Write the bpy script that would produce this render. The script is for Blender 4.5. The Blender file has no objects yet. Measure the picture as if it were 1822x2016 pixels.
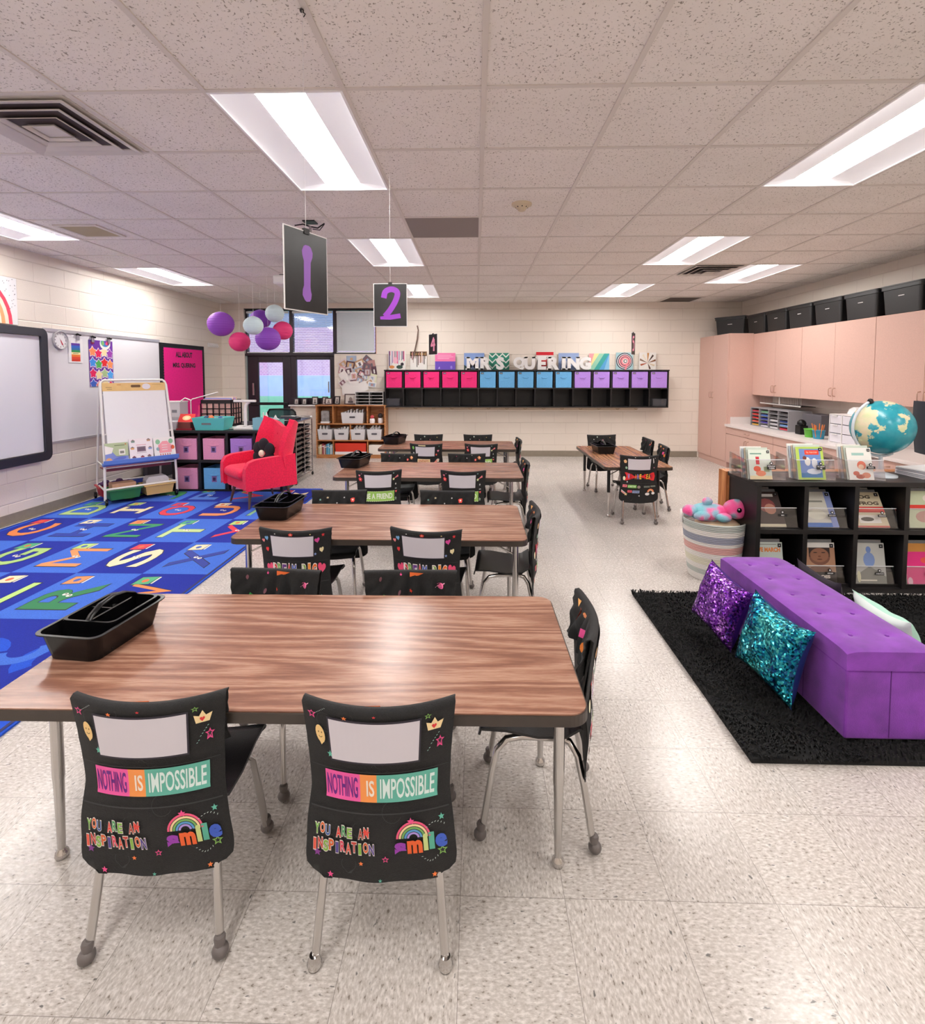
import bpy, bmesh, math, random
from math import sin, cos, pi, radians, sqrt, atan2, tan
from mathutils import Vector, Matrix
random.seed(7)
SC = bpy.context.scene
COL = SC.collection
CH = 2.76            # ceiling height
# ---------------------------------------------------------------- camera
F, CX, CY, EYE = 1010.0, 911.0, 790.0, 1.5
PITCH = math.atan(55/F); YAW = math.atan(26/F*cos(PITCH))
cam = bpy.data.cameras.new('camera'); camo = bpy.data.objects.new('camera', cam); COL.objects.link(camo)
camo.location = (0, 0, EYE); camo.rotation_euler = (pi/2-PITCH, 0, YAW)
cam.sensor_fit = 'HORIZONTAL'; cam.sensor_width = 36; cam.lens = 36*F/1822
cam.shift_x = 0; cam.shift_y = -(1008-CY)/1822; cam.clip_start = .05; cam.clip_end = 200
SC.camera = camo
_R = camo.rotation_euler.to_matrix()
def at(u, v, Y):
    """point on the plane y=Y seen at photo position (u,v)"""
    q = _R @ Vector(((u-CX)/F, -(v-CY)/F, -1)); return Vector((0, 0, EYE)) + q*(Y/q.y)
def atX(u, v, X):
    q = _R @ Vector(((u-CX)/F, -(v-CY)/F, -1)); return Vector((0, 0, EYE)) + q*(X/q.x)
# ---------------------------------------------------------------- materials
MATS = {}
def srgb(c):
    if isinstance(c, str):
        c = c.lstrip('#'); c = ''.join(k*2 for k in c) if len(c) == 3 else c; c = [int(c[i:i+2], 16)/255 for i in (0, 2, 4)]
    return tuple(((x/12.92) if x <= .04045 else ((x+.055)/1.055)**2.4) for x in c)
def pm(name, col, rough=.5, metal=0, noise=0, nscale=20, bump=0, bscale=60, spec=.5, sheen=0, trans=0, emit=0, coat=0, alpha=1):
    if name in MATS: return MATS[name]
    m = bpy.data.materials.new(name); m.use_nodes = True; nt = m.node_tree; b = nt.nodes['Principled BSDF']
    c = srgb(col)
    b.inputs['Base Color'].default_value = (*c, 1); b.inputs['Roughness'].default_value = rough
    b.inputs['Metallic'].default_value = metal; b.inputs['Specular IOR Level'].default_value = spec
    if sheen: b.inputs['Sheen Weight'].default_value = sheen; b.inputs['Sheen Roughness'].default_value = .5
    if coat: b.inputs['Coat Weight'].default_value = coat; b.inputs['Coat Roughness'].default_value = .12
    if trans: b.inputs['Transmission Weight'].default_value = trans
    if alpha < 1: b.inputs['Alpha'].default_value = alpha
    if emit: b.inputs['Emission Color'].default_value = (*c, 1); b.inputs['Emission Strength'].default_value = emit
    tc = nt.nodes.new('ShaderNodeTexCoord')
    if noise:
        n = nt.nodes.new('ShaderNodeTexNoise'); n.inputs['Scale'].default_value = nscale; n.inputs['Detail'].default_value = 4
        nt.links.new(tc.outputs['Object'], n.inputs['Vector'])
        r = nt.nodes.new('ShaderNodeMapRange'); r.inputs[1].default_value = .3; r.inputs[2].default_value = .7
        r.inputs[3].default_value = 1-noise; r.inputs[4].default_value = 1+noise
        nt.links.new(n.outputs[0], r.inputs[0])
        mx = nt.nodes.new('ShaderNodeVectorMath'); mx.operation = 'SCALE'; mx.inputs[0].default_value = c
        nt.links.new(r.outputs[0], mx.inputs['Scale']); nt.links.new(mx.outputs[0], b.inputs['Base Color'])
    if bump:
        n = nt.nodes.new('ShaderNodeTexNoise'); n.inputs['Scale'].default_value = bscale; n.inputs['Detail'].default_value = 5
        nt.links.new(tc.outputs['Object'], n.inputs['Vector'])
        bp = nt.nodes.new('ShaderNodeBump'); bp.inputs['Strength'].default_value = bump; bp.inputs['Distance'].default_value = .01
        nt.links.new(n.outputs[0], bp.inputs['Height']); nt.links.new(bp.outputs[0], b.inputs['Normal'])
    MATS[name] = m; return m
def ink(col, rough=.6): return pm('ink_'+col.lstrip('#')+('' if rough == .6 else str(rough)), col, rough)
class NT:
    """tiny helper for node graphs"""
    def __init__(s, name, rough=.5):
        s.m = bpy.data.materials.new(name); s.m.use_nodes = True; s.t = s.m.node_tree; s.b = s.t.nodes['Principled BSDF']
        s.b.inputs['Roughness'].default_value = rough; s.tc = s.t.nodes.new('ShaderNodeTexCoord'); MATS[name] = s.m
    def n(s, kind, ins=None, **kw):
        x = s.t.nodes.new('ShaderNode'+kind)
        for k, v in kw.items(): setattr(x, k, v)
        for k, v in (ins or {}).items():
            if hasattr(v, 'is_output') or isinstance(v, bpy.types.NodeSocket): s.t.links.new(v, x.inputs[k])
            else: x.inputs[k].default_value = v
        return x
    def l(s, a, b): s.t.links.new(a, b)
    def math(s, op, a, b=None, c=None):
        ins = {0: a}
        if b is not None: ins[1] = b
        if c is not None: ins[2] = c
        return s.n('Math', ins, operation=op).outputs[0]
    def ramp(s, fac, stops):
        r = s.n('ValToRGB', {0: fac}); e = r.color_ramp.elements
        while len(e) < len(stops): e.new(.5)
        for x, (p, c) in zip(e, stops): x.position = p; x.color = (*(srgb(c) if isinstance(c, str) else c), 1)
        return r.outputs[0]
    def mix(s, fac, a, b, mode='MIX'):
        x = s.t.nodes.new('ShaderNodeMix'); x.data_type = 'RGBA'; x.blend_type = mode
        for i, v in ((0, fac), (6, a), (7, b)):
            if isinstance(v, bpy.types.NodeSocket): s.t.links.new(v, x.inputs[i])
            else: x.inputs[i].default_value = v if i == 0 else ((*srgb(v), 1) if isinstance(v, str) else (*v, 1))
        return x.outputs[2]
    def bump(s, h, st=.3, d=.01):
        b = s.n('Bump', {'Height': h, 'Strength': st, 'Distance': d}); s.l(b.outputs[0], s.b.inputs['Normal'])
def m_floor():
    g = NT('vinyl_floor_tile', .3); o = g.tc.outputs['Object']
    xyz = g.n('SeparateXYZ', {0: o}); X, Y = xyz.outputs[0], xyz.outputs[1]
    fx = g.math('DIVIDE', g.math('ADD', X, .042+.2985*40), .2985); fy = g.math('DIVIDE', g.math('SUBTRACT', Y, 1.395-.302*40), .302)
    cx, cy = g.math('FLOOR', fx), g.math('FLOOR', fy)
    par = g.math('MODULO', g.math('ADD', cx, cy), 2)
    def spk(sx, sy, sc):
        mp = g.n('Mapping', {0: o, 3: (sx, sy, 1)}); return g.n('TexNoise', {'Vector': mp.outputs[0], 'Scale': sc, 'Detail': 2.5, 'Roughness': .55}).outputs[0]
    a = g.n('Mix', {0: par, 2: spk(1, .5, 130), 3: spk(.5, 1, 130)}).outputs[0]
    b = g.n('Mix', {0: par, 2: spk(1, .45, 75), 3: spk(.45, 1, 75)}).outputs[0]
    base = g.ramp(a, [(.30, '#8d8379'), (.37, '#bfb7b0'), (.5, '#cbc4be'), (.64, '#e0dad5')])
    dark = g.ramp(b, [(.27, (0, 0, 0)), (.345, (1, 1, 1))])
    col = g.mix(.75, base, g.mix(1, base, dark, 'MULTIPLY'))
    wn = g.n('TexWhiteNoise', {0: g.n('CombineXYZ', {0: cx, 1: cy}).outputs[0]}, noise_dimensions='3D').outputs[0]
    tint = g.n('MapRange', {0: wn, 3: .94, 4: 1.03}).outputs[0]
    col = g.n('VectorMath', {0: col, 'Scale': tint}, operation='SCALE').outputs[0]
    big = g.n('TexNoise', {'Vector': o, 'Scale': 1.3, 'Detail': 3}).outputs[0]
    col = g.n('VectorMath', {0: col, 'Scale': g.n('MapRange', {0: big, 1: .3, 2: .7, 3: .95, 4: 1.03}).outputs[0]}, operation='SCALE').outputs[0]
    ex = g.math('ABSOLUTE', g.math('SUBTRACT', g.math('FRACT', fx), .5)); ey = g.math('ABSOLUTE', g.math('SUBTRACT', g.math('FRACT', fy), .5))
    seam = g.math('GREATER_THAN', g.math('MAXIMUM', ex, ey), .4965)
    col = g.mix(g.math('MULTIPLY', seam, .55), col, '#6e655d')
    g.l(col, g.b.inputs['Base Color'])
    g.l(g.n('MapRange', {0: b, 1: .3, 2: .7, 3: .30, 4: .20}).outputs[0], g.b.inputs['Roughness'])
    w = g.n('TexNoise', {'Vector': o, 'Scale': 4, 'Detail': 2}).outputs[0]; g.bump(w, .12, .02)
    return g.m
def m_block(axis):
    g = NT('painted_block_wall_'+axis, .45); o = g.tc.outputs['Object']; xyz = g.n('SeparateXYZ', {0: o})
    h = xyz.outputs[0 if axis == 'x' else 1]; z = xyz.outputs[2]
    fz = g.math('DIVIDE', z, .204); row = g.math('FLOOR', fz)
    fh = g.math('ADD', g.math('DIVIDE', g.math('ADD', h, 20), .408), g.math('MULTIPLY', g.math('MODULO', row, 2), .5))
    ez = g.math('MULTIPLY', g.math('ABSOLUTE', g.math('SUBTRACT', g.math('FRACT', fz), .5)), .204)
    eh = g.math('MULTIPLY', g.math('ABSOLUTE', g.math('SUBTRACT', g.math('FRACT', fh), .5)), .408)
    jz = g.n('MapRange', {0: ez, 1: .094, 2: .101, 3: 1, 4: 0}).outputs[0]
    jh = g.n('MapRange', {0: eh, 1: .197, 2: .203, 3: 1, 4: 0}).outputs[0]
    j = g.math('MINIMUM', jz, g.math('ADD', g.math('MULTIPLY', jh, .6), .4))
    n = g.n('TexNoise', {'Vector': o, 'Scale': 90, 'Detail': 4}).outputs[0]
    hgt = g.math('ADD', j, g.math('MULTIPLY', n, .25))
    col = g.mix(j, '#e0d5ca', '#ebe1d6'); g.l(col, g.b.inputs['Base Color']); g.bump(hgt, .55, .006)
    return g.m
def m_tile():
    g = NT('acoustic_ceiling_tile', .9); o = g.tc.outputs['Object']
    def pits(sx, sy, sc, lo, hi):
        mp = g.n('Mapping', {0: o, 3: (sx, sy, 1)}); return g.ramp(g.n('TexNoise', {'Vector': mp.outputs[0], 'Scale': sc, 'Detail': 2}).outputs[0], [(lo, (0, 0, 0)), (hi, (1, 1, 1))])
    a = pits(1, .6, 75, .31, .35); b = pits(.7, 1, 140, .30, .36)
    ab = g.mix(1, a, b, 'MULTIPLY')
    n = g.n('TexNoise', {'Vector': o, 'Scale': 2.2, 'Detail': 3}).outputs[0]
    base = g.ramp(n, [(.3, '#ece6e0'), (.7, '#f3ede8')])
    f = g.n('TexNoise', {'Vector': o, 'Scale': 160, 'Detail': 2}).outputs[0]
    base = g.mix(.12, base, f, 'OVERLAY')
    g.l(g.mix(ab, '#a39a90', base), g.b.inputs['Base Color']); g.bump(ab, .6, .004)
    return g.m
def m_wood(name, c0, c1, c2, rough=.3, axis=0, sc=1.0):
    g = NT(name, rough); o = g.tc.outputs['Object']
    s = (.26, 3.0, 3.0) if axis == 0 else ((3.0, .26, 3.0) if axis == 1 else (3.0, 3.0, .26))
    mp = g.n('Mapping', {0: o, 3: tuple(k*sc for k in s)})
    n = g.n('TexNoise', {'Vector': mp.outputs[0], 'Scale': 2.6, 'Detail': 1.5, 'Roughness': .4}).outputs[0]
    rings = g.math('FRACT', g.math('MULTIPLY', n, 9.0))
    tri = g.math('ABSOLUTE', g.math('SUBTRACT', rings, .5))
    s2 = tuple(k*sc*9 for k in s); mp2 = g.n('Mapping', {0: o, 3: s2})
    fine = g.n('TexNoise', {'Vector': mp2.outputs[0], 'Scale': 5, 'Detail': 5, 'Roughness': .65}).outputs[0]
    v = g.math('ADD', g.math('MULTIPLY', tri, 1.1), g.math('MULTIPLY', g.math('SUBTRACT', fine, .5), 1.1))
    g.l(g.ramp(v, [(.02, c0), (.3, c1), (.62, c2)]), g.b.inputs['Base Color'])
    g.bump(fine, .06, .003); return g.m
def m_sequin(name, c1, c2, c3):
    g = NT(name, .22); o = g.tc.outputs['Object']
    v = g.n('TexVoronoi', {'Vector': o, 'Scale': 110}); rnd = v.outputs['Color']
    n = g.n('TexNoise', {'Vector': o, 'Scale': 7, 'Detail': 2}).outputs[0]
    sep = g.n('SeparateColor', {0: rnd})
    t = g.math('ADD', g.math('MULTIPLY', sep.outputs[0], .35), g.math('MULTIPLY', n, .75))
    g.l(g.ramp(t, [(.3, c1), (.52, c2), (.8, c3)]), g.b.inputs['Base Color'])
    g.b.inputs['Metallic'].default_value = .85
    geo = g.n('NewGeometry'); off = g.n('VectorMath', {0: rnd, 1: (.5, .5, .5)}, operation='SUBTRACT').outputs[0]
    off = g.n('VectorMath', {0: off, 'Scale': .9}, operation='SCALE').outputs[0]
    s = g.n('VectorMath', {0: geo.outputs['Normal'], 1: off}, operation='ADD').outputs[0]
    nn = g.n('VectorMath', {0: s}, operation='NORMALIZE').outputs[0]; g.l(nn, g.b.inputs['Normal']); return g.m
def m_thin(name, col, tint_fac=.12, rough=.05, gl=.09):
    m = bpy.data.materials.new(name); m.use_nodes = True; t = m.node_tree; t.nodes.remove(t.nodes['Principled BSDF'])
    o = t.nodes['Material Output']; c = srgb(col)
    tr = t.nodes.new('ShaderNodeBsdfTransparent'); tr.inputs[0].default_value = tuple(1-tint_fac+tint_fac*x for x in c)+(1,)
    gs = t.nodes.new('ShaderNodeBsdfGlossy'); gs.inputs['Roughness'].default_value = rough
    fr = t.nodes.new('ShaderNodeLayerWeight'); fr.inputs[0].default_value = .25
    mp = t.nodes.new('ShaderNodeMapRange'); mp.inputs[3].default_value = gl; mp.inputs[4].default_value = .6
    t.links.new(fr.outputs['Fresnel'], mp.inputs[0])
    mx = t.nodes.new('ShaderNodeMixShader'); t.links.new(mp.outputs[0], mx.inputs[0]); t.links.new(tr.outputs[0], mx.inputs[1]); t.links.new(gs.outputs[0], mx.inputs[2])
    t.links.new(mx.outputs[0], o.inputs[0]); MATS[name] = m; return m
def m_frost(name, col, a=.45):
    m = bpy.data.materials.new(name); m.use_nodes = True; t = m.node_tree; b = t.nodes['Principled BSDF']; o = t.nodes['Material Output']
    b.inputs['Base Color'].default_value = (*srgb(col), 1); b.inputs['Roughness'].default_value = .25
    tr = t.nodes.new('ShaderNodeBsdfTransparent'); mx = t.nodes.new('ShaderNodeMixShader'); mx.inputs[0].default_value = 1-a
    t.links.new(b.outputs[0], mx.inputs[1]); t.links.new(tr.outputs[0], mx.inputs[2]); t.links.new(mx.outputs[0], o.inputs[0]); MATS[name] = m; return m
def m_emit(name, col, st):
    m = bpy.data.materials.new(name); m.use_nodes = True; b = m.node_tree.nodes['Principled BSDF']
    b.inputs['Base Color'].default_value = (*srgb(col), 1); b.inputs['Emission Color'].default_value = (*srgb(col), 1); b.inputs['Emission Strength'].default_value = st
    MATS[name] = m; return m
FLOOR = m_floor(); WALLX = m_block('x'); WALLY = m_block('y'); TILE = m_tile()
TBAR = pm('ceiling_grid_bar', '#dcd5ce', .5)
BASEB = pm('rubber_baseboard', '#8f8577', .5, noise=.05)
LAM = m_wood('walnut_laminate', '#815848', '#986d59', '#b58d78', .27, 0)
LAMY = m_wood('walnut_laminate_turned', '#8a5d42', '#a06f4f', '#b88a68', .27, 1)
EDGE = pm('dark_edge_band', '#3c342e', .4, noise=.1, nscale=30)
CHROME = pm('chrome_tube', '#c9c6c4', .16, 1)
CHROME2 = pm('satin_steel', '#b4aeaa', .3, .9)
BLKP = pm('black_moulded_plastic', '#18181a', .38, noise=.15, nscale=150, bump=.15, bscale=300)
BLKG = pm('glossy_black_plastic', '#0a0a0c', .26, spec=.35)
BLK = pm('black_paint', '#141214', .4)
BLKW = pm('black_laminate_shelf', '#131012', .42, noise=.15, nscale=60)
GREYR = pm('grey_rubber_glide', '#6b6462', .4)
CLOTH = pm('black_woven_cloth', '#161617', .8, noise=.35, nscale=180, bump=.35, bscale=500, sheen=.06)
WHITE = pm('white_plastic', '#ece9e8', .35)
PAPER = pm('white_paper', '#eceaec', .6)
WFRAME = pm('white_painted_metal', '#e8e4e0', .35)
PINKB = pm('pink_fabric_bin', '#ec2c7c', .85, noise=.12, nscale=120, bump=.3, bscale=300)
BLUEB = pm('blue_fabric_bin', '#6cb2e6', .85, noise=.12, nscale=120, bump=.3, bscale=300)
LILACB = pm('lilac_fabric_bin', '#b38ae0', .85, noise=.12, nscale=120, bump=.3, bscale=300)
ROSEB = pm('rose_fabric_bin', '#eb9fc2', .85, noise=.12, nscale=120, bump=.3, bscale=300)
CAB = pm('peach_laminate_cabinet', '#d6b0a3', .42, noise=.04, nscale=90)
CABS = pm('cabinet_carcass_edge', '#d8a898', .45)
COUNTER = pm('pale_countertop', '#e6ddda', .3, noise=.04, nscale=150)
GOLDN = pm('brushed_nickel_pull', '#c9a898', .3, .8)
HOTP = pm('hot_pink_velvet', '#ee0d48', .75, noise=.12, nscale=60, bump=.2, bscale=250, sheen=.12)
PURV = pm('purple_velvet', '#7f32a6', .8, noise=.22, nscale=11, bump=.25, bscale=300, sheen=.22)
OAK = m_wood('honey_oak', '#a5683c', '#bd7e4c', '#cf9562', .4, 0, 1.5)
SHAG = pm('black_shag_pile', '#0d0d0e', .9, noise=.5, nscale=9)
GLASS = m_thin('window_glass', '#cfc8ff', .25)
ACRYL = m_thin('clear_acrylic', '#f4f2ff', .1, .04, .045)
FROST = m_frost('frosted_plastic', '#f2f0f3', .78)
DARKF = pm('dark_bronze_frame', '#2a1d28', .4)
BLIND = pm('blind_slat', '#e9ecee', .45)
TEAL = pm('teal_plastic', '#5cc4c0', .4)
# ---------------------------------------------------------------- mesh builder
class MB:
    def __init__(s): s.v = []; s.f = []; s.fm = []; s.fs = []; s.mats = []
    def mi(s, m):
        if m not in s.mats: s.mats.append(m)
        return s.mats.index(m)
    def add(s, vs, fs, mat, smooth=False, T=None):
        o = len(s.v); k = s.mi(mat)
        s.v += [tuple(T @ Vector(v)) if T is not None else tuple(v) for v in vs]
        s.f += [[i+o for i in f] for f in fs]; s.fm += [k]*len(fs); s.fs += [smooth]*len(fs); return s
    def box(s, x0, x1, y0, y1, z0, z1, mat, T=None):
        return s.add([(x0, y0, z0), (x1, y0, z0), (x1, y1, z0), (x0, y1, z0), (x0, y0, z1), (x1, y0, z1), (x1, y1, z1), (x0, y1, z1)],
                     [(0, 3, 2, 1), (4, 5, 6, 7), (0, 1, 5, 4), (1, 2, 6, 5), (2, 3, 7, 6), (3, 0, 4, 7)], mat, False, T)
    def frustum(s, x0, x1, y0, y1, z0, z1, g, mat, T=None, open_top=False, wall=0):
        """box whose top is g wider on each side; with wall: an open tub"""
        def ring(o, z, e): return [(x0-e+o, y0-e+o, z), (x1+e-o, y0-e+o, z), (x1+e-o, y1+e-o, z), (x0-e+o, y1+e-o, z)]
        if not wall:
            vs = ring(0, z0, 0)+ring(0, z1, g); fs = [(0, 3, 2, 1), (4, 5, 6, 7)]+[(i, (i+1) % 4, 4+(i+1) % 4, 4+i) for i in range(4)]
        else:
            vs = ring(0, z0, 0)+ring(0, z1, g)+ring(wall, z1, g)+ring(wall, z0+wall, 0)
            fs = [(0, 3, 2, 1), (12, 13, 14, 15)]
            for a in (0, 4, 8): fs += [(a+i, a+(i+1) % 4, a+4+(i+1) % 4, a+4+i) for i in range(4)]
        return s.add(vs, fs, mat, False, T)
    def rings(s, rs, mat, smooth=True, close=True, c0=True, c1=True, T=None):
        n = len(rs[0]); vs = [p for r in rs for p in r]; fs = []
        for i in range(len(rs)-1):
            for j in range(n if close else n-1):
                k = (j+1) % n; fs.append((i*n+j, i*n+k, (i+1)*n+k, (i+1)*n+j))
        s.add(vs, fs, mat, smooth, T)
        if close and c0: s.add(rs[0], [tuple(range(n))[::-1]], mat, False, T)
        if close and c1: s.add(rs[-1], [tuple(range(n))], mat, False, T)
        return s
    def tube(s, pts, r, mat, n=10, closed=False, caps=True, T=None, flat=1):
        pts = [Vector(p) for p in pts]; N = len(pts); rs = r if isinstance(r, (list, tuple)) else [r]*N
        tg = []
        for i in range(N):
            a = pts[(i-1) % N] if (closed or i > 0) else pts[0]; b = pts[(i+1) % N] if (closed or i < N-1) else pts[-1]
            tg.append((b-a).normalized())
        up = Vector((0, 0, 1)) if abs(tg[0].z) < .9 else Vector((1, 0, 0))
        nrm = (up - tg[0]*up.dot(tg[0])).normalized(); out = []
        for i in range(N):
            nrm = (nrm - tg[i]*nrm.dot(tg[i])); nrm = nrm.normalized() if nrm.length > 1e-6 else tg[i].orthogonal().normalized()
            bn = tg[i].cross(nrm)
            out.append([tuple(pts[i]+nrm*cos(2*pi*k/n)*rs[i]*flat+bn*sin(2*pi*k/n)*rs[i]) for k in range(n)])
        if closed: out.append(out[0]); return s.rings(out, mat, True, True, False, False, T)
        return s.rings(out, mat, True, True, caps, caps, T)
    def lathe(s, prof, mat, n=20, T=None, c=(0, 0), smooth=True):
        rs = [[(c[0]+r*cos(2*pi*k/n), c[1]+r*sin(2*pi*k/n), z) for k in range(n)] for r, z in prof]
        return s.rings(rs, mat, smooth, True, True, True, T)
    def ball(s, c, r, mat, n=16, sq=(1, 1, 1), T=None):
        rs = [[(c[0]+r*sq[0]*sin(pi*i/(n//2))*cos(2*pi*k/n), c[1]+r*sq[1]*sin(pi*i/(n//2))*sin(2*pi*k/n), c[2]-r*sq[2]*cos(pi*i/(n//2))) for k in range(n)] for i in range(n//2+1)]
        rs[0] = [(c[0], c[1], c[2]-r*sq[2])]*n; rs[-1] = [(c[0], c[1], c[2]+r*sq[2])]*n
        return s.rings(rs, mat, True, True, False, False, T)
    def prism(s, out, d0, d1, mat, T=None, ax='z', smooth=False):
        """2D outline extruded along an axis (z: (x,y), y: (x,z), x: (y,z))"""
        def p(a, b, d): return (a, b, d) if ax == 'z' else ((a, d, b) if ax == 'y' else (d, a, b))
        n = len(out); vs = [p(a, b, d0) for a, b in out]+[p(a, b, d1) for a, b in out]
        s.add(vs, [(i, (i+1) % n, n+(i+1) % n, n+i) for i in range(n)], mat, smooth, T)
        return s.add(vs, [tuple(range(n))[::-1], tuple(range(n, 2*n))], mat, False, T)
    def shell(s, fn, nu, nv, th, mat, T=None, smooth=True):
        """curved sheet fn(u,v), u,v in 0..1, given thickness th along its normal"""
        P = [[Vector(fn(i/nu, j/nv)) for j in range(nv+1)] for i in range(nu+1)]
        Q = []
        for i in range(nu+1):
            row = []
            for j in range(nv+1):
                du = P[min(i+1, nu)][j]-P[max(i-1, 0)][j]; dv = P[i][min(j+1, nv)]-P[i][max(j-1, 0)]
                nn = du.cross(dv); nn = nn.normalized() if nn.length > 1e-9 else Vector((0, 0, 1)); row.append(P[i][j]+nn*th)
            Q.append(row)
        w = nv+1; vs = [tuple(p) for r in P for p in r]+[tuple(p) for r in Q for p in r]; o = (nu+1)*w; fs = []
        for i in range(nu):
            for j in range(nv):
                a, b, c, d = i*w+j, (i+1)*w+j, (i+1)*w+j+1, i*w+j+1; fs += [(a, d, c, b), (o+a, o+b, o+c, o+d)]
        s.add(vs, fs, mat, smooth, T); es = []
        for i in range(nu): a, b = i*w, (i+1)*w; es.append((a, b, o+b, o+a)); a, b = i*w+nv, (i+1)*w+nv; es.append((b, a, o+a, o+b))
        for j in range(nv): a, b = j, j+1; es.append((b, a, o+a, o+b)); a, b = nu*w+j, nu*w+j+1; es.append((a, b, o+b, o+a))
        return s.add(vs, es, mat, False, T)
    def build(s, name, parent=None, loc=None, rz=0, bevel=0, sub=0, **tags):
        me = bpy.data.meshes.new(name); me.from_pydata(s.v, [], s.f)
        for m in s.mats: me.materials.append(m)
        me.polygons.foreach_set('material_index', s.fm); me.polygons.foreach_set('use_smooth', s.fs); me.update()
        o = bpy.data.objects.new(name, me); COL.objects.link(o)
        if parent: o.parent = parent
        if loc: o.location = loc
        if rz: o.rotation_euler = (0, 0, rz)
        if bevel:
            b = o.modifiers.new('bevel', 'BEVEL'); b.width = bevel; b.segments = 2; b.limit_method = 'ANGLE'; b.angle_limit = radians(40)
        if sub:
            b = o.modifiers.new('subdivision', 'SUBSURF'); b.levels = sub; b.render_levels = sub
        for k, v in tags.items(): o[k] = v
        return o
def rrect(x0, x1, y0, y1, r, n=5):
    o = []
    for cx, cy, a in ((x1-r, y0+r, -90), (x1-r, y1-r, 0), (x0+r, y1-r, 90), (x0+r, y0+r, 180)):
        for i in range(n+1): t = radians(a+90*i/n); o.append((cx+r*cos(t), cy+r*sin(t)))
    return o
def thing(name, label, cat, loc=(0, 0, 0), rz=0, group=None):
    o = bpy.data.objects.new(name, None); COL.objects.link(o); o.location = loc; o.rotation_euler = (0, 0, rz)
    o['label'] = label; o['category'] = cat; o.empty_display_size = .1
    if group: o['group'] = group
    return o
def tag(o, label, cat, group=None):
    o['label'] = label; o['category'] = cat
    if group: o['group'] = group
    return o
def struct(mb, name, **kw): o = mb.build(name, **kw); o['kind'] = 'structure'; return o
def dup(root, loc, rz=None, label=None, group=None, scale=None):
    def cp(o, par):
        c = o.copy(); COL.objects.link(c)
        if par: c.parent = par
        for ch in KIDS(o): cp(ch, c)
        return c
    r = cp(root, None); r.location = loc
    if rz is not None: r.rotation_euler = (0, 0, rz)
    if scale: r.scale = scale
    if label: r['label'] = label
    if group: r['group'] = group
    return r
def KIDS(o): return [c for c in COL.objects if c.parent == o]
# ---------------------------------------------------------------- flat artwork
_TX = {}
def text_mesh(s, bold=0.0, ext=0.0):
    k = (s, bold, ext)
    if k not in _TX:
        cu = bpy.data.curves.new('lettering', 'FONT'); cu.body = s; cu.size = 1; cu.offset = bold; cu.resolution_u = 3; cu.extrude = ext
        cu.align_x = 'CENTER'; ob = bpy.data.objects.new('lettering', cu); COL.objects.link(ob); bpy.context.view_layer.update()
        dg = bpy.context.evaluated_depsgraph_get(); me = bpy.data.meshes.new_from_object(ob.evaluated_get(dg))
        vs = [tuple(v.co) for v in me.vertices]; fs = [tuple(p.vertices) for p in me.polygons]
        bpy.data.objects.remove(ob); bpy.data.curves.remove(cu); bpy.data.meshes.remove(me)
        if vs:
            xs = [v[0] for v in vs]; ys = [v[1] for v in vs]; bb = (min(xs), max(xs), min(ys), max(ys))
        else: bb = (0, 1, 0, 1)
        _TX[k] = (vs, fs, bb)
    return _TX[k]
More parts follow.
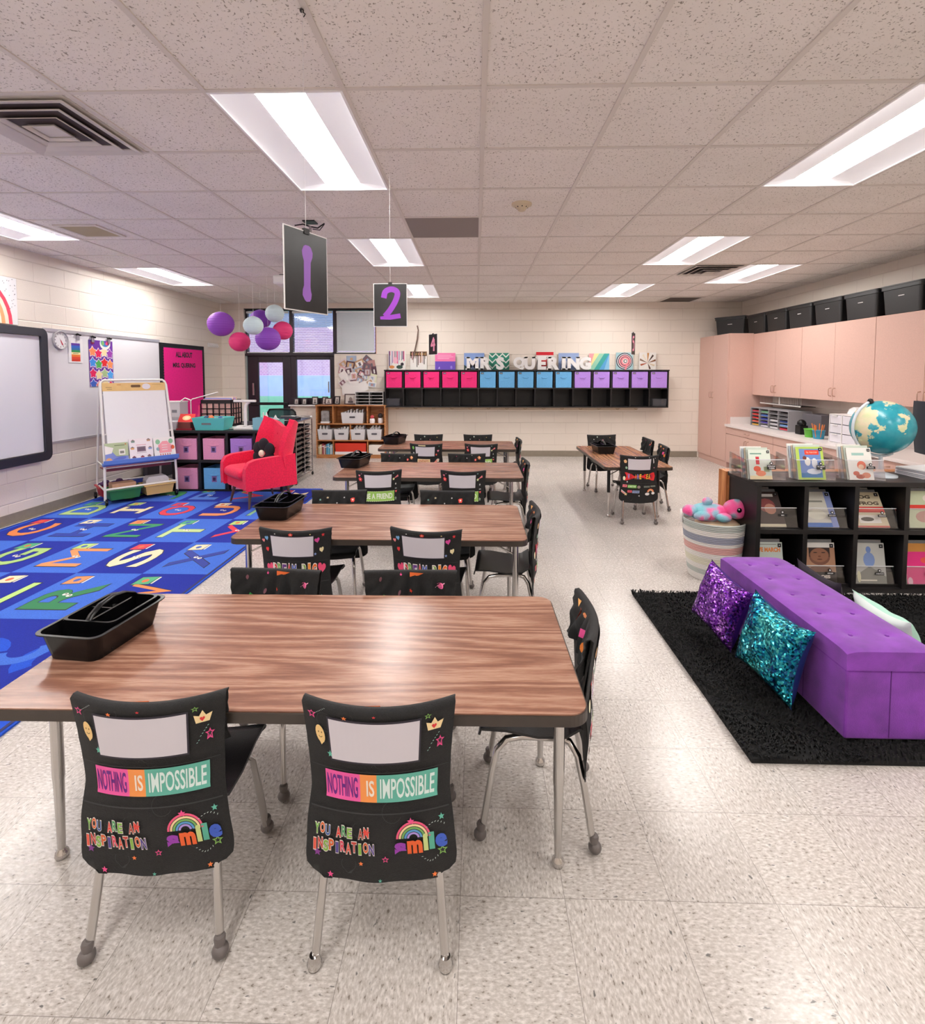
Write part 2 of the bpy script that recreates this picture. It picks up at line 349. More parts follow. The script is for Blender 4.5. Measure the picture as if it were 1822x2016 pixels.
class Art:
    def __init__(s): s.i = []
    def mesh(s, vs, fs, col, h): s.i.append((vs, fs, col if not isinstance(col, str) else ink(col), h)); return s
    def rect(s, x0, y0, x1, y1, col, h=1, nx=1, ny=1):
        vs = [(x0+(x1-x0)*i/nx, y0+(y1-y0)*j/ny) for i in range(nx+1) for j in range(ny+1)]
        fs = [(i*(ny+1)+j, (i+1)*(ny+1)+j, (i+1)*(ny+1)+j+1, i*(ny+1)+j+1) for i in range(nx) for j in range(ny)]
        return s.mesh(vs, fs, col, h)
    def poly(s, pts, col, h=1, fan=False):
        n = len(pts)
        if not fan: return s.mesh(list(pts), [tuple(range(n))], col, h)
        c = (sum(p[0] for p in pts)/n, sum(p[1] for p in pts)/n); return s.mesh(list(pts)+[c], [(i, (i+1) % n, n) for i in range(n)], col, h)
    def ell(s, cx, cy, rx, ry, col, h=1, n=16, rot=0):
        c, d = cos(rot), sin(rot); return s.poly([(cx+rx*cos(2*pi*k/n)*c-ry*sin(2*pi*k/n)*d, cy+rx*cos(2*pi*k/n)*d+ry*sin(2*pi*k/n)*c) for k in range(n)], col, h)
    def star(s, cx, cy, r, col, h=1, k=5, inner=.45, rot=0, hollow=False):
        p = [(cx+(r if i % 2 == 0 else r*inner)*sin(pi*i/k+rot), cy+(r if i % 2 == 0 else r*inner)*cos(pi*i/k+rot)) for i in range(2*k)]
        s.poly(p, col, h, True)
        if hollow: s.star(cx, cy, r*.55, '#1c1c1e', h+1, k, inner, rot)
        return s
    def heart(s, cx, cy, r, col, h=1, rot=0):
        p = []
        for i in range(20):
            t = 2*pi*i/20; x = 16*sin(t)**3/17*r; y = (13*cos(t)-5*cos(2*t)-2*cos(3*t)-cos(4*t))/17*r
            p.append((cx+x*cos(rot)-y*sin(rot), cy+x*sin(rot)+y*cos(rot)))
        n = len(p); return s.mesh(p+[(cx, cy)], [(i, (i+1) % n, n) for i in range(n)], col, h)
    def arc(s, cx, cy, r0, r1, a0, a1, col, h=1, n=14):
        vs = []; 
        for i in range(n+1):
            t = a0+(a1-a0)*i/n; vs += [(cx+r0*cos(t), cy+r0*sin(t)), (cx+r1*cos(t), cy+r1*sin(t))]
        return s.mesh(vs, [(2*i, 2*i+1, 2*i+3, 2*i+2) for i in range(n)], col, h)
    def flower(s, cx, cy, r, c1, c2, h=1):
        for k in range(5): s.ell(cx+r*.6*cos(2*pi*k/5+.3), cy+r*.6*sin(2*pi*k/5+.3), r*.45, r*.45, c1, h, 8)
        return s.ell(cx, cy, r*.3, r*.3, c2, h+1, 8)
    def text(s, t, cx, cy, hgt, col, h=1, bold=.02, w=None, rot=0):
        vs, fs, (a, b, c, d) = text_mesh(t, bold); sy = hgt/max(d-c, .01); sx = (w/(b-a)) if w else sy; cr, sr = cos(rot), sin(rot)
        q = []
        for v in vs:
            x = (v[0]-(a+b)/2)*sx; y = (v[1]-(c+d)/2)*sy; q.append((cx+x*cr-y*sr, cy+x*sr+y*cr))
        return s.mesh(q, fs, col, h)
    def letters(s, t, cx, cy, hgt, w, cols, h=1, bold=.03, outline=None, wob=0):
        n = len(t); p = w/n; k = 0
        for i, ch in enumerate(t):
            if ch == ' ': continue
            x = cx-w/2+p*(i+.5); dy = wob*hgt*(1 if i % 2 else -1); ww = p*(.5 if ch in 'I1il' else .86)
            if outline: s.text(ch, x, cy+dy, hgt*1.16, outline, h, bold+.05, ww*1.16)
            s.text(ch, x, cy+dy, hgt, cols[k % len(cols)], h+1, bold, ww); k += 1
        return s
    def emit(s, mb, fn, step=.0004):
        for vs, fs, m, h in s.i:
            P = [fn(v[0], v[1], h*step) for v in vs]; mb.add(P, fs, m)
        return mb
def plane(o, ux, uy):
    o, ux, uy = Vector(o), Vector(ux).normalized(), Vector(uy).normalized(); n = ux.cross(uy)
    return lambda x, y, h: tuple(o+ux*x+uy*y+n*h)
def RZ(a, loc=(0, 0, 0)): return Matrix.Translation(loc) @ Matrix.Rotation(a, 4, 'Z')
# ================================================================ room
XL, XR, YB, YF = -4.62, 4.7, 9.25, -3.6
struct(MB().box(XL-.15, XR+.15, YF-.15, YB+.15, -.12, 0, FLOOR), 'floor')
# fixtures sit in whole ceiling cells (two cells deep)
TS = .625; GX, GY = .035, 2.33
def cell(ix, iy): return GX+TS*ix, GY+TS*iy
LIGHTS = [(-2, 0), (-2, 4), (-2, 8), (3, 0), (3, 4), (3, 8), (-7, 2), (-7, 6), (5, 6), (-2, -4), (3, -4), (-2, -8), (3, -8), (-7, -2), (-7, -6), (6, -3)]  # entries with a negative row are unseen fixtures, added to light the room
HOLES = set()
for a, b in LIGHTS: HOLES |= {(a, b), (a, b+1)}
c = MB(); 
for ix in range(-8, 9):
    for iy in range(-10, 13):
        if (ix, iy) in HOLES: continue
        x, y = cell(ix, iy); x0, x1 = max(x, XL), min(x+TS, XR); y0, y1 = max(y, YF), min(y+TS, YB)
        if x1 > x0 and y1 > y0: c.box(x0, x1, y0, y1, CH, CH+.02, TILE)
for ix in range(-7, 8):
    x = GX+TS*ix; y = YF
    c.box(x-.012, x+.012, YF, YB, CH-.006, CH, TBAR)
for iy in range(-9, 12):
    y = GY+TS*iy
    skip = [(GX+TS*a, GX+TS*(a+1)) for a, b in LIGHTS if b+1 == iy]; xs = [XL]+[q for s_ in sorted(skip) for q in s_]+[XR]
    for i in range(0, len(xs), 2): c.box(xs[i], xs[i+1], y-.012, y+.012, CH-.005, CH, TBAR)
c.box(XL-.1, XR+.1, YF-.1, YB+.1, CH+.25, CH+.3, TILE)
struct(c, 'ceiling')
# back wall with the opening of door and windows
WX0, WX1, WXM = -4.2, -1.79, -2.56; WT, WS = 2.67, 1.85
b = MB(); b.box(XL-.15, WX0, YB, YB+.2, 0, CH+.25, WALLX); b.box(WX1, XR+.15, YB, YB+.2, 0, CH+.25, WALLX)
b.box(WX0, WX1, YB, YB+.2, WT, CH+.25, WALLX); b.box(WXM, WX1, YB, YB+.2, 0, WS, WALLX); b.box(-3.38, WXM, YB, YB+.2, 0, .93, WALLX)
struct(b, 'wall_back')
struct(MB().box(XL-.15, XL, YF, YB, 0, CH+.25, WALLY), 'wall_left')
struct(MB().box(XR, XR+.15, YF, YB, 0, CH+.25, WALLY), 'wall_right')
struct(MB().box(XL-.15, XR+.15, YF-.15, YF, 0, CH+.25, WALLX), 'wall_front')
for nm, bx in (('baseboard_back', (-1.55, 3.97, YB-.008, YB)), ('baseboard_left', (XL, XL+.008, YF, YB)), ('baseboard_right', (XR-.008, XR, YF, .4)), ('baseboard_front', (XL, XR, YF, YF+.008))):
    struct(MB().box(bx[0], bx[1], bx[2], bx[3], 0, .105, BASEB).box(bx[0], bx[1]+(.008 if 'left' in nm else 0), bx[2]-(.008 if 'back' in nm else 0), bx[3], 0, .012, BASEB), nm)
# windows and door: dark frames
def wframe(mb, x0, x1, z0, z1, t=.05, y=YB+.06, d=.07, m=DARKF):
    mb.box(x0, x0+t, y, y+d, z0, z1, m).box(x1-t, x1, y, y+d, z0, z1, m).box(x0+t, x1-t, y, y+d, z0, z0+t, m).box(x0+t, x1-t, y, y+d, z1-t, z1, m)
def blind(par, x0, x1, z0, z1, y, tilt, gap=.026):
    m = MB(); m.box(x0, x1, y-.02, y+.02, z1-.035, z1, BLIND)
    z = z1-.05
    while z > z0+.02:
        T = Matrix.Translation(((x0+x1)/2, y, z)) @ Matrix.Rotation(tilt, 4, 'X'); m.box(-(x1-x0)/2+.004, (x1-x0)/2-.004, -.0125, .0125, -.0006, .0006, BLIND, T); z -= gap
    m.box(x0, x1, y-.014, y+.014, z0, z0+.018, BLIND)
    for f in (.15, .85): xx = x0+(x1-x0)*f; m.box(xx-.001, xx+.001, y-.016, y-.014, z0, z1, WHITE)
    m.build('window_blind', par)
wx = [WX0, -3.36, WXM, WX1]
for i in range(3):
    f = MB(); wframe(f, wx[i], wx[i+1], WS, WT, .035); o = struct(f, 'window_%d' % (i+1))
    MB().box(wx[i]+.03, wx[i+1]-.03, YB+.09, YB+.094, WS+.03, WT-.03, GLASS).build('window_pane', o)
    blind(o, wx[i]+.04, wx[i+1]-.04, WS+.02, WT-.05, YB+.03, radians(62 if i == 2 else 14), .022 if i == 2 else .03)
f = MB(); wframe(f, -3.38, WXM, .93, WS, .1); f.box(-3.38, WXM, YB+.05, YB+.15, .93, 1.05, DARKF); o = struct(f, 'window_4', bevel=.006)
MB().box(-3.29, WXM-.09, YB+.09, YB+.094, 1.04, WS-.09, GLASS).build('window_pane', o)
MB().box(WXM-.13, WXM-.115, YB+.03, YB+.06, 1.15, 1.35, CHROME2).build('window_latch', o)
f = MB(); f.box(-3.39, WXM+.02, YB-.08, YB+.06, .905, .93, WHITE); struct(f, 'trim_1', bevel=.004)
f = MB(); f.box(WX0, WX1, YB+.0, YB+.06, WT-.012, WT, BLK).box(WX0, WXM, YB+.01, YB+.14, WS-.03, WS+.01, DARKF).box(WX1-.012, WX1, YB-.004, YB+.1, WS, WT, CABS); struct(f, 'trim_2')
f = MB(); x0, x1 = WX0+.02, -3.38
f.box(x0, x0+.2, YB+.06, YB+.11, 0, WS-.03, DARKF).box(x1-.15, x1, YB+.06, YB+.11, 0, WS-.03, DARKF).box(x0+.2, x1-.15, YB+.06, YB+.11, WS-.15, WS-.03, DARKF).box(x0+.2, x1-.15, YB+.06, YB+.11, 0, .14, DARKF)
o = struct(f, 'door_1', bevel=.004)
MB().box(x0+.19, x1-.14, YB+.08, YB+.086, .13, WS-.14, GLASS).build('door_pane', o)
f = MB(); f.box(x0+.1, x0+.13, YB+.02, YB+.06, 1.1, 1.32, CHROME2); f.box(x0+.05, x1-.05, YB+.02, YB+.05, .92, .97, BLK); f.build('door_handle', o, bevel=.004)
# outdoors: lawn, paving, neighbouring brick building
LAWN = pm('lawn_grass', '#7fd8a0', .9, noise=.2, nscale=6)
pvg = NT('outdoor_brick_wall', .8)
br = pvg.n('TexBrick', {'Vector': pvg.n('Mapping', {0: pvg.tc.outputs['Object'], 2: (pi/2, 0, 0)}).outputs[0], 'Scale': 2.2, 'Color1': (*srgb('#c9a0bd'), 1), 'Color2': (*srgb('#b98cb4'), 1), 'Mortar': (*srgb('#dcc8dc'), 1), 'Mortar Size': .03})
pvg.l(br.outputs[0], pvg.b.inputs['Base Color'])
struct(MB().box(-30, 12, YB+.25, 34, -.12, -.02, LAWN), 'ground_lawn')
g = MB().box(-30, 14, 34.6, 35.2, -.2, 1.35, pm('pale_blue_rendered_plinth', '#a9bfe4', .8, noise=.06, nscale=2)).box(-30, 14, 34.7, 35.2, 1.35, 4.6, pvg.m)
tag(g.build('brick_building'), 'purple-pink brick building with pale blue base seen through the door glass', 'building')
# ================================================================ lights
EM = m_emit('fluorescent_diffuser', '#fffcf8', 16.0); PAN = pm('white_enamel_reflector', '#f6f5f6', .45); EM2 = m_emit('side_diffuser_glow', '#fbfaff', .1)
lw, ll = TS-.034, 2*TS-.034
root = thing('ceiling_light', 'large recessed ceiling light fully in view, nearest one above the frontmost table', 'light fixture', (0, 0, 0), 0, 'recessed ceiling light fixtures')
f = MB(); W, L, z1 = lw/2, ll/2, .11
f.box(-W-.012, -W, -L-.012, L+.012, -.008, z1, PAN).box(W, W+.012, -L-.012, L+.012, -.008, z1, PAN).box(-W, W, -L-.012, -L, -.008, z1, PAN).box(-W, W, L, L+.012, -.008, z1, PAN).box(-W, W, -L, L, z1, z1+.01, PAN)
f.build('housing', root)
f = MB()
for s_ in (-1, 1):
    pr = [(s_*W, .0), (s_*W*.85, .012), (s_*W*.6, .02), (s_*.118, .024)]
    f.rings([[(a, -L+.002, z) for a, z in pr], [(a, L-.002, z) for a, z in pr]], EM2, True, False)
for s_ in (-1, 1): f.rings([[(-W, s_*L, .001), (W, s_*L, .001)], [(-W*.8, s_*(L-.05), .03), (W*.8, s_*(L-.05), .03)]], EM2, False, False)
f.build('reflector', root)
pr = [(.117*cos(pi*i/8), .026+.03*sin(pi*i/8)) for i in range(9)]
f = MB(); f.rings([[(a, -L+.03, z) for a, z in pr], [(a, L-.03, z) for a, z in pr]], EM, True, False); f.add([(a, -L+.03, z) for a, z in pr], [tuple(range(9))], EM); f.add([(a, L-.03, z) for a, z in pr], [tuple(range(9))[::-1]], EM)
f.build('diffuser', root)
LL = {(-2, 0): None, (-2, 4): 'recessed ceiling light behind the first one, left of the hanging number 2 sheet top', (-2, 8): 'small far recessed ceiling light half hidden by the number 2 sheet',
      (3, 0): 'large recessed ceiling light cut off by the upper right edge of the photo', (3, 4): 'recessed ceiling light at right, above and left of the dark slotted vent', (3, 8): 'smallest recessed ceiling light in front of the far wall, right of the middle',
      (-7, 2): 'recessed ceiling light at the left edge, near the plain square grille', (-7, 6): 'recessed ceiling light along the left wall above the whiteboard', (5, 6): 'recessed ceiling light farthest right, just beyond the slotted vent'}
for a, bb in LIGHTS:
    x, y = cell(a, bb); loc = (x+TS/2, y+TS, CH)
    if (a, bb) == (-2, 0): root.location = loc; continue
    dup(root, loc, 0, LL.get((a, bb), 'unseen recessed ceiling light added for room lighting, above and behind the viewer'))
# vents and grilles
VENT = pm('vent_enamel', '#d3ccc6', .45); VDK = pm('dark_duct', '#4a4042', .7)
def diffuser(x, y, s, label, h=.03):
    r = thing('ceiling_vent', label, 'ceiling vent', (x, y, CH), 0, 'ceiling vents')
    f = MB().box(-s, s, -s, s, -.006, -.001, VENT); f.build('backing', r)
    k = 4
    for i in range(k):
        a, b2 = s*(1-.23*i)-.01, s*(1-.23*i)*.87-.014; f = MB(); z0 = -.008-h*.15*i
        for q in range(4):
            T = Matrix.Rotation(q*pi/2, 4, 'Z')
            f.add([(-a, -a, z0-.012), (a, -a, z0-.012), (b2, -b2, z0), (-b2, -b2, z0), (-a, -a, z0-.016), (a, -a, z0-.016), (b2, -b2, z0-.004), (-b2, -b2, z0-.004)], [(0, 1, 2, 3), (7, 6, 5, 4), (4, 5, 1, 0)], VENT, False, T)
        f.build('louver_ring', r)
        a2 = b2*1.0; MB().box(-a2, a2, -a2, a2, -.0075-h*.15*i, -.0065-h*.15*i, VDK if i < k-1 else VENT).build('slot', r)
    return r
x, y = cell(-4, 0); diffuser(x+TS/2-.02, y+TS/2, .3, 'large square ceiling air diffuser with nested louvers at upper left', .03)
x, y = cell(4, 6); diffuser(x+TS/2, y+TS/2, .3, 'slotted square ceiling air diffuser between two lights at right', .05)
def grille(ix, iy, label, col, s=.28, kind='return_grille'):
    x, y = cell(ix, iy); r = thing(kind, label, 'ceiling grille', (x+TS/2, y+TS/2, CH))
    MB().box(-s, s, -s, -s+.03, -.012, 0, VENT).box(-s, s, s-.03, s, -.012, 0, VENT).box(-s, -s+.03, -s+.03, s-.03, -.012, 0, VENT).box(s-.03, s, -s+.03, s-.03, -.012, 0, VENT).build('frame', r)
    f = MB().box(-s+.03, s-.03, -s+.03, s-.03, -.005, -.001, col)
    k = -s+.04
    while k < s-.035: f.box(-s+.03, s-.03, k, k+.004, -.011, -.005, col); k += .02
    f.build('mesh', r); return r
GD = pm('grey_grille', '#8d8480', .6); GB = pm('beige_grille', '#c2b6a0', .6)
grille(-6, 3, 'small plain beige ceiling grille between the two left lights', GB, .19)
grille(5, 10, 'dark ceiling grille against the far wall at right', pm('dark_grille', '#6e655f', .6), .29)
r = MB().box(-.3, .3, -.3, .3, -.004, .0, GD); o = r.build('ceiling_panel', loc=(cell(-1, 3)[0]+TS/2, cell(-1, 3)[1]+TS/2, CH)); tag(o, 'flat dark grey panel filling one ceiling cell near the middle', 'ceiling panel')
CRM = pm('cream_plastic', '#d8c8ac', .5)
r = thing('smoke_detector', 'cream round smoke detector on the ceiling', 'smoke detector', (.34, 3.9, CH))
MB().lathe([(.075, 0), (.075, -.012), (.06, -.018), (.058, -.018)], CRM, 28).build('base', r)
f = MB().lathe([(.05, -.014), (.045, -.03), (.03, -.036), (.028, -.05), (.02, -.055)], CRM, 24)
for k in range(8): f.box(.036, .046, -.004, .004, -.032, -.024, BLK, Matrix.Rotation(k*pi/4, 4, 'Z'))
f.build('sensor_head', r)
# ================================================================ tables
def table(x0, x1, y0, y1, h, lam, label, insets, black_upper=False, rz=0):
    cx, cy = (x0+x1)/2, (y0+y1)/2; W, D = (x1-x0)/2, (y1-y0)/2
    r = thing('classroom_table', label, 'table', (cx, cy, 0), rz, 'wood-topped classroom tables')
    MB().prism(rrect(-W+.004, W-.004, -D+.004, D-.004, .05, 7), h-.004, h, lam).build('tabletop', r)
    MB().prism(rrect(-W, W, -D, D, .054, 7), h-.032, h-.0035, EDGE).build('edge_band', r, bevel=.002)
    ix, ny, fy = insets
    for sx in (-1, 1):
        for sy, iy in ((-1, ny), (1, fy)):
            lx, ly = sx*(W-ix), sy*(D-iy)
            u = BLK if black_upper else CHROME
            f = MB().tube([(lx, ly, h-.034), (lx, ly, .26)], .017, u, 14).lathe([(.02, h-.05), (.045, h-.04), (.045, h-.033)], u, 14, c=(lx, ly))
            f.tube([(lx, ly, .28), (lx, ly, .22), (lx, ly, .03)], [.0165, .0145, .011], CHROME, 14)
            lg = f.build('leg', r)
            MB().lathe([(.004, 0), (.017, .0), (.02, .008), (.018, .018), (.011, .026), (.009, .034)], CHROME, 14, c=(lx, ly)).build('foot_glide', lg)
            MB().tube([(lx, ly, h-.12), (lx-sx*.16, ly, h-.034)], .005, CHROME, 6).build('brace', r)
    return r
def stretch(o): return o
TABS = [table(-1.33, .297, 1.275, 1.985, .62, LAM, 'frontmost brown wood-grain table in the foreground, with the largest black caddy', (.045, .215, .09), rz=radians(.5)),
        table(-1.325, .28, 2.66, 3.40, .62, LAM, 'second brown wood-grain table, behind the frontmost one, near the alphabet rug', (.06, .12, .1)),
        table(-1.225, .41, 4.28, 5.04, .62, LAM, 'third brown wood-grain table of the row, between the second and the farthest', (.1, .14, .1)),
        table(-1.15, .475, 5.92, 6.65, .62, LAM, 'farthest brown wood-grain table of the row, in front of the oak bookcase', (.1, .14, .1)),
        table(1.3, 1.99, 5.14, 6.66, .56, LAMY, 'brown wood-grain table standing alone end-on at right with black upper legs', (.09, .2, .14), True)]
# ================================================================ chairs
def seatfn(u, v):
    # v 0..1 from the front lip to the rear bend
    k = v*5; pts = [(.185, .325), (.178, .352), (.10, .352), (0, .338), (-.09, .345), (-.135, .375)]; i = min(int(k), 4); t = k-i
    y = pts[i][0]*(1-t)+pts[i+1][0]*t; z = pts[i][1]*(1-t)+pts[i+1][1]*t
    w = .172-.012*v; x = (2*u-1); rr = .03 if v < .12 else 0
    return (x*(w-rr*(1-v/.12)*.6), y, z+.012*x*x)
def backfn(u, v):
    k = v*4; pts = [(-.135, .375), (-.152, .43), (-.165, .52), (-.18, .62), (-.19, .675)]; i = min(int(k), 3); t = k-i
    y = pts[i][0]*(1-t)+pts[i+1][0]*t; z = pts[i][1]*(1-t)+pts[i+1][1]*t
    x = 2*u-1; w = [.14, .132, .15, .162, .155]; w = w[i]*(1-t)+w[i+1]*t
    return (x*w, y+.03*x*x*min(1, v*2), z)
def make_chair(glide, gname):
    r = thing('classroom_chair', '', 'chair', (0, 0, 0), 0, 'black plastic classroom chairs')
    MB().shell(lambda u, v: seatfn(v, u), 15, 12, .007, BLKP).build('seat', r)
    MB().shell(lambda u, v: backfn(u, v), 12, 12, .007, BLKP).build('backrest', r)
    for sx in (-1, 1):
        fr = MB().tube([(sx*.165, .178, .02), (sx*.15, .145, .22), (sx*.145, .13, .29), (sx*.138, .10, .322), (sx*.13, .05, .33), (sx*.125, -.09, .332)], .011, CHROME, 12).build('leg', r)
        rr = MB().tube([(sx*.165, -.175, .02), (sx*.15, -.145, .2), (sx*.14, -.125, .29), (sx*.13, -.10, .325), (sx*.115, -.04, .333), (sx*.112, .05, .333)], .011, CHROME, 12).build('leg', r)
        for lg, yy in ((fr, .182), (rr, -.179)):
            if gname == 'rubber': MB().ball((sx*.167, yy, .018), .021, glide, 14, (1, 1, .85)).lathe([(.012, .022), (.015, .05), (.0125, .055)], glide, 12, c=(sx*.1655, yy*.985)).build('foot_glide', lg)
            else: MB().lathe([(.006, 0), (.016, .001), (.019, .012), (.014, .026), (.012, .034)], glide, 14, c=(sx*.166, yy)).build('foot_glide', lg)
    MB().box(-.125, .125, -.008, .012, .318, .324, CHROME2).build('crossbar', r)
    return r
# chair pockets: cloth slipped over the backrest, with a name window and printed art
def wprof(z):      # half width by height
    pts = [(.21, .190), (.27, .194), (.37, .186), (.45, .176), (.55, .180), (.68, .192)]
    if z <= pts[0][0]: return pts[0][1]
    for (a, b), (c_, d) in zip(pts, pts[1:]):
        if z <= c_: return b+(d-b)*(z-a)/(c_-a)
    return pts[-1][1]
def yprof(z): return -.158-.045*max(0, z-.3)/.4-.012*math.exp(-((z-.36)/.08)**2)
def cov_back(x, s, off=0):
    """x metres across, s metres below the top edge -> point on the outer back face"""
    z = .68-s; u = x/.18; e = min(1, max(0, (z-.22)/.25)); y = yprof(z)+.036*u*u*(.35+.65*e)
    zz = z+.012*u*u*(1 if s < .1 else .3)+(.010*(abs(u)-1)*1 if z < .24 else 0)
    return (u*wprof(z), y-off, zz)
def cover_mesh(seed, wr=.004, flap=.15):
    rnd = random.Random(seed); ph = [rnd.uniform(0, 6.28) for _ in range(4)]
    def fn(u, v):
        x = (2*u-1)
        if v < .68:
            s = .465*(1-v/.68); xx = x*.18
            if s > .425: xx *= 1-.35*((s-.425)/.04)**3*abs(x)**8
            p = cov_back(xx, s); w = wr*.4*sin(9*x+ph[0]+12*s)*(s/.465); return (p[0], p[1]-w, p[2])
        t = (v-.68)/.32; p = cov_back(x*.178, 0)
        if t < .12: return (p[0], p[1]+.026*(t/.12), p[2]+.004*sin(pi*t/.12))
        s = (t-.12)/.88*flap; q = cov_back(x*.176, s)
        fold = wr*4.2*(sin(11*x/(.35+s*4)+ph[1])+.5*sin(17*x*(1+2*s)+ph[2]))*(s/flap)**.7*(1-.6*abs(x)**3)
        return (q[0], q[1]+.026+.012*(s/flap)+fold, q[2]-.004*sin(4*x+ph[3])*(1-s/flap))
    m = MB().shell(lambda a, b_: fn(b_, a), 46, 22, .003, CLOTH); return m, fn
def smap(y):
    t = [(-1, -1), (0, 0), (.028, .021), (.118, .138), (.193, .166), (.234, .24), (.29, .305), (.365, .39), (.43, .464)]
    for (a, b), (c_, d) in zip(t, t[1:]):
        if y <= c_: return b+(d-b)*(y-a)/(c_-a)
    return y+.034
def fbfn(x, y, h): p = cov_back(x, smap(y)); return (p[0], p[1]-.0046-h, p[2])
RED, PK, OR, YL, GN, TL, BL, PU, CRV, WH, LIME = '#e2383c', '#ee4f93', '#f4803f', '#efd58f', '#86b95a', '#63b9a4', '#4e7fd4', '#8b3aa6', '#f3dcae', '#eceaea', '#b9d77c'
def A_():
    a = Art()
    # y measured down from the top edge, so lettering uses a flipped copy
    return a
class Flip(Art):
    def rect(s, x0, y0, x1, y1, col, h=1, nx=1, ny=6): return Art.rect(s, x0, y0, x1, y1, col, h, max(nx, 4), ny)
    """art in (x across, y up from the hem); emitted onto the cover"""
    def put(s, mb): return s.emit(mb, lambda x, y, h: fbfn(x, .43-y, h), .00035)
def pocket_hems(a):
    a.rect(-.172, .249, .172, .2525, '#38383b', 1, 20, 1).rect(-.173, .168, .173, .171, '#333336', 1, 20, 1).rect(-.172, .2525, .172, .256, '#050505', 1, 20, 1)
    q = random.Random(8)
    for k in range(16): x, y, rr, t0 = q.uniform(-.14, .14), q.uniform(.03, .41), q.uniform(.012, .03), q.uniform(0, 6); a.arc(x, y, rr, rr+.0012, t0, t0+q.uniform(2, 4.5), '#343437', .6+.02*k, 10)
def stars(a, L, seed=0):
    for x, y, r, c_, hl in L: a.star(x, y, r, c_, 2, hollow=hl)
def art_nothing():
    a = Flip(); pocket_hems(a)
    a.rect(-.135, .196, -.045, .237, '#f05ba8', 2, 8).rect(-.045, .196, -.003, .237, '#f79a50', 2, 4).rect(-.003, .196, .148, .237, '#62b5a3', 2, 12)
    a.text('NOTHING', -.091, .2165, .031, '#6d1f86', 3, .02, .08).text('IS', -.019, .2165, .024, '#f3e6d8', 3, .02, .02).text('IMPOSSIBLE', .073, .2165, .030, '#dff1ee', 3, .015, .135)
    c_ = ['#7bbf4c', '#ea6b2e', '#4468b0', '#e8483e', '#58a86c', '#8cc152', '#b04a3a', '#ef4d3c']
    a.letters('YOU ARE AN', -.091, .123, .026, .135, c_, 2, .03, '#e9e2dc', .08).letters('INSPIRATION', -.088, .081, .03, .152, ['#ef5f4a', '#d9453a', '#8fc24f', '#e6682d', '#5c4a9c', '#ea4b66'], 2, .03, '#e9e2dc', .08)
    for i, c2 in enumerate(['#ef5c86', '#f6d9a8', '#79b464', '#5b9ed6', '#b59ae6']): a.arc(.082, .109, .041-.0065*i-.005, .041-.0065*i, 0, pi, c2, 2, 16)
    x = .036
    for ch, c2, w in (('s', '#a03cb8', .028), ('m', '#f2672c', .036), ('i', '#cfdf92', .012), ('l', '#5cb79e', .013), ('e', '#3f63cf', .028)):
        hh = .047 if ch in 'il' else .037; a.text(ch, x+w/2, .082+(hh-.037)/2+(x-.05)*.12, hh, c2, 3, .06, w); x += w+.002
    stars(a, [(-.155, .40, .011, PK, True), (-.075, .407, .007, OR, False), (-.005, .42, .005, RED, False), (.118, .405, .009, GN, True), (.15, .345, .011, PK, True), (-.118, .325, .008, TL, False), (.078, .15, .009, PK, False), (.152, .15, .008, TL, False), (-.03, .125, .010, RED, False), (.013, .052, .009, PK, True), (.148, .066, .013, GN, True), (-.045, .04, .006, OR, False), (-.15, .058, .01, '#8b3a9a', False), (-.12, .012, .008, PK, False), (.13, .012, .007, OR, False), (0, .008, .005, TL, False)])
    a.ell(-.139, .36, .0115, .019, '#f2cd8c', 2, 18, .15).ell(-.143, .364, .0015, .002, '#7a5a2a', 3, 8).ell(-.135, .364, .0015, .002, '#7a5a2a', 3, 8).arc(-.139, .358, .004, .0055, pi+.4, 2*pi-.4, '#7a5a2a', 3, 6)
    a.poly([(.12, .372), (.115, .39), (.125, .384), (.134, .398), (.143, .384), (.155, .39), (.149, .372)], '#f3d9a4', 2, True).heart(.134, .380, .006, RED, 3)
    for k in range(7): a.ell(.10+.006*k, .055-.012*sin(k*.5), .0025, .0008, '#c9d4d0', 2, 6, .3*k); a.ell(-.145+.004*k, .405+.004*k, .002, .0008, '#b9c4c0', 2, 6, .5*k); a.ell(.115+.007*k, .132+.01*sin(k*.5), .0025, .0008, '#c9d4d0', 2, 6, .2*k); a.ell(.122+.004*k, .333+.005*k, .0022, .0008, '#9cc9c0', 2, 6, .5)
    return a
def art_dream():
    a = Flip(); pocket_hems(a)
    a.letters('DREAM BIG', 0, .215, .036, .235, [RED, '#7fb35a', '#6b3a8c', '#df3d49', '#4a66c0', '#8db35c', '#f0953a', '#ee7430'], 2, .045, '#f0e6e2', .03)
    a.heart(-.135, .218, .02, '#f0507c', 2, .2).heart(.14, .218, .021, '#f0507c', 2, -.2)
    for x, y, r, c_ in ((-.138, .385, .011, '#79b0de'), (.118, .38, .013, '#d6489c'), (.14, .34, .011, '#efe0b0'), (-.158, .372, .009, '#ef8a8f'), (-.14, .34, .009, RED)): a.heart(x, y, r, c_, 2, .2)
    stars(a, [(-.09, .412, .005, WH, False), (.085, .41, .005, YL, False), (.145, .4, .009, RED, False), (.11, .325, .007, '#8aa0d8', False), (-.12, .15, .008, YL, False), (.06, .13, .009, PK, True), (.13, .1, .009, TL, False), (-.05, .09, .008, OR, True)])
    a.flower(-.01, .413, .011, '#d63c34', '#f5e6c0', 2).text('REACH FOR', -.08, .12, .022, '#f2c84b', 2, .03, .11).text('THE STARS', -.08, .09, .022, '#f2c84b', 2, .03, .11)
    return a
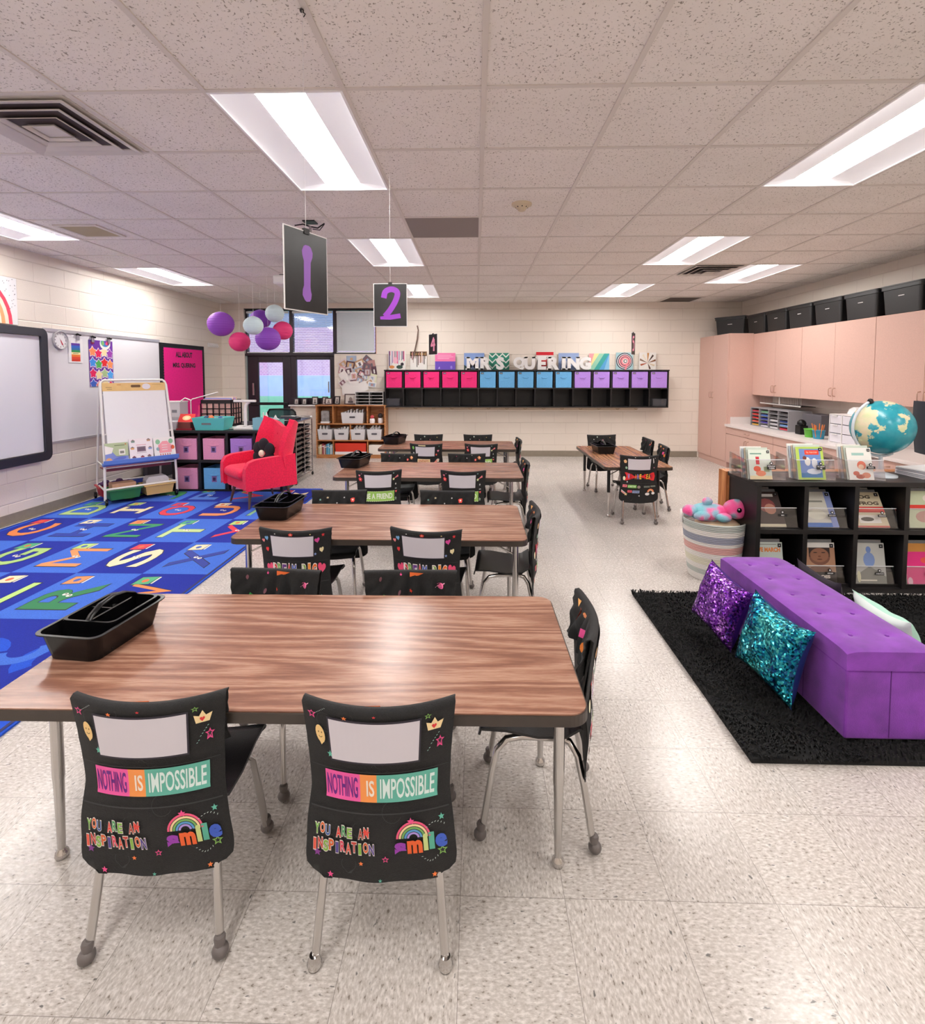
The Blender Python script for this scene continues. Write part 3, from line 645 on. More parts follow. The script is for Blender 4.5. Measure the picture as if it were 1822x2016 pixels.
def art_friend():
    a = Flip(); pocket_hems(a)
    for k in range(15): 
        for yy in (.193, .237): a.ell(-.125+.0175*k, yy, .0095, .007, '#d8eeb4', 2, 8)
    a.rect(-.132, .192, .128, .238, '#9ccb62', 3, 12).text('BE A FRIEND', 0, .215, .026, '#eef7e4', 4, .03, .225)
    a.flower(-.148, .365, .014, '#e23a42', '#f7d9c8', 2).flower(.14, .29, .009, WH, '#333', 2).flower(.12, .14, .017, '#efc98c', '#e08a3c', 2).flower(-.1, .12, .012, PK, YL, 2)
    a.poly([(.118, .368), (.15, .392), (.156, .378)], '#ef7f86', 2).star(.118, .366, .011, '#e6efb8', 3).heart(.142, .235, .009, '#ee5a62', 2).heart(-.153, .39, .008, '#ec7d94', 2)
    stars(a, [(.115, .408, .008, '#9ac7c0', False), (.137, .335, .007, WH, False), (-.135, .404, .006, '#b07a9a', False), (-.07, .14, .01, WH, False), (.14, .2, .009, '#cfe0d0', True), (0, .13, .009, TL, False), (.05, .08, .009, OR, False)])
    a.ell(-.02, .12, .02, .01, WH, 2, 10)
    return a
def art_banner():
    a = Flip(); pocket_hems(a)
    a.rect(-.1, .208, .05, .238, '#f3dca6', 2, 8).text('KINDNESS', -.025, .223, .019, '#c05a52', 3, .02, .12).poly([(.08, .205), (.125, .235), (.13, .215)], '#ef8f80', 2).flower(.14, .23, .014, '#efe2d0', '#ef7f5c', 2)
    a.rect(-.08, .41, .0, .425, '#efdcae', 2, 4).ell(-.14, .385, .012, .015, '#7cc15c', 2, 10).heart(.138, .36, .012, '#e888a0', 2).flower(.12, .33, .01, RED, YL, 2)
    stars(a, [(-.14, .34, .008, WH, False), (.145, .4, .007, TL, False), (-.13, .2, .01, OR, False), (-.05, .13, .012, PK, False), (.06, .11, .012, YL, True), (.12, .15, .009, GN, False)])
    return a
def art_team():
    a = Flip(); pocket_hems(a)
    a.poly([(-.145, .192), (-.128, .218), (-.145, .245), (.145, .245), (.158, .218), (.145, .192)], '#e2282c', 2, True)
    a.letters('WE ARE TEAM', .005, .218, .028, .25, ['#b9a0e6', '#c01024', '#e88f50', '#7a86cc', '#f4c94a', '#e8152a', '#f7b23c', '#f7c84a', '#c0183c'], 3, .04)
    a.rect(-.158, .135, -.118, .158, '#ef7f8a', 2, 2).text('LIFE', -.138, .1465, .012, '#7d1f36', 3, .02).rect(-.112, .13, -.03, .158, '#7db956', 2, 5).text('IS BETTER', -.071, .144, .013, '#e8f3dc', 3, .02, .07)
    a.ell(-.008, .14, .016, .013, '#9c8a84', 2, 12).rect(.04, .135, .1, .15, '#6f766c', 2, 3).rect(.106, .138, .156, .152, '#767c70', 2, 3)
    a.rect(-.11, .088, -.07, .11, '#e8606c', 2, 2).text('TO', -.09, .099, .012, '#5a1530', 3, .02).rect(-.065, .084, 0, .108, '#98a8cc', 2, 4).text('TOGETHER', -.033, .096, .012, '#3c4a80', 3, .02, .055)
    for i, c_ in enumerate(('#ef8450', '#f3c49c', '#20202a')): a.arc(.105, .09, .034-.009*i-.008, .034-.009*i, .15, pi-.15, c_, 2, 12)
    a.ell(.075, .076, .021, .013, WH, 3, 12).ell(.13, .082, .016, .012, WH, 3, 12)
    for dy, c_ in ((0, '#ef8a8a'), (.007, WH), (-.007, '#efb0a0')): a.poly([(-.165, .105+dy), (-.125, .078+dy), (-.128, .074+dy), (-.168, .1+dy)], c_, 2)
    a.star(-.122, .072, .015, '#f2dca0', 3).flower(-.138, .375, .014, '#f0c292', '#e8a870', 2).ell(-.13, .33, .01, .01, '#9ec4a8', 2, 8).ell(-.15, .205, .012, .012, '#f0eccc', 3, 10)
    a.poly([(.118, .4), (.128, .36), (.135, .368), (.124, .402)], WH, 2)
    stars(a, [(-.05, .418, .006, WH, False), (.08, .414, .006, WH, False), (.14, .4, .005, WH, False), (-.12, .182, .008, WH, False), (0, .06, .008, WH, False), (.14, .33, .007, '#d88a9a', False)])
    return a
def art_front(kind):
    a = Art(); z = []
    if kind == 0: a.poly([(-.13, -.125), (-.09, -.13), (-.075, -.105), (-.11, -.088)], '#3d9c4a', 1, True).poly([(-.115, -.125), (-.1, -.13), (-.09, -.118), (-.105, -.11)], CRV, 2, True).poly([(-.005, .0), (.05, -.004), (.03, -.012), (-.005, -.016)], '#f2763a', 2).ell(.118, -.055, .014, .013, '#ee6aa0', 1, 14).ell(.118, -.055, .022, .003, '#f7a8c4', 2, 12, .5).star(.0, -.07, .009, '#e8452f', 1).ell(-.12, -.03, .005, .012, '#8a5d68', 1, 10, -.3).ell(-.045, -.075, .005, .012, '#8a5d68', 1, 10, -.3).star(-.04, -.006, .006, PK, 1)
    if kind == 1: a.star(-.08, -.045, .009, '#efe2c0', 1).star(-.13, -.06, .008, '#7aa49c', 1).flower(.09, -.055, .016, '#e8463c', '#fbe6d8', 1).star(.03, -.04, .006, WH, 1).star(-.02, -.08, .006, WH, 1)
    if kind == 2: a.star(.0, -.035, .008, WH, 1).flower(.12, -.04, .017, '#f0a06a', '#fff0d8', 1).flower(.085, -.055, .011, '#e8463c', '#fff', 1).star(-.1, -.02, .006, PK, 1).star(.05, -.01, .006, '#aaa', 1)
    if kind == 3: a.ell(-.05, -.02, .008, .01, '#cfe0d4', 1, 8).star(.11, -.03, .008, YL, 1).star(-.1, -.05, .007, WH, 1).star(.02, -.06, .008, '#e88fa0', 1)
    if kind == 4: a.poly([(-.12, -.02), (-.105, -.03), (-.1, -.07), (-.118, -.055)], '#ef6a50', 1).poly([(-.14, -.01), (-.115, -.005), (-.12, -.03)], '#f4b56a', 1).rect(-.03, -.09, .0, -.06, '#f0559c', 1).ell(.05, -.09, .016, .02, '#f08a3c', 1, 12).star(.1, -.12, .011, LIME, 1, hollow=True).flower(-.06, -.03, .012, '#f0a06a', '#e88', 1).star(.12, -.04, .008, WH, 1).star(.0, -.12, .007, TL, 1)
    return a
def window_part(par):
    m = MB(); a = Art(); a.rect(-.118, .312, .104, .402, '#2c2735', 1, 16).rect(-.114, .316, .100, .398, pm('grey_name_window', '#d4cfd8', .35), 2, 16)
    a.emit(m, lambda x, y, h: fbfn(x, .43-y, h), .0006); m.build('name_window', par)
COVERS = {}
def make_cover(key, back, front, seed, bp=True):
    r = thing('chair_pocket', '', 'chair pocket', (0, 0, 0), 0, 'black printed cloth chair pockets')
    m, fn = cover_mesh(seed, .0045 if front is not None else .003); back().put(m)
    def ff(x, y, h):   # front flap seen from the sitter side: x mirrored
        p = fn(.5-x/.36, .68+.32*(.12+.88*min(1, max(0, -y/.15)))); return (p[0], p[1]+.0015+h, p[2])
    art_front(front).emit(m, ff, .0008)
    m.build('pocket_cloth', r); window_part(r); return r
BK = [art_nothing, art_dream, art_friend, art_banner, art_team]
CHAIR_R = make_chair(GREYR, 'rubber'); CHAIR_C = make_chair(CHROME, 'chrome')
FR = [0, 1, 2, 3, 4]
CV = {}
for k, (bk_, fr_) in enumerate(((art_nothing, 0), (art_dream, 1), (art_friend, 2), (art_banner, 3), (art_team, 4))): CV[k] = make_cover(k, bk_, fr_, 10+k)
USED = set()
def place(proto, key, loc, rz, label):
    if key not in USED:
        USED.add(key); proto.location = loc; proto.rotation_euler = (0, 0, rz); proto['label'] = label; return proto
    return dup(proto, loc, rz, label)
WRD = {0: 'frontmost table', 1: 'second table', 2: 'third table', 3: 'farthest table in line', 4: 'lone table at right'}
def seat(x, y, deg, ti, side, cov, chrome=False, tilt=0):
    rz = radians(deg+tilt)
    place(CHAIR_C if chrome else CHAIR_R, 'c%d' % chrome, (x, y, 0), rz, 'black plastic classroom chair %s of the %s' % (side, WRD[ti]))
    art = {0: 'NOTHING IS IMPOSSIBLE', 1: 'DREAM BIG', 2: 'BE A FRIEND', 3: 'cream banner', 4: 'red banner'}[cov]
    nr = 'near' in side
    place(CV[cov], 'v%d' % cov, (x, y, 0), rz, ('%s chair pocket, %s of the %s' % (art, side.replace('at ', '', 1), WRD[ti])) if nr else 'black chair pocket %s of the %s' % (side, WRD[ti]))
nl, nr_, fl, fr2, en = 'at left on the near side', 'at right on the near side', 'at left on the far side', 'at right on the far side', 'at the right end'
seat(-.835, 1.393, 0, 0, nl, 0, tilt=4); seat(-.243, 1.39, 0, 0, nr_, 0, True, 1)
seat(-.83, 1.90, 180, 0, fl, 0, tilt=-3); seat(-.26, 1.90, 180, 0, fr2, 0, tilt=2); seat(.215, 1.725, 90, 0, en, 4, tilt=-6)
seat(-.945, 2.785, 0, 1, nl, 1); seat(-.24, 2.785, 0, 1, nr_, 1, tilt=-7)
seat(-.935, 3.34, 180, 1, fl, 1, tilt=3); seat(-.20, 3.34, 180, 1, fr2, 1, tilt=-2); seat(.19, 3.05, 90, 1, en, 4, tilt=-4)
seat(-.835, 4.40, 0, 2, nl, 2, tilt=9); seat(-.10, 4.405, 0, 2, nr_, 2, tilt=-1)
seat(-.78, 4.98, 180, 2, fl, 2, tilt=-3); seat(-.08, 4.98, 180, 2, fr2, 2, tilt=3); seat(.30, 4.72, 90, 2, en, 4)
seat(-.56, 6.03, 0, 3, nl, 3, tilt=-4); seat(.07, 6.03, 0, 3, nr_, 2, tilt=-2)
seat(-.62, 6.6, 180, 3, fl, 3, tilt=2); seat(.03, 6.6, 180, 3, fr2, 3); seat(.37, 6.3, 90, 3, en, 4)
seat(1.625, 5.25, 0, 4, 'at the near end', 4); seat(1.67, 6.62, 180, 4, 'at the far end', 3, tilt=4)
seat(1.98, 6.36, 90, 4, 'farther one on the right side', 2); seat(1.95, 5.76, 90, 4, 'nearer one on the right side', 4, tilt=-6)
# ================================================================ caddies
def make_caddy():
    r = thing('supply_caddy', '', 'caddy', (0, 0, 0), 0, 'black plastic supply caddies on the tables')
    W, L, H = .112, .165, .092
    def ring(g, z, rr=.03): return [(x, y, z) for x, y in rrect(-W-g, W+g, -L-g, L+g, rr)]
    f = MB(); f.rings([ring(-.022, 0), ring(-.004, H-.008), ring(.010, H-.004, .036), ring(.010, H, .036), ring(-.002, H, .03), ring(-.026, .004)], BLKG, False, True, True, False)
    f.add(ring(-.026, .004), [tuple(range(24))], BLKG); f.build('tray', r, bevel=.001)
    f = MB(); f.box(-.004, .004, -.07, .15, .01, H+.004, BLKG).box(-.09, .0, .035, .042, .01, H+.002, BLKG).box(-.094, .094, -.078, -.07, .01, H+.006, BLKG)
    f.rings([[(x, y, z) for x, y in rrect(-.1-g, .1+g, -.082-g, .155+g, .025)] for g, z in ((-.004, H-.03), (0, H+.004), (0, H+.009), (-.008, H+.009), (-.01, H-.03))], BLKG, False, True, False, False)
    f.build('divider_insert', r)
    MB().tube([(0, -.076, H), (0, -.06, H+.018), (0, -.02, H+.038), (0, .04, H+.046), (0, .09, H+.038), (0, .135, H+.018), (0, .152, H)], .013, BLKG, 8, flat=.45).build('handle', r)
    return r
CD = make_caddy(); CD.location = (-1.225, 1.625, .6205); CD.rotation_euler = (0, 0, radians(-6)); CD.scale = (.92, .9, .95); CD['label'] = 'black supply caddy on the frontmost table, the largest in view'
for x, y, z, rz, s_, lb in ((-1.215, 3.13, .62, -3, .95, 'black supply caddy on the second table beside the alphabet rug'), (-1.15, 5.08-.25, .62, -10, 1, 'black supply caddy on the left end of the third table'), (-1.02, 6.42, .62, -14, 1, 'black supply caddy on the farthest table of the row'), (1.52, 6.12, .56, 4, 1, 'black supply caddy on the lone table at right')):
    dup(CD, (x, y, z), radians(rz), lb, scale=(s_, s_, s_))
# ================================================================ alphabet rug
DB, LB, MBL = pm('rug_dark_blue', '#10289e', .95, noise=.12, nscale=150, bump=.4, bscale=200), pm('rug_light_blue', '#3f6fd6', .95, noise=.12, nscale=150, bump=.4, bscale=200), pm('rug_border_blue', '#1a52d0', .95, noise=.12, nscale=150, bump=.4, bscale=200)
RX0, RX1, RY0, RY1 = -4.55, -1.96, 1.75, 6.52
f = MB(); f.prism(rrect(RX0, RX1, RY0, RY1, .05), .001, .010, MBL)
a = Art(); cw, chh = .5, .708
X0 = RX0+.07; Yr = [2.25, 2.97, 3.68, 4.39, 5.11, 5.81, 6.46]
a.rect(RX0+.03, 2.2, RX1-.03, 2.97, DB, 1)
grid = {(0, 1): 'A', (0, 2): 'B', (0, 3): 'C', (0, 4): 'D', (0, 5): 'E', (1, 1): 'F', (1, 2): 'G', (1, 3): 'H', (1, 4): 'I', (1, 5): 'J', (2, 1): 'L', (2, 2): 'M', (2, 3): 'N', (2, 4): 'O', (2, 5): 'P',
        (3, 1): 'R', (3, 2): 'S', (3, 3): 'T', (3, 4): 'U', (3, 5): 'V', (4, 1): 'W', (4, 2): 'X', (4, 3): 'Y', (4, 4): 'Z', (4, 5): '&'}
dark = {(0, 3), (1, 2), (0, 5), (0, 1), (1, 4), (2, 3), (2, 1), (3, 4), (3, 2), (2, 5), (4, 1), (4, 3), (4, 5)}
lc = {'A': '#d8313f', 'B': '#efe0b4', 'C': '#f08a4a', 'D': '#b8d98a', 'E': '#3c9a58', 'F': '#f08a4a', 'G': '#a9cf7c', 'H': '#1b3aa4', 'I': '#efe0b4', 'J': '#3c9a58', 'L': '#b9dd80', 'M': '#f2975c', 'N': '#2f9462', 'O': '#e0344c', 'P': '#4f7fd6',
      'R': '#1f7f4c', 'S': '#f0e2bc', 'T': '#c4df9a', 'U': '#f2975c', 'V': '#e0344c', 'W': '#f08a4a', 'X': '#16359c', 'Y': '#e0344c', 'Z': '#8fc79a', '&': '#efe0b4'}
for (ci, ri), ch in grid.items():
    x0 = X0+cw*ci; y0, y1 = Yr[ri], Yr[ri+1]
    a.rect(x0, y0, x0+cw, y1, DB if (ci+ri) % 2 else LB, 2)
    xc, yc = x0+cw*.47, (y0+y1)/2-.03
    if ch == 'I':
        for g_, c_, h_ in ((.008, '#1c1430', 3), (0, lc[ch], 4)): a.rect(xc-.16-g_, yc-.045-g_, xc+.16+g_, yc+.045+g_, c_, h_).rect(xc-.16-g_, yc-.13-g_, xc-.11+g_, yc+.13+g_, c_, h_+.3).rect(xc+.11-g_, yc-.13-g_, xc+.16+g_, yc+.13+g_, c_, h_+.3)
    else:
        nb = ch in 'MNWVAYZ'; a.text(ch, xc, yc, .335, '#1c1430', 3, .0 if nb else .03, .425 if nb else .42, pi/2); a.text(ch, xc, yc, .32, lc[ch], 4, .0 if nb else .018, .40, pi/2)
    # little picture book next to each letter
    bx, by = x0+cw*.22, y1-.13; cc = ['#efe2bc', '#b9dd80', '#f2975c', '#e0344c', '#4fb07c'][(ci*2+ri) % 5]
    q = [(bx-.06, by-.07), (bx+.055, by-.055), (bx+.06, by+.075), (bx-.055, by+.06)]
    a.poly([(x*1+(x-bx)*.12, y+(y-by)*.12) for x, y in q], '#20183a', 3).poly(q, cc, 4).ell(bx, by, .022, .03, '#e8703c' if (ci+ri) % 2 else '#3c62b8', 5, 12)
    a.rect(bx+.065, by-.05, bx+.078, by+.07, '#f3efe4', 4)
    a.ell(xc-.02, yc+.02, .018, .02, '#f2ede6', 5, 12).ell(xc+.02, yc-.0, .018, .02, '#f2ede6', 5, 12).ell(xc-.018, yc+.024, .007, .009, '#222', 6, 8).ell(xc+.022, yc+.004, .007, .009, '#222', 6, 8)
# swirl in the near band
for k in range(5):
    xx = RX0+.35+.5*k; a.arc(xx, 2.56, .10, .19, .3, pi+.9, MBL, 2, 14); a.arc(xx+.27, 2.62, .07, .14, pi+.3, 2*pi+.7, LB, 3, 14)
a.rect(RX0+.012, RY0+.012, RX0+.028, RY1-.012, '#161a5c', 3).rect(RX1-.03, RY0+.012, RX1-.012, RY1-.012, '#161a5c', 3)
a.emit(f, lambda x, y, h: (x, y, .0102+h), .0005)
tag(f.build('alphabet_rug'), 'bright blue alphabet rug of letter squares on the left floor', 'rug')
# ================================================================ interactive board, whiteboard, bulletin board (left wall)
r = thing('interactive_whiteboard', 'large white screen board in a thick black rounded frame at the left edge', 'whiteboard', (XL, 4.46, 0))
o_ = rrect(-.98, .9, .58, 1.97, .07); i_ = rrect(-.89, .81, .67, 1.89, .02)
f = MB(); n = len(o_); vs = [(.03, y, z) for y, z in o_]+[(.075, y, z) for y, z in o_]+[(.085, y, z) for y, z in i_]+[(.06, y, z) for y, z in i_]; fs = []
for i in range(n): j = (i+1) % n; fs += [(i, j, n+j, n+i), (n+i, n+j, 2*n+j, 2*n+i), (2*n+i, 2*n+j, 3*n+j, 3*n+i)]
f.add(vs, fs, pm('charcoal_frame', '#2e2e36', .35)); f.build('frame', r)
MB().box(.03, .062, -.885, .805, .675, 1.885, pm('projection_surface', '#dfdfe6', .3)).build('screen', r)
r = thing('wall_whiteboard', 'plain whiteboard on the left wall holding clipped posters', 'whiteboard', (XL, 5.5, 0))
MB().box(.0, .02, -.1, 1.86, .76, 1.95, pm('whiteboard_surface', '#e4e2e6', .22)).build('board', r)
f = MB().box(0, .03, -.12, 1.87, 1.95, 1.985, pm('aluminium_trim', '#c9c7cc', .35, .6)).box(0, .03, -.12, 1.87, .735, .76, pm('aluminium_trim', '#c9c7cc')).box(0, .03, -.12, -.1, .76, 1.95, pm('aluminium_trim', '#c9c7cc'))
f.build('frame', r)
r = thing('bulletin_board', 'hot pink bulletin board with black scalloped border on the left wall', 'bulletin board', (XL+.003, 7.99, 0))
MB().box(0, .022, -.6, .6, .72, 1.95, pm('black_board_border', '#15131a', .7)).build('border', r)
f = MB().box(.02, .026, -.545, .545, .77, 1.895, pm('hot_pink_paper', '#f2148a', .7, noise=.06, nscale=40))
a = Art()
for k in range(28): 
    for zz in (.772, 1.893): a.ell(-.54+.04*k, zz, .022, .012, '#15131a', 1, 8)
    for yy in (-.543, .543): a.ell(yy, .78+.0405*k, .012, .022, '#15131a', 1, 8)
a.text('ALL ABOUT', 0, 1.79, .085, '#15131a', 1, .04, .46).text('MRS. QUERING', 0, 1.62, .085, '#15131a', 1, .04, .62)
a.emit(f, lambda x, y, h: (.026+h, x, y), .0006); f.build('paper', r)
# wall hooks strip
r = thing('hook_rail', 'small white rail with four hooks beside the pink bulletin board', 'hooks', (XL, 8.93, 1.955)); MB().box(0, .015, -.17, .17, 0, .07, WHITE).build('rail', r, bevel=.003)
for k in range(4): MB().tube([(.015, -.12+.08*k, .05), (.04, -.12+.08*k, .03), (.045, -.12+.08*k, .015), (.05, -.12+.08*k, .035)], .008, WHITE, 6).build('hook', r)
# rainbow poster
f = MB().box(0, .012, -.3, .3, 0, .46, PAPER); a = Art()
for k in range(130): a.ell(random.uniform(-.29, .29), random.uniform(.02, .45), .006, .003, '#3c3a4c', 1, 6, random.random()*3)
for i, c_ in enumerate(('#ea4560', '#fbe3cf', '#f6a874', '#f6f0d8', '#f3d49c', '#efe8cc', '#9cc48c', '#dfe8dc')): a.ell(-.12, .0, .36-.04*i, .43-.04*i, c_, 2+i, 30)
a2 = Art()
for vs, fs, m, h in a.i: a2.mesh([(max(-.298, min(.298, x)), max(0.002, y)) for x, y in vs], fs, m, h)
a2.emit(f, lambda x, y, h: (.012+h, x, y), .0006); tag(f.build('rainbow_poster', loc=(XL+.002, 4.78, 1.985)), 'dotted poster with a rainbow arch above the black-framed board', 'poster')
# clock
r = thing('wall_clock', 'small round white clock with numeral ring at the whiteboard corner', 'clock', (XL+.022, 5.575, 1.865))
T = Matrix.Rotation(pi/2, 4, 'Y')
MB().lathe([(.1, 0), (.105, .012), (.1, .026), (.093, .026), (.093, .012)], pm('grey_clock_rim', '#a8a4a8', .4), 32, T).build('rim', r)
f = MB().lathe([(.094, .01), (.094, .013)], PAPER, 32, T); a = Art()
for k in range(12): a.text(str(k+1), .073*sin((k+1)*pi/6), .073*cos((k+1)*pi/6), .018, '#3a3a40', 1, .03)
a.emit(f, lambda x, y, h: (.0132+h, x, y)); f.build('dial', r)
f = MB(); a = Art()
a.poly([(-.004, 0), (.02, -.055), (.035, -.05), (.004, .004)], '#b8143a', 1).poly([(-.004, .002), (.004, -.002), (-.02, .03)], '#555', 2); a.emit(f, lambda x, y, h: (.015+h, x, y)); f.build('hand', r)
# posters held by clips
CLIPM = pm('steel_clip', '#b8b4bc', .3, .8)
def clip(y, z, label):
    r = thing('magnet_clip', label, 'clip', (XL+.022, y, z)); MB().box(0, .02, -.016, .016, -.06, 0, CLIPM).build('jaw', r, bevel=.003); MB().tube([(.012, -.03, .0), (.02, -.02, .012), (.02, .02, .0), (.015, .035, .002)], .011, BLKG, 8).build('grip', r)
clip(5.83, 1.94, 'black-topped clip holding the small rainbow-striped sheet'); clip(6.06, 1.93, 'black-topped clip on the left corner of the star poster'); clip(6.33, 1.93, 'black-topped clip on the right corner of the star poster')
f = MB().box(0, .002, -.105, .105, -.28, 0, PAPER); a = Art()
for i, c_ in enumerate(('#5f2f9a', '#2f62c4', '#2a6aa8', '#2f8f52', '#f0e2a4', '#ee7c34', '#e2482c', '#d43a24')): a.rect(-.065, -.055-.026*i-.026, .065, -.055-.026*i, c_, 1)
a.text('BEHAVIOR', 0, -.172, .012, '#444', 2, .02); a.emit(f, lambda x, y, h: (.002+h, x, y)); tag(f.build('striped_sheet', loc=(XL+.023, 5.80, 1.90)), 'white sheet with rainbow stripes clipped on the whiteboard', 'poster')
f = MB().box(0, .002, -.2, .2, -.56, 0, pm('violet_poster', '#6a2c9c', .5)); a = Art()
cs = ['#f5925c', '#e5185c', '#f3dfae', '#9a3cac', '#3c8ee4', '#4fae54', '#e6242c', '#f5925c', '#e5185c', '#f0d9a4', '#a8c08c', '#4fa4ec', '#3c62c0', '#e98a7c', '#f3dfae', '#e5185c']
for i in range(16):
    x, y = -.145+.097*(i % 4), -.14-.13*(i//4)-.02*(i % 2); a.star(x, y, .075, '#efe8f4', 1, 5, .6); a.star(x, y, .062, cs[i], 2, 5, .62)
a.ell(.07, -.035, .09, .075, '#f0f0e8', 3, 24).ell(.07, -.02, .075, .055, '#3c7ac0', 4, 20).ell(.03, -.03, .025, .03, '#7ab86c', 5, 10).ell(.1, -.03, .03, .025, '#e24a78', 5, 10).ell(.07, -.01, .02, .02, '#6a3ab0', 6, 10).rect(-.2, -.05, -.1, 0, '#4a2c90', 3).ell(-.14, -.03, .03, .02, '#b03060', 4, 10)
a2 = Art()
for vs, fs, m, h in a.i: a2.mesh([(max(-.2, min(.2, x)), min(0, max(-.56, y))) for x, y in vs], fs, m, h)
a2.emit(f, lambda x, y, h: (.002+h, x, y)); tag(f.build('star_poster', loc=(XL+.023, 6.2, 1.9)), 'colourful poster of rows of stars behind the easel top', 'poster')
# ================================================================ rolling chart easel
EZ = Vector((-3.925, 5.875, 0)); ang = atan2(.57, .51)
r = thing('chart_easel', 'white tubular rolling easel with paper pad and blue book ledge', 'easel', EZ, ang)
# local x along the width (0.765), local -y toward the viewer
W = .36
f = MB()
for s_ in (-1, 1):
    f.tube([(s_*W*1.03, -.02, .07), (s_*W*1.02, -.02, .3), (s_*W, .0, .55), (s_*W*.97, .09, 1.0), (s_*W*.94, .17, 1.36), (s_*W*.91, .185, 1.40), (s_*W*.84, .19, 1.42), (0, .19, 1.42)], .014, WFRAME, 10)
f.build('front_frame', r)
f = MB()
for s_ in (-1, 1):
    f.tube([(s_*W*.94, .50, .07), (s_*W*.94, .48, .3), (s_*W*.94, .26, 1.2), (s_*W*.94, .19, 1.38)], .012, WFRAME, 8)
    f.tube([(s_*W*1.02, -.02, .18), (s_*W*.94, .5, .18)], .010, WFRAME, 8).tube([(s_*W*1.02, -.005, .46), (s_*W*.94, .46, .46)], .008, WFRAME, 8)
    for zz, yy in ((1.25, .15), (1.32, .165), (.8, .055)): f.box(s_*W*.96-.03*(s_ > 0), s_*W*.96+.03*(s_ < 0), yy-.008, yy+.008, zz, zz+.014, WFRAME)
f.build('rear_frame', r)
MB().tube([(-W*1.02, -.02, .19), (W*1.02, -.02, .19)], .013, WFRAME, 8).tube([(-W*.94, .5, .19), (W*.94, .5, .19)], .010, WFRAME, 8).tube([(-W, -.0, .43), (W, -.0, .43)], .007, WFRAME, 8).build('crossbar', r)
for sx in (-1, 1):
    for yy in (-.02, .5):
        cb = MB().box(sx*W*1.0-.012, sx*W*1.0+.012, yy-.02, yy+.02, .045, .085, BLK).build('caster', r)
        MB().lathe([(.026, -.012), (.03, -.008), (.03, .008), (.026, .012)], BLKG, 16, Matrix.Translation((sx*W, yy, .03+.0105)) @ Matrix.Rotation(pi/2, 4, 'Y')).build('wheel', cb)
WB = pm('yellow_pine_board', '#e3bd7c', .5, noise=.08, nscale=10)
def lean(y0, z): return y0+(z-.55)*.2
f = MB(); T = Matrix.Translation((0, .0, .55)) @ Matrix.Rotation(radians(-11.3), 4, 'X')
f.box(-.325, .325, .0, .012, .76, .855, WB, T); a = Art(); a.poly(rrect(-.04, .06, .80, .83, .012, 3), '#6a4a28', 1).ell(.12, .81, .045, .035, '#e8e4ea', 1, 14).rect(-.29, .80, -.23, .805, '#7a5a34', 1).rect(-.18, .83, -.14, .837, '#c87a3c', 1).rect(.18, .83, .28, .834, '#c09858', 1).rect(-.28, .78, -.23, .784, '#3c3428', 1)
a.emit(f, lambda x, y, h: tuple(T @ Vector((x, -h, y)))); f.build('clamp_board', r)
f = MB(); f.box(-.32, .32, .002, .02, .02, .765, pm('chart_paper', '#ebeaec', .6, bump=.4, bscale=6), T); f.build('paper_pad', r)
MB().box(-.335, .335, .02, .035, .0, .8, pm('easel_backboard', '#cfc9cf', .5), T).build('backboard', r)
LED = pm('blue_ledge', '#5a7fd2', .4)
MB().box(-.385, .385, -.075, .01, .475, .49, LED).box(-.385, .385, -.085, -.072, .475, .525, LED).box(-.385, .385, -.04, .005, .455, .475, LED).build('ledge', r, bevel=.004)
MB().box(-.33, .33, .05, .38, .385, .395, pm('maroon_shelf', '#7a2c40', .5)).box(-.33, .33, .045, .05, .385, .42, pm('maroon_shelf', '#7a2c40')).build('mid_shelf', r)
def EL(x, y, z): return tuple(EZ+Vector((x*cos(ang)-y*sin(ang), x*sin(ang)+y*cos(ang), z)))
def loose(mb, name, label, cat, loc, rz, group=None, bevel=0): return tag(mb.build(name, loc=loc, rz=rz, bevel=bevel), label, cat, group)
def leanT(x, w): return Matrix.Translation((x, -.055, .4915)) @ Matrix.Rotation(radians(-13), 4, 'X')
bk = [(-.245, .225, .225, '#b5c39a', 'green and blue illustrated book at the left on the easel ledge'), (.0, .24, .255, '#f1e9ec', 'white book with little houses in the middle of the easel ledge'), (.245, .23, .245, '#f2eeec', 'white book with a pink house and trees at right on the easel ledge')]
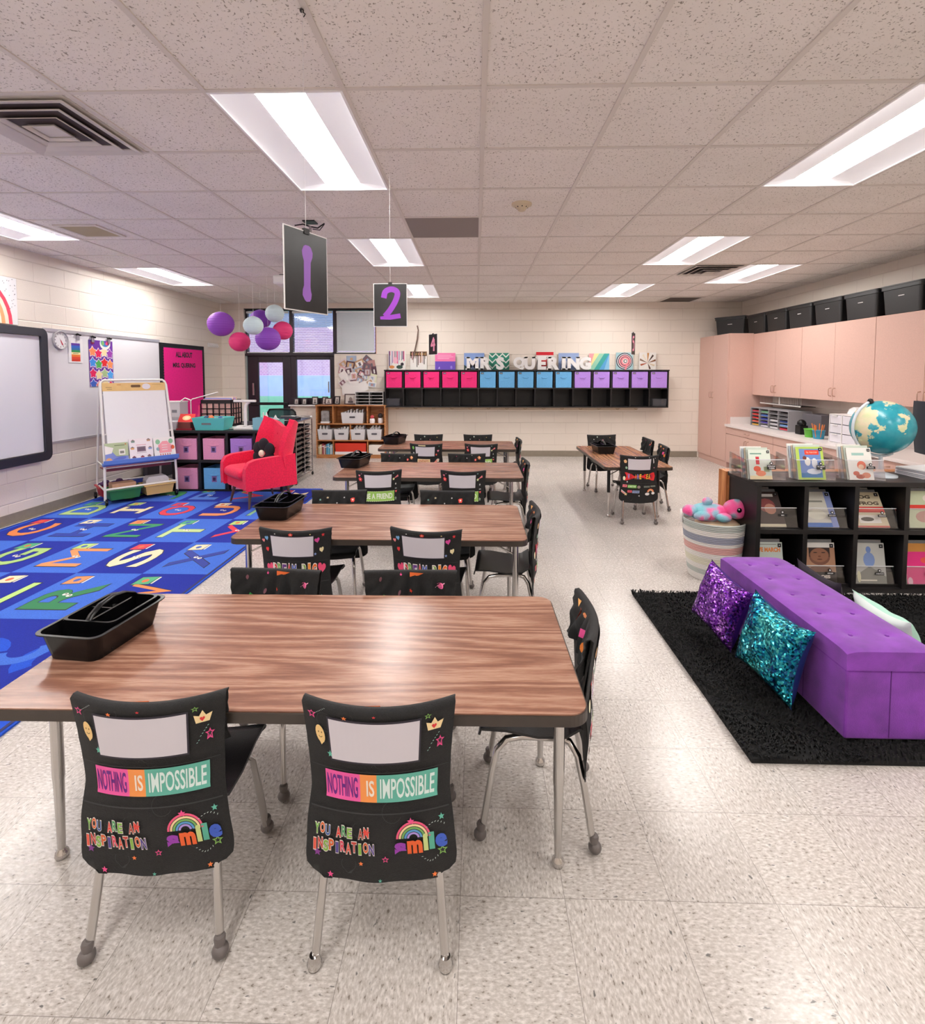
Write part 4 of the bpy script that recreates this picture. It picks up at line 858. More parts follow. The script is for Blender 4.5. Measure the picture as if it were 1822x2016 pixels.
for k, (x, w, hh, c_, lb) in enumerate(bk):
    T = leanT(x, w); f = MB().box(-w/2, w/2, .0, .012, 0, hh, PAPER, T); a = Art(); a.rect(-w/2, 0, w/2, hh, c_, 1)
    if k == 0:
        a.poly([(-w/2, .0), (-w/2, .19), (-.04, .12), (.0, .06), (.11, .07), (.11, 0)], '#7f8ed0', 2, True).poly([(-w/2, .1), (-w/2, .2), (-.03, .17), (-.05, .11)], '#eeeae6', 3).rect(.02, .085, .08, .15, '#eeeae4', 3).rect(.03, .1, .07, .13, '#8a8478', 4).rect(-.02, .19, .08, .2, '#7c8a64', 3).ell(-.08, .03, .03, .03, '#e6a878', 3, 10).ell(.02, .04, .07, .02, '#5d6fc4', 3, 12, .2).ell(.09, .205, .008, .008, '#c87a3c', 3, 8)
    else:
        hs = [(-.08, .21, '#7f9a8c'), (.08, .215, '#c79a7c'), (-.08, .02, '#6f5f78'), (.005, .02, '#c8546c'), (.075, .025, '#8a8a88'), (-.09, .13, '#e2a86c'), (.09, .12, '#8aa0d0')] if k == 1 else []
        for hx, hy, hc in hs: a.rect(hx-.018, hy, hx+.018, hy+.018, hc, 2).poly([(hx-.024, hy+.018), (hx, hy+.036), (hx+.024, hy+.018)], '#7a3c50' if hy < .05 else '#8c7a74', 2)
        if k == 1: a.rect(-.045, .10, .045, .16, '#8a7484', 2).rect(-.035, .11, .035, .15, '#6c5a6c', 3).rect(-.05, .085, .05, .09, '#a8a0a4', 2).rect(-.05, .175, .05, .182, '#d89aa8', 2)
        if k == 2:
            a.poly([(-.06, .06), (-.07, .15), (-.02, .2), (.03, .2), (.08, .14), (.07, .06)], '#f3a3ac', 2, True).ell(-.07, .195, .025, .03, '#8fc49a', 2, 12).ell(.07, .195, .025, .03, '#8fc49a', 2, 12).ell(.085, .12, .022, .026, '#ea6a3c', 2, 12).ell(-.07, .11, .022, .022, '#8cb4bc', 2, 12)
            for q in range(5): a.rect(-.055+.025*q, .03, -.045+.025*q, .05, '#d84a4c', 3)
            for q in range(3): a.rect(-.03, .09+.03*q, .03, .097+.03*q, '#f6ecec', 3)
    a.emit(f, lambda x_, y_, h: tuple(T @ Vector((x_, -h, y_))))
    loose(f, 'picture_book', lb, 'book', EZ+Vector((cos(ang)*x*0, 0, 0)), ang, 'picture books on the easel ledge')
def tub(x, y, w, d, h, col, name, label, z=.06, rz=0, grp='plastic tubs under the easel'):
    m_ = pm('tub_'+col.lstrip('#'), col, .4); f = MB().frustum(-w/2, w/2, -d/2, d/2, 0, h, .02, m_, wall=.005)
    f.frustum(-w/2-.012, w/2+.012, -d/2-.012, d/2+.012, h-.014, h-.004, .012, m_, wall=.02) if False else None
    f.rings([[(sx*(w/2+.02+e), sy*(d/2+.02+e), zz) for sx, sy in ((-1, -1), (1, -1), (1, 1), (-1, 1))] for e, zz in ((0, h-.015), (.013, h-.012), (.013, h), (0, h))], m_, False, True, False, False)
    return loose(f, name, label, 'tub', EL(x, y, z), ang+rz, grp)
tub(-.175, .09, .28, .22, .12, '#2f7a4a', 'plastic_tub', 'green plastic tub at front left under the easel'); tub(.18, .09, .27, .22, .12, '#e6bf74', 'plastic_tub', 'yellow plastic tub at front right under the easel')
tub(-.2, .36, .28, .2, .12, '#c0283c', 'plastic_tub', 'red plastic tub behind the green one under the easel'); tub(.16, .36, .28, .2, .12, '#2a3f9c', 'plastic_tub', 'dark blue plastic tub behind the yellow one under the easel')
loose(MB().box(-.12, .12, -.08, .08, 0, .17, pm('brown_cardboard', '#c49a7c', .8, noise=.05)), 'cardboard_box', 'brown cardboard box standing in the green tub', 'box', EL(-.175, .09, .067), ang, bevel=.004)
loose(MB().prism([(-.13, 0), (.13, 0), (.11, .17), (.08, .2), (-.1, .2), (-.13, .16)], -.07, .07, pm('pale_paper_bundle', '#d8d5d6', .7, bump=.3), ax='y'), 'paper_bundle', 'whitish bundle of papers lying in the yellow tub', 'papers', EL(.18, .09, .067), ang)
f = MB()
for k in range(7): f.ball((-.12+.045*k, .0+.02*(k % 2), .06+.02*sin(k*2)), .04, pm('plum_fabric', '#52305e', .8), 8, (1, .7, .7))
loose(f, 'fabric_scraps', 'dark plum fabric scraps heaped in the red tub', 'fabric', EL(-.2, .38, .13), ang)
f = MB().box(-.12, .12, -.06, .06, 0, .1, pm('smoky_case', '#5c5f68', .2)).tube([(-.12, -.065, .0), (-.12, -.065, .1), (-.03, -.065, .1)], .008, WHITE, 6)
loose(f, 'clear_case', 'smoky plastic case beneath the easel ledge at right', 'case', EL(.2, .3, .30), ang) if False else None
# ================================================================ lanterns
def lantern(u, v, rpx, Y, col, name, label):
    p = at(u, v, Y); R_ = (at(u+rpx, v, Y)-p).length; m_ = pm('paper_'+name, col, .6, noise=.04, nscale=8)
    r = thing('paper_lantern', label, 'paper lantern', p, 0, 'round paper lanterns hanging over the desk corner'); n = 14; prof = []
    for i in range(n*3+1):
        t = -pi/2+.2+(pi-.4)*i/(n*3); k = 1-.03*abs(sin(pi*i/3)); prof.append((R_*cos(t)*k, R_*.94*sin(t)))
    rs = [[(rr*cos(2*pi*j/28), rr*sin(2*pi*j/28), z) for j in range(28)] for rr, z in prof]
    MB().rings(rs, m_, True, True, False, False).build('shade', r)
    MB().tube([(R_*.2*cos(2*pi*j/16), R_*.2*sin(2*pi*j/16), R_*.92) for j in range(16)], .003, WFRAME, 5, True).tube([(-R_*.2, 0, R_*.92), (0, 0, R_*.97), (R_*.2, 0, R_*.92)], .002, WFRAME, 5).build('wire_ring', r)
    MB().tube([(0, 0, R_*.97), (0, 0, CH-p.z-.001)], .0012, WHITE, 4).build('thread', r)
lantern(435, 638, 25, 6.6, '#9a4fc8', 'violet', 'purple paper lantern at far left of the cluster, hanging apart'); lantern(472, 673, 20, 6.6, '#ee3c80', 'pink', 'hot pink paper lantern, lowest at left of the cluster')
lantern(499, 641, 19, 6.0, '#cfe4ea', 'ice', 'pale blue paper lantern in the middle of the cluster'); lantern(513, 629, 20, 6.85, '#7b3cb0', 'violet_dark', 'purple paper lantern half hidden behind the pale blue ones')
lantern(541, 617, 18, 6.6, '#cfe4ea', 'ice', 'pale blue paper lantern, topmost of the cluster'); lantern(557, 651, 19, 6.9, '#ee3c80', 'pink', 'hot pink paper lantern at right of the cluster')
lantern(528, 667, 24, 6.4, '#8a44bc', 'violet_mid', 'purple paper lantern, lowest in the middle of the cluster')
# ================================================================ hanging number sheets
def sign(ch, cxyz, rz, w, h, col, label, glyph, top=CH):
    r = thing('number_sign', label, 'hanging sign', cxyz, rz, 'black number sheets hanging over the tables')
    MB().box(-w/2-.004, w/2+.004, -.0015, .0015, -h/2-.004, h/2+.004, PAPER).build('laminate_sheet', r)
    f = MB().box(-w/2, w/2, -.0022, .0022, -h/2, h/2, pm('chalk_black_paper', '#1b1b1e', .3, noise=.6, nscale=10)); glyph(f, .0022); f.build('number_paper', r)
    MB().tube([(0, 0, h/2), (0, 0, top-cxyz[2])], .001, WHITE, 4).build('thread', r); MB().box(-.012, .012, -.006, .006, h/2-.008, h/2+.012, BLK).build('clip', r)
    return r
def strip(f, pts, ws, d, col):
    P = [Vector((p[0], p[1])) for p in pts]; L = []; N = len(P)
    for i in range(N):
        t = (P[min(i+1, N-1)]-P[max(i-1, 0)]).normalized(); n = Vector((-t.y, t.x))*ws[i]/2; L.append((P[i]+n, P[i]-n))
    for s_ in (-1, 1):
        vs = []; [vs.extend([(a.x, s_*d, a.y), (b.x, s_*d, b.y)]) for a, b in L]; f.add(vs, [(2*i, 2*i+1, 2*i+3, 2*i+2) for i in range(N-1)], col)
VI, PP = pm('painted_violet', '#9a62c8', .4), pm('painted_pink', '#f09ab8', .4)
def cat(pts, n=6):
    P = [Vector(p) for p in pts]; P = [P[0]*2-P[1]]+P+[P[-1]*2-P[-2]]; o = []
    for i in range(1, len(P)-2):
        for k in range(n):
            t = k/n; o.append(.5*((2*P[i])+(P[i+1]-P[i-1])*t+(2*P[i-1]-5*P[i]+4*P[i+1]-P[i+2])*t*t+(3*P[i]-P[i-1]-3*P[i+1]+P[i+2])*t**3))
    o.append(P[-2]); return [(p.x, p.y) for p in o]
def g1(f, d): strip(f, [(.003, .092), (.003, .087), (.003, .07), (.003, .055), (.002, .035), (0, -.05), (-.002, -.065), (-.001, -.08), (.003, -.097), (.004, -.104)], [.018, .036, .053, .05, .034, .032, .04, .046, .032, .016], d+.0006, VI)
def g2(f, d):
    pts = cat([(-.042, .045), (-.03, .085), (.01, .10), (.045, .08), (.035, .03), (.0, -.03), (-.035, -.072)]); strip(f, pts, [.036]*len(pts), d+.0006, pm('painted_purple', '#9b3cc4', .4)); strip(f, [(-.065, -.082), (0, -.078), (.065, -.068)], [.018, .03, .03], d+.0012, pm('painted_purple', '#9b3cc4'))
def g4(f, d): strip(f, [(.02, .09), (-.04, -.01), (-.045, -.02)], [.03, .03, .03], d+.0006, PP); strip(f, [(-.055, -.018), (.055, -.005)], [.03, .03], d+.0008, PP); strip(f, [(.028, .07), (.02, -.09)], [.032, .036], d+.001, PP)
def g5(f, d):
    strip(f, [(.045, .09), (-.03, .085)], [.028, .028], d+.0006, PP); strip(f, [(-.03, .09), (-.035, .02)], [.026, .026], d+.0008, PP); pts = cat([(-.03, .02), (.02, .03), (.045, -.02), (.02, -.075), (-.04, -.08)]); strip(f, pts, [.028]*len(pts), d+.001, PP)
sign('1', (-.597, 1.815, 1.857), radians(65), .205, .275, 'v', 'black sheet with a purple 1, turned aslant, nearest of the hanging numbers', g1)
sign('2', (-.547, 3.3, 1.936), 0, .208, .267, 'v', 'black sheet with a purple 2 hanging over the second table', g2)
sign('4', (-.572, 6.9, 1.888), radians(-52), .2, .27, 'p', 'small black sheet with a pink 4 over the farthest table', g4)
sign('5', (2.03, 6.7, 1.88), radians(60), .19, .275, 'p', 'small narrow-looking black sheet with a pink 5 over the lone table', g5)
# projector bracket and projector
r = thing('ceiling_projector', 'white projector with black bracket mostly hidden behind the number 1 sheet', 'projector', (-2.05, 5.72, 2.52))
MB().box(-.16, .16, -.14, .14, -.05, .05, WHITE).build('body', r, bevel=.02); MB().tube([(0, 0, .05), (0, 0, CH-2.52)], .02, BLK, 8).box(-.1, .1, -.1, .1, .05, .06, BLK).build('bracket', r)
f = MB().box(-.05, .05, -.05, .05, -.01, 0, BLK).tube([(-.13, 0, -.03), (-.06, .0, -.02), (0, 0, -.04), (.06, .01, -.05), (.12, 0, -.015)], .006, BLK, 6).tube([(0, 0, -.04), (0, 0, -.09)], .012, CHROME2, 8).tube([(.02, 0, -.06), (.08, 0, -.07), (.12, 0, -.02)], .004, BLK, 6)
tag(f.build('cable_bracket', loc=(-1.38, 4.31, CH)), 'black cable bracket on the ceiling behind the number 1 sheet top', 'bracket')
# ================================================================ black cube organiser (left)
def open_unit(r, x0, x1, y0, y1, z0, z1, cols, rows, t, mat, zs=None, name='shelf'):
    MB().box(x0, x1, y1-.008, y1, z0, z1, mat).build('back_panel', r)
    MB().box(x0-t/2, x1+t/2, y0-.004, y1, z1-t, z1, mat).build('top_panel', r, bevel=.002)
    MB().box(x0, x1, y0, y1-.008, z0, z0+t, mat).build('bottom_panel', r)
    for x in (x0, x1-t): MB().box(x, x+t, y0, y1-.008, z0+t, z1-t, mat).build('side_panel', r)
    zz = zs or [z0+(z1-z0)*i/rows for i in range(1, rows)]
    for z in zz: MB().box(x0+t, x1-t, y0+.004, y1-.008, z-t/2, z+t/2, mat).build('shelf', r)
    lv = [z0+t]+[q for z in zz for q in (z-t/2, z+t/2)]+[z1-t]
    for i in range(0, len(lv), 2):
        for k in range(1, cols):
            x = x0+(x1-x0)*k/cols; MB().box(x-t/2, x+t/2, y0+.006, y1-.008, lv[i], lv[i+1], mat).build('divider', r)
cx0, cx1, cy0 = -3.835, -2.43, 6.33; U = thing('cube_organizer', 'black eight-cube organiser behind the easel and the pink armchair', 'shelf unit', (0, 0, 0))
open_unit(U, cx0, cx1, cy0, cy0+.38, .0, .78, 4, 2, .032, BLKW)
def fab_bin(w, h, d, mat, label_kind):
    r = thing('fabric_bin', '', 'storage bin', (0, 0, 0)); f = MB().frustum(-w/2, w/2, -d/2, d/2, 0, h, .002, mat, wall=.006); f.build('box', r, bevel=.003)
    if label_kind == 'tag':
        MB().tube([(-.05, -d/2-.002, h*.66), (-.03, -d/2-.014, h*.62), (.03, -d/2-.014, h*.62), (.05, -d/2-.002, h*.66)], .007, mat, 6).build('pull_loop', r)
        MB().box(-w/2+.015, -w/2+.065, -d/2-.0035, -d/2-.001, h-.04, h-.012, BLK).box(-w/2+.02, -w/2+.06, -d/2-.0042, -d/2-.003, h-.03, h-.022, pm('label_grey', '#c8c2cc', .5)).build('name_tag', r)
    else:
        MB().box(-.032, .032, -d/2-.005, -d/2-.001, h*.34, h*.62, pm('dusty_violet_tag', '#8c70a8', .5)).box(-.018, .018, -d/2-.007, -d/2-.004, h*.4, h*.56, pm('plum_inset', '#3c2450', .5)).build('tag', r, bevel=.002)
        MB().tube([(-.07, -d/2-.002, h*.7), (-.02, -d/2-.012, h*.66), (.03, -d/2-.012, h*.66), (.07, -d/2-.002, h*.69)], .004, mat, 6).build('pull_loop', r)
    return r
cols_ = ['rose', 'rose', 'lilac', 'rose', 'rose', 'blue', 'rose', 'rose']; cm = {'rose': ROSEB, 'lilac': LILACB, 'blue': BLUEB, 'pink': PINKB}
bp = {k: fab_bin(.27, .27, .3, cm[k], 'inset') for k in ('rose', 'lilac', 'blue')}; seen = set()
cn = ['leftmost column', 'second column', 'third column', 'rightmost column']
for i, k in enumerate(cols_):
    ci, ri = i % 4, i//4; x = cx0+(cx1-cx0)*(ci+.5)/4; loc = (x, cy0+.172, .409 if ri == 0 else .033)
    lb = '%s fabric bin in the %s row of the cube organiser, %s' % ({'rose': 'rose pink', 'lilac': 'lilac', 'blue': 'light blue'}[k], 'upper' if ri == 0 else 'lower', cn[ci])
    if k not in seen: seen.add(k); bp[k].location = loc; bp[k]['label'] = lb; bp[k]['group'] = 'fabric bins in the cube organiser'
    else: dup(bp[k], loc, 0, lb, 'fabric bins in the cube organiser')
# things on it
def tubm(f, w, d, h, m_, g=.015, wall=.004): return f.frustum(-w/2, w/2, -d/2, d/2, 0, h, g, m_, wall=wall)
r = thing('teal_basket', 'teal plastic basket with a label plate on the cube organiser', 'basket', (-3.36, 6.47, .781))
f = tubm(MB(), .36, .22, .16, TEAL, .03); f.build('basket', r, bevel=.003); MB().box(-.09, .03, -.128, -.122, .07, .11, pm('grey_label_plate', '#6b7274', .5)).build('label_plate', r)
MB().box(-.13, .13, -.0, .02, .005, .15, PAPER).ball((-.02, -.02, .15), .035, ink('#ee7a44'), 10).ball((.08, .02, .14), .03, ink('#3c5c9c'), 10).ball((-.09, .0, .145), .035, ink('#2a4c70'), 10).build('contents', r)
loose(MB().box(-.2, .2, -.09, .09, 0, .018, pm('mint_tray', '#cfe3da', .4)), 'flat_tray', 'thin pale tray lying behind the teal basket', 'tray', (-3.28, 6.6, .781), 0)
r = thing('red_box', 'red and brown sheet-topped box between the easel and the teal basket', 'box', (-3.70, 6.45, .781))
f = MB().box(-.08, .08, -.06, .06, 0, .1, pm('brown_tin', '#7c3a34', .5)).box(-.1, .1, -.07, .07, 0, .02, pm('dark_red', '#9c1f30', .5)); f.build('base', r)
T = Matrix.Translation((0, -.03, .1)) @ Matrix.Rotation(radians(-35), 4, 'X'); f = MB().box(-.1, .1, 0, .006, 0, .12, ink('#e2302c'), T); a = Art(); a.ell(0, .06, .055, .035, '#f2c890', 1, 16).ell(0, .06, .03, .02, '#f4e0b4', 2, 12); a.emit(f, lambda x, y, h: tuple(T @ Vector((x, -h, y)))); f.build('card', r)
for x, z0, w, h_, lb in ((-3.92, .781, .2, .1, 'lower'), (-3.9, .9, .26, .2, 'upper')):
    if lb == 'lower': loose(MB().box(-w/2, w/2, -.1, .1, 0, h_, FROST), 'frosted_storage_box', 'low frosted plastic drawer right of the easel leg', 'storage box', (x, 6.53, z0), 0, bevel=.004)
r = thing('document_camera', 'white document camera arm with a horizontal bar on the cube organiser', 'document camera', (-2.96, 6.5, .781))
MB().box(-.13, .13, -.07, .07, 0, .03, WHITE).box(-.1, -.02, -.05, .05, .03, .05, WHITE).box(.03, .1, -.05, .05, .03, .05, WHITE).build('base', r, bevel=.006)
MB().tube([(.0, 0, .04), (.0, 0, .25), (.01, 0, .31), (.04, 0, .345), (.06, 0, .35)], .02, WHITE, 10).build('arm', r)
MB().box(-.14, .14, -.03, .02, .35, .38, WHITE).build('head', r, bevel=.006)
for k, (x, w, h_, c_, lb) in enumerate(((-2.735, .2, .15, '#86bfd2', 'pale blue square organiser box behind the armchair'), (-2.57, .17, .13, '#6cb8ae', 'sea-green box with a tissue behind the armchair'))):
    rr = thing('desk_organizer', lb, 'box', (x, 6.5, .781)); f = tubm(MB(), w, .14, h_, pm('tint_'+c_.lstrip('#'), c_, .4), .003, .005); f.build('box', rr)
    f = MB()
    if k == 0: f.tube([(0, 0, .02), (.01, 0, .22)], .008, WHITE, 8).lathe([(.02, .03), (.02, .17), (.01, .19), (.006, .22)], WHITE, 12, c=(.05, 0))
    else: f.prism([(-.05, .12), (-.02, .15), (.0, .185), (.015, .15), (.05, .125)], -.01, .015, PAPER, ax='y')
    f.build('contents', rr)
# teacher desk behind
r = thing('teacher_desk', 'dark desk corner crowded with crates behind the cube organiser', 'desk', (-3.75, 7.25, 0)); DW = pm('dark_grey_laminate', '#34303a', .4)
MB().box(-.85, .85, -.4, .4, .74, .78, DW).build('desktop', r, bevel=.003)
for sx in (-1, 1): MB().box(sx*.8-.03, sx*.8+.03, -.36, .36, 0, .74, DW).build('side_panel', r)
def crate(x, y, z, w, d, h, label, rz=0):
    r = thing('lattice_crate', label, 'crate', (x, y, z), rz, 'black lattice crates on the desk'); CM_ = pm('black_crate', '#1c1418', .4)
    f = MB()
    for q in range(4):
        ww, dd = (w, d) if q % 2 == 0 else (d, w); T = Matrix.Rotation(q*pi/2, 4, 'Z'); n = max(3, int(ww/.07))
        f.box(-ww/2, ww/2, -dd/2, -dd/2+.008, h-.05, h, CM_, T).box(-ww/2, ww/2, -dd/2, -dd/2+.008, 0, .03, CM_, T)
        for i in range(n+1): xx = -ww/2+ww*i/n; f.box(xx-.008, xx+.008, -dd/2, -dd/2+.008, .03, h-.05, CM_, T)
        for i in range(1, 4): zz = .03+(h-.08)*i/4; f.box(-ww/2, ww/2, -dd/2, -dd/2+.008, zz-.006, zz+.006, CM_, T)
    f.build('lattice', r)
    MB().box(-w/2+.012, w/2-.012, -d/2+.012, d/2-.012, .004, h-.05, pm('peach_folders', '#d9a9a4', .7, noise=.25, nscale=14)).build('folders', r)
    f = MB()
    for i in range(6): f.box(-w/2+.02, w/2-.03, -d/2+.03+i*d*.13, -d/2+.04+i*d*.13, h-.05, h+.01+.012*(i % 3), ink(['#e8b4c4', '#8a9ce0', '#f0e0d4', '#e27c9a', '#c9b8e8', '#f2d0c0'][i]))
    f.build('file_tops', r)
crate(-3.52, 7.0, .781, .42, .3, .36, 'black lattice crate of files, left of the document camera'); pass
loose(MB().box(-.14, .14, -.1, .1, 0, .2, FROST).box(-.145, .145, -.105, .105, .2, .215, WHITE).box(.03, .1, -.103, -.1, .06, .1, ink('#8a8a90')), 'storage_tote', 'white translucent tote beside the pink bulletin board', 'storage box', (-4.2, 7.02, .90), 0)
loose(MB().box(-.2, .2, -.13, .13, 0, .12, pm('grey_printer', '#b8b4b8', .4)), 'printer', 'low grey machine below the white tote beyond the easel', 'printer', (-4.2, 7.05, .781), 0, bevel=.006)
r = thing('desk_lamp', 'thin silver desk lamp with a long slanting arm before the bulletin board', 'lamp', (-3.92, 6.95, .781))
MB().lathe([(.07, 0), (.07, .015), (.02, .02)], CHROME2, 20).build('base', r); MB().tube([(0, 0, .02), (0, 0, .34), (.02, 0, .365), (.38, .0, .46)], .007, WHITE, 8).build('arm', r); MB().tube([(-.14, 0, .34), (-.08, 0, .38), (0, 0, .35)], .008, WHITE, 6).build('joint', r)
loose(MB().lathe([(.03, 0), (.035, .1), (.02, .12), (.018, .24), (.012, .25)], pm('magenta_bottle', '#e0286c', .3), 14), 'water_bottle', 'magenta bottle left of the black crates', 'bottle', (-3.83, 7.0, .90), 0) if False else loose(MB().lathe([(.04, 0), (.045, .13), (.02, .16), (.018, .27), (.012, .28)], pm('magenta_bottle', '#e0286c', .3), 14), 'water_bottle', 'magenta bottle left of the black crates', 'bottle', (-3.80, 6.95, .781), 0)
# mesh-backed office chair
def office_chair(loc, rz, label, z=.45, mesh=True):
    r = thing('office_chair', label, 'chair', loc, rz, None); CB = pm('charcoal_mesh', '#202833', .7)
    MB().prism(rrect(-.24, .24, -.24, .24, .08), z, z+.07, CB).build('seat', r, bevel=.02)
    MB().shell(lambda u, v: ((2*u-1)*(.23-.03*v**3), .24+.05*v-.05*(2*u-1)**2+.03, z+.2+.42*v), 10, 8, .02 if not mesh else .006, CB if not mesh else m_frost('smoky_mesh', '#34484e', .7) if 'smoky_mesh' not in MATS else MATS['smoky_mesh']).build('backrest', r)
    if mesh:
        pts = [((2*u-1)*(.235-.03*v**3), .24+.05*v-.05*(2*u-1)**2+.03, z+.2+.42*v) for u, v in [(0, 0), (0, .5), (0, .9), (.06, 1), (.5, 1.02), (.94, 1), (1, .9), (1, .5), (1, 0), (.5, -.03)]]
        MB().tube(pts, .014, BLK, 8, True).build('back_frame', r)
    MB().box(-.03, .03, .2, .3, z-.02, z+.3, BLK).tube([(0, 0, .1), (0, 0, z)], .025, BLK, 10).build('column', r)
    f = MB()
    for k in range(5): f.tube([(0, 0, .1), (.28*cos(k*1.2566), .28*sin(k*1.2566), .075)], [.028, .018], BLK, 8)
    f.build('base', r)
    for k in range(5): MB().ball((.28*cos(k*1.2566), .28*sin(k*1.2566), .032), .031, BLKG, 10).build('caster', r)
    return r
office_chair((-3.02, 8.15, 0), pi, 'mesh-backed office chair before the glass door', .32)
office_chair((3.80, 4.02, 0), pi/2, 'dark padded office chair cut off by the right edge near the globe', .66, False)
# ================================================================ pink armchair
r = thing('wingback_armchair', 'hot pink tufted wingback armchair on tapered wooden legs by the rug', 'armchair', (-2.49, 5.84, 0), radians(-43)); r.scale = (.95, .95, .95)
# local: faces -Y
f = MB().box(-.30, .30, -.30, .28, .22, .36, HOTP); f.build('seat_base', r, bevel=.03)
f = MB(); f.rings([[(x*(1-k), y*(1-k), z) for x, y in rrect(-.25, .25, -.36, .2, .07)] for k, z in ((.12, .345), (.0, .37), (-.02, .41), (0, .455), (.12, .475))], HOTP, True, True, True, True); f.build('seat_cushion', r, sub=1)
def arm(s_):
    o = [(-.34, .24), (-.345, .40), (-.34, .50), (-.30, .565), (-.22, .59), (-.05, .60), (.14, .605), (.26, .62), (.28, .24)]
    m = MB().prism(o, s_*.285 if s_ > 0 else -.37, s_*.285+.085 if s_ > 0 else -.285, HOTP, ax='x', smooth=False); m.build('arm', r, bevel=.028)
arm(1); arm(-1)
def wing(u, v):
    x = 2*u-1; a_ = abs(x); w = .33+.03*v; curl = max(0, a_-.62)/.38
    top = .91+.13*max(0, (a_-.1))**1.4*1.15; z = .40+(top-.40)*v
    y = .20+.10*v-.17*curl**1.5*(.55+.45*sin(pi*min(1, v*1.05)))-.0
    return (x*w*(1-.05*curl), y, z)
MB().shell(wing, 26, 12, -.07, HOTP).build('backrest', r, bevel=.02)
for x, z in ((-.12, .82), (.12, .82), (0, .73), (-.12, .64), (.12, .64)):
    MB().ball((x, wing(.5+x/.7, (z-.4)/.52)[1]-.006, z), .013, HOTP, 10, (1, .6, 1)).build('button', r)
WOODL = pm('dark_walnut_leg', '#5c4038', .4)
for sx, sy in ((-1, -1), (1, -1), (-1, 1), (1, 1)): MB().tube([(sx*.22, sy*.22-.01, .23), (sx*.27, sy*.27, 0)], [.022, .010], WOODL, 10).build('leg', r)
RCH = r
# black flower pillow on it
a0 = r.rotation_euler.z; o_ = Vector((-2.49, 5.84, 0))+Matrix.Rotation(a0, 3, 'Z') @ Vector((.04, .02, .58))
r = thing('flower_pillow', 'black flower-shaped cushion with a cream centre on the pink armchair', 'cushion', o_, a0+radians(20)); PLB = pm('black_plush', '#1a1620', .9, bump=.4, bscale=80, sheen=.05)
f = MB()
for k in range(6): f.ball((.10*cos(k*pi/3+.5), .0, .10*sin(k*pi/3+.5)), .078, PLB, 14, (1, .55, 1))
f.build('petals', r, sub=1); MB().ball((0, -.035, 0), .042, pm('cream_plush', '#e8dcc8', .9), 14, (1, .6, 1)).build('centre', r)
# ================================================================ rolling drawer cart
r = thing('drawer_cart', 'tall chrome rolling cart of stacked black drawers behind the pink armchair', 'drawer cart', (-2.64, 7.12, 0)); TRAY = pm('smoky_black_tray', '#202024', .25)
for sy in (-.34, .34):
    for sx in (-.23, .23): MB().tube([(sx, sy, .06), (sx, sy, .84)], .009, CHROME, 8).build('post', r)
f = MB()
for sx in (-.23, .23):
    f.tube([(sx, -.34, .84), (sx, .34, .84)], .008, CHROME, 8).tube([(sx, -.34, .07), (sx, .34, .07)], .008, CHROME, 8).tube([(sx, 0, .07), (sx, 0, .84)], .007, CHROME, 6)
    for k in range(10): f.tube([(sx, -.34, .12+.07*k), (sx, .34, .12+.07*k)], .004, CHROME, 5)
for sy in (-.34, .34): f.tube([(-.23, sy, .84), (-.23, sy, .87), (.23, sy, .87), (.23, sy, .84)], .008, CHROME, 8).tube([(-.23, sy, .07), (.23, sy, .07)], .008, CHROME, 8)
f.build('rail_frame', r)
for c_ in (-.17, .17):
    for k in range(10):
        z = .085+.07*k; T = Matrix.Translation((0, c_, z)); MB().frustum(-.195, .195, -.14, .14, 0, .05, .012, TRAY, T, wall=.004).box(-.21, .21, -.155, -.15, .035, .052, TRAY, T).box(.2, .214, -.12, .12, .036, .045, CHROME2, T).build('drawer', r)
MB().box(-.22, .22, -.33, .33, .845, .853, TRAY).box(-.12, .14, -.16, .14, .853, .875, BLK).build('top_tray', r, bevel=.003)
for sx in (-.23, .23):
    for sy in (-.34, .34): cb = MB().tube([(sx, sy, .07), (sx, sy, .04)], .008, BLK, 6).build('caster', r); MB().ball((sx, sy, .028), .027, BLKG, 12, (.6, 1, 1)).build('wheel', cb)
# ================================================================ oak bookcase
r = thing('oak_bookcase', 'low honey-oak bookcase of open cubbies under the window corner', 'bookcase', (0, 0, 0)); ox0, ox1, oy, oz = -2.815, -1.585, 8.94, .925
f = MB().box(ox0, ox0+.02, oy, 9.23, 0, oz, OAK); f.build('side_panel', r); MB().box(ox1-.02, ox1, oy, 9.23, 0, oz, OAK).build('side_panel', r)
MB().box(ox0, ox1, 9.22, 9.232, .05, oz, OAK).build('back_panel', r); MB().box(ox0-.01, ox1+.01, oy-.01, 9.235, oz, oz+.018, OAK).build('top_panel', r)
for z in (.055, .315, .61): MB().box(ox0+.02, ox1-.02, oy+.003, 9.22, z-.011, z+.009, OAK).build('shelf', r)
MB().box(ox0+.02, ox1-.02, oy+.01, oy+.02, 0, .045, OAK).build('plinth', r)
for x, z0, z1 in ((-2.515, .62, oz), (-1.905, .62, oz), (-2.21, .324, .6), (-2.515, .065, .304), (-1.905, .065, .304)): MB().box(x-.009, x+.009, oy+.004, 9.22, z0, z1, OAK).build('divider', r)
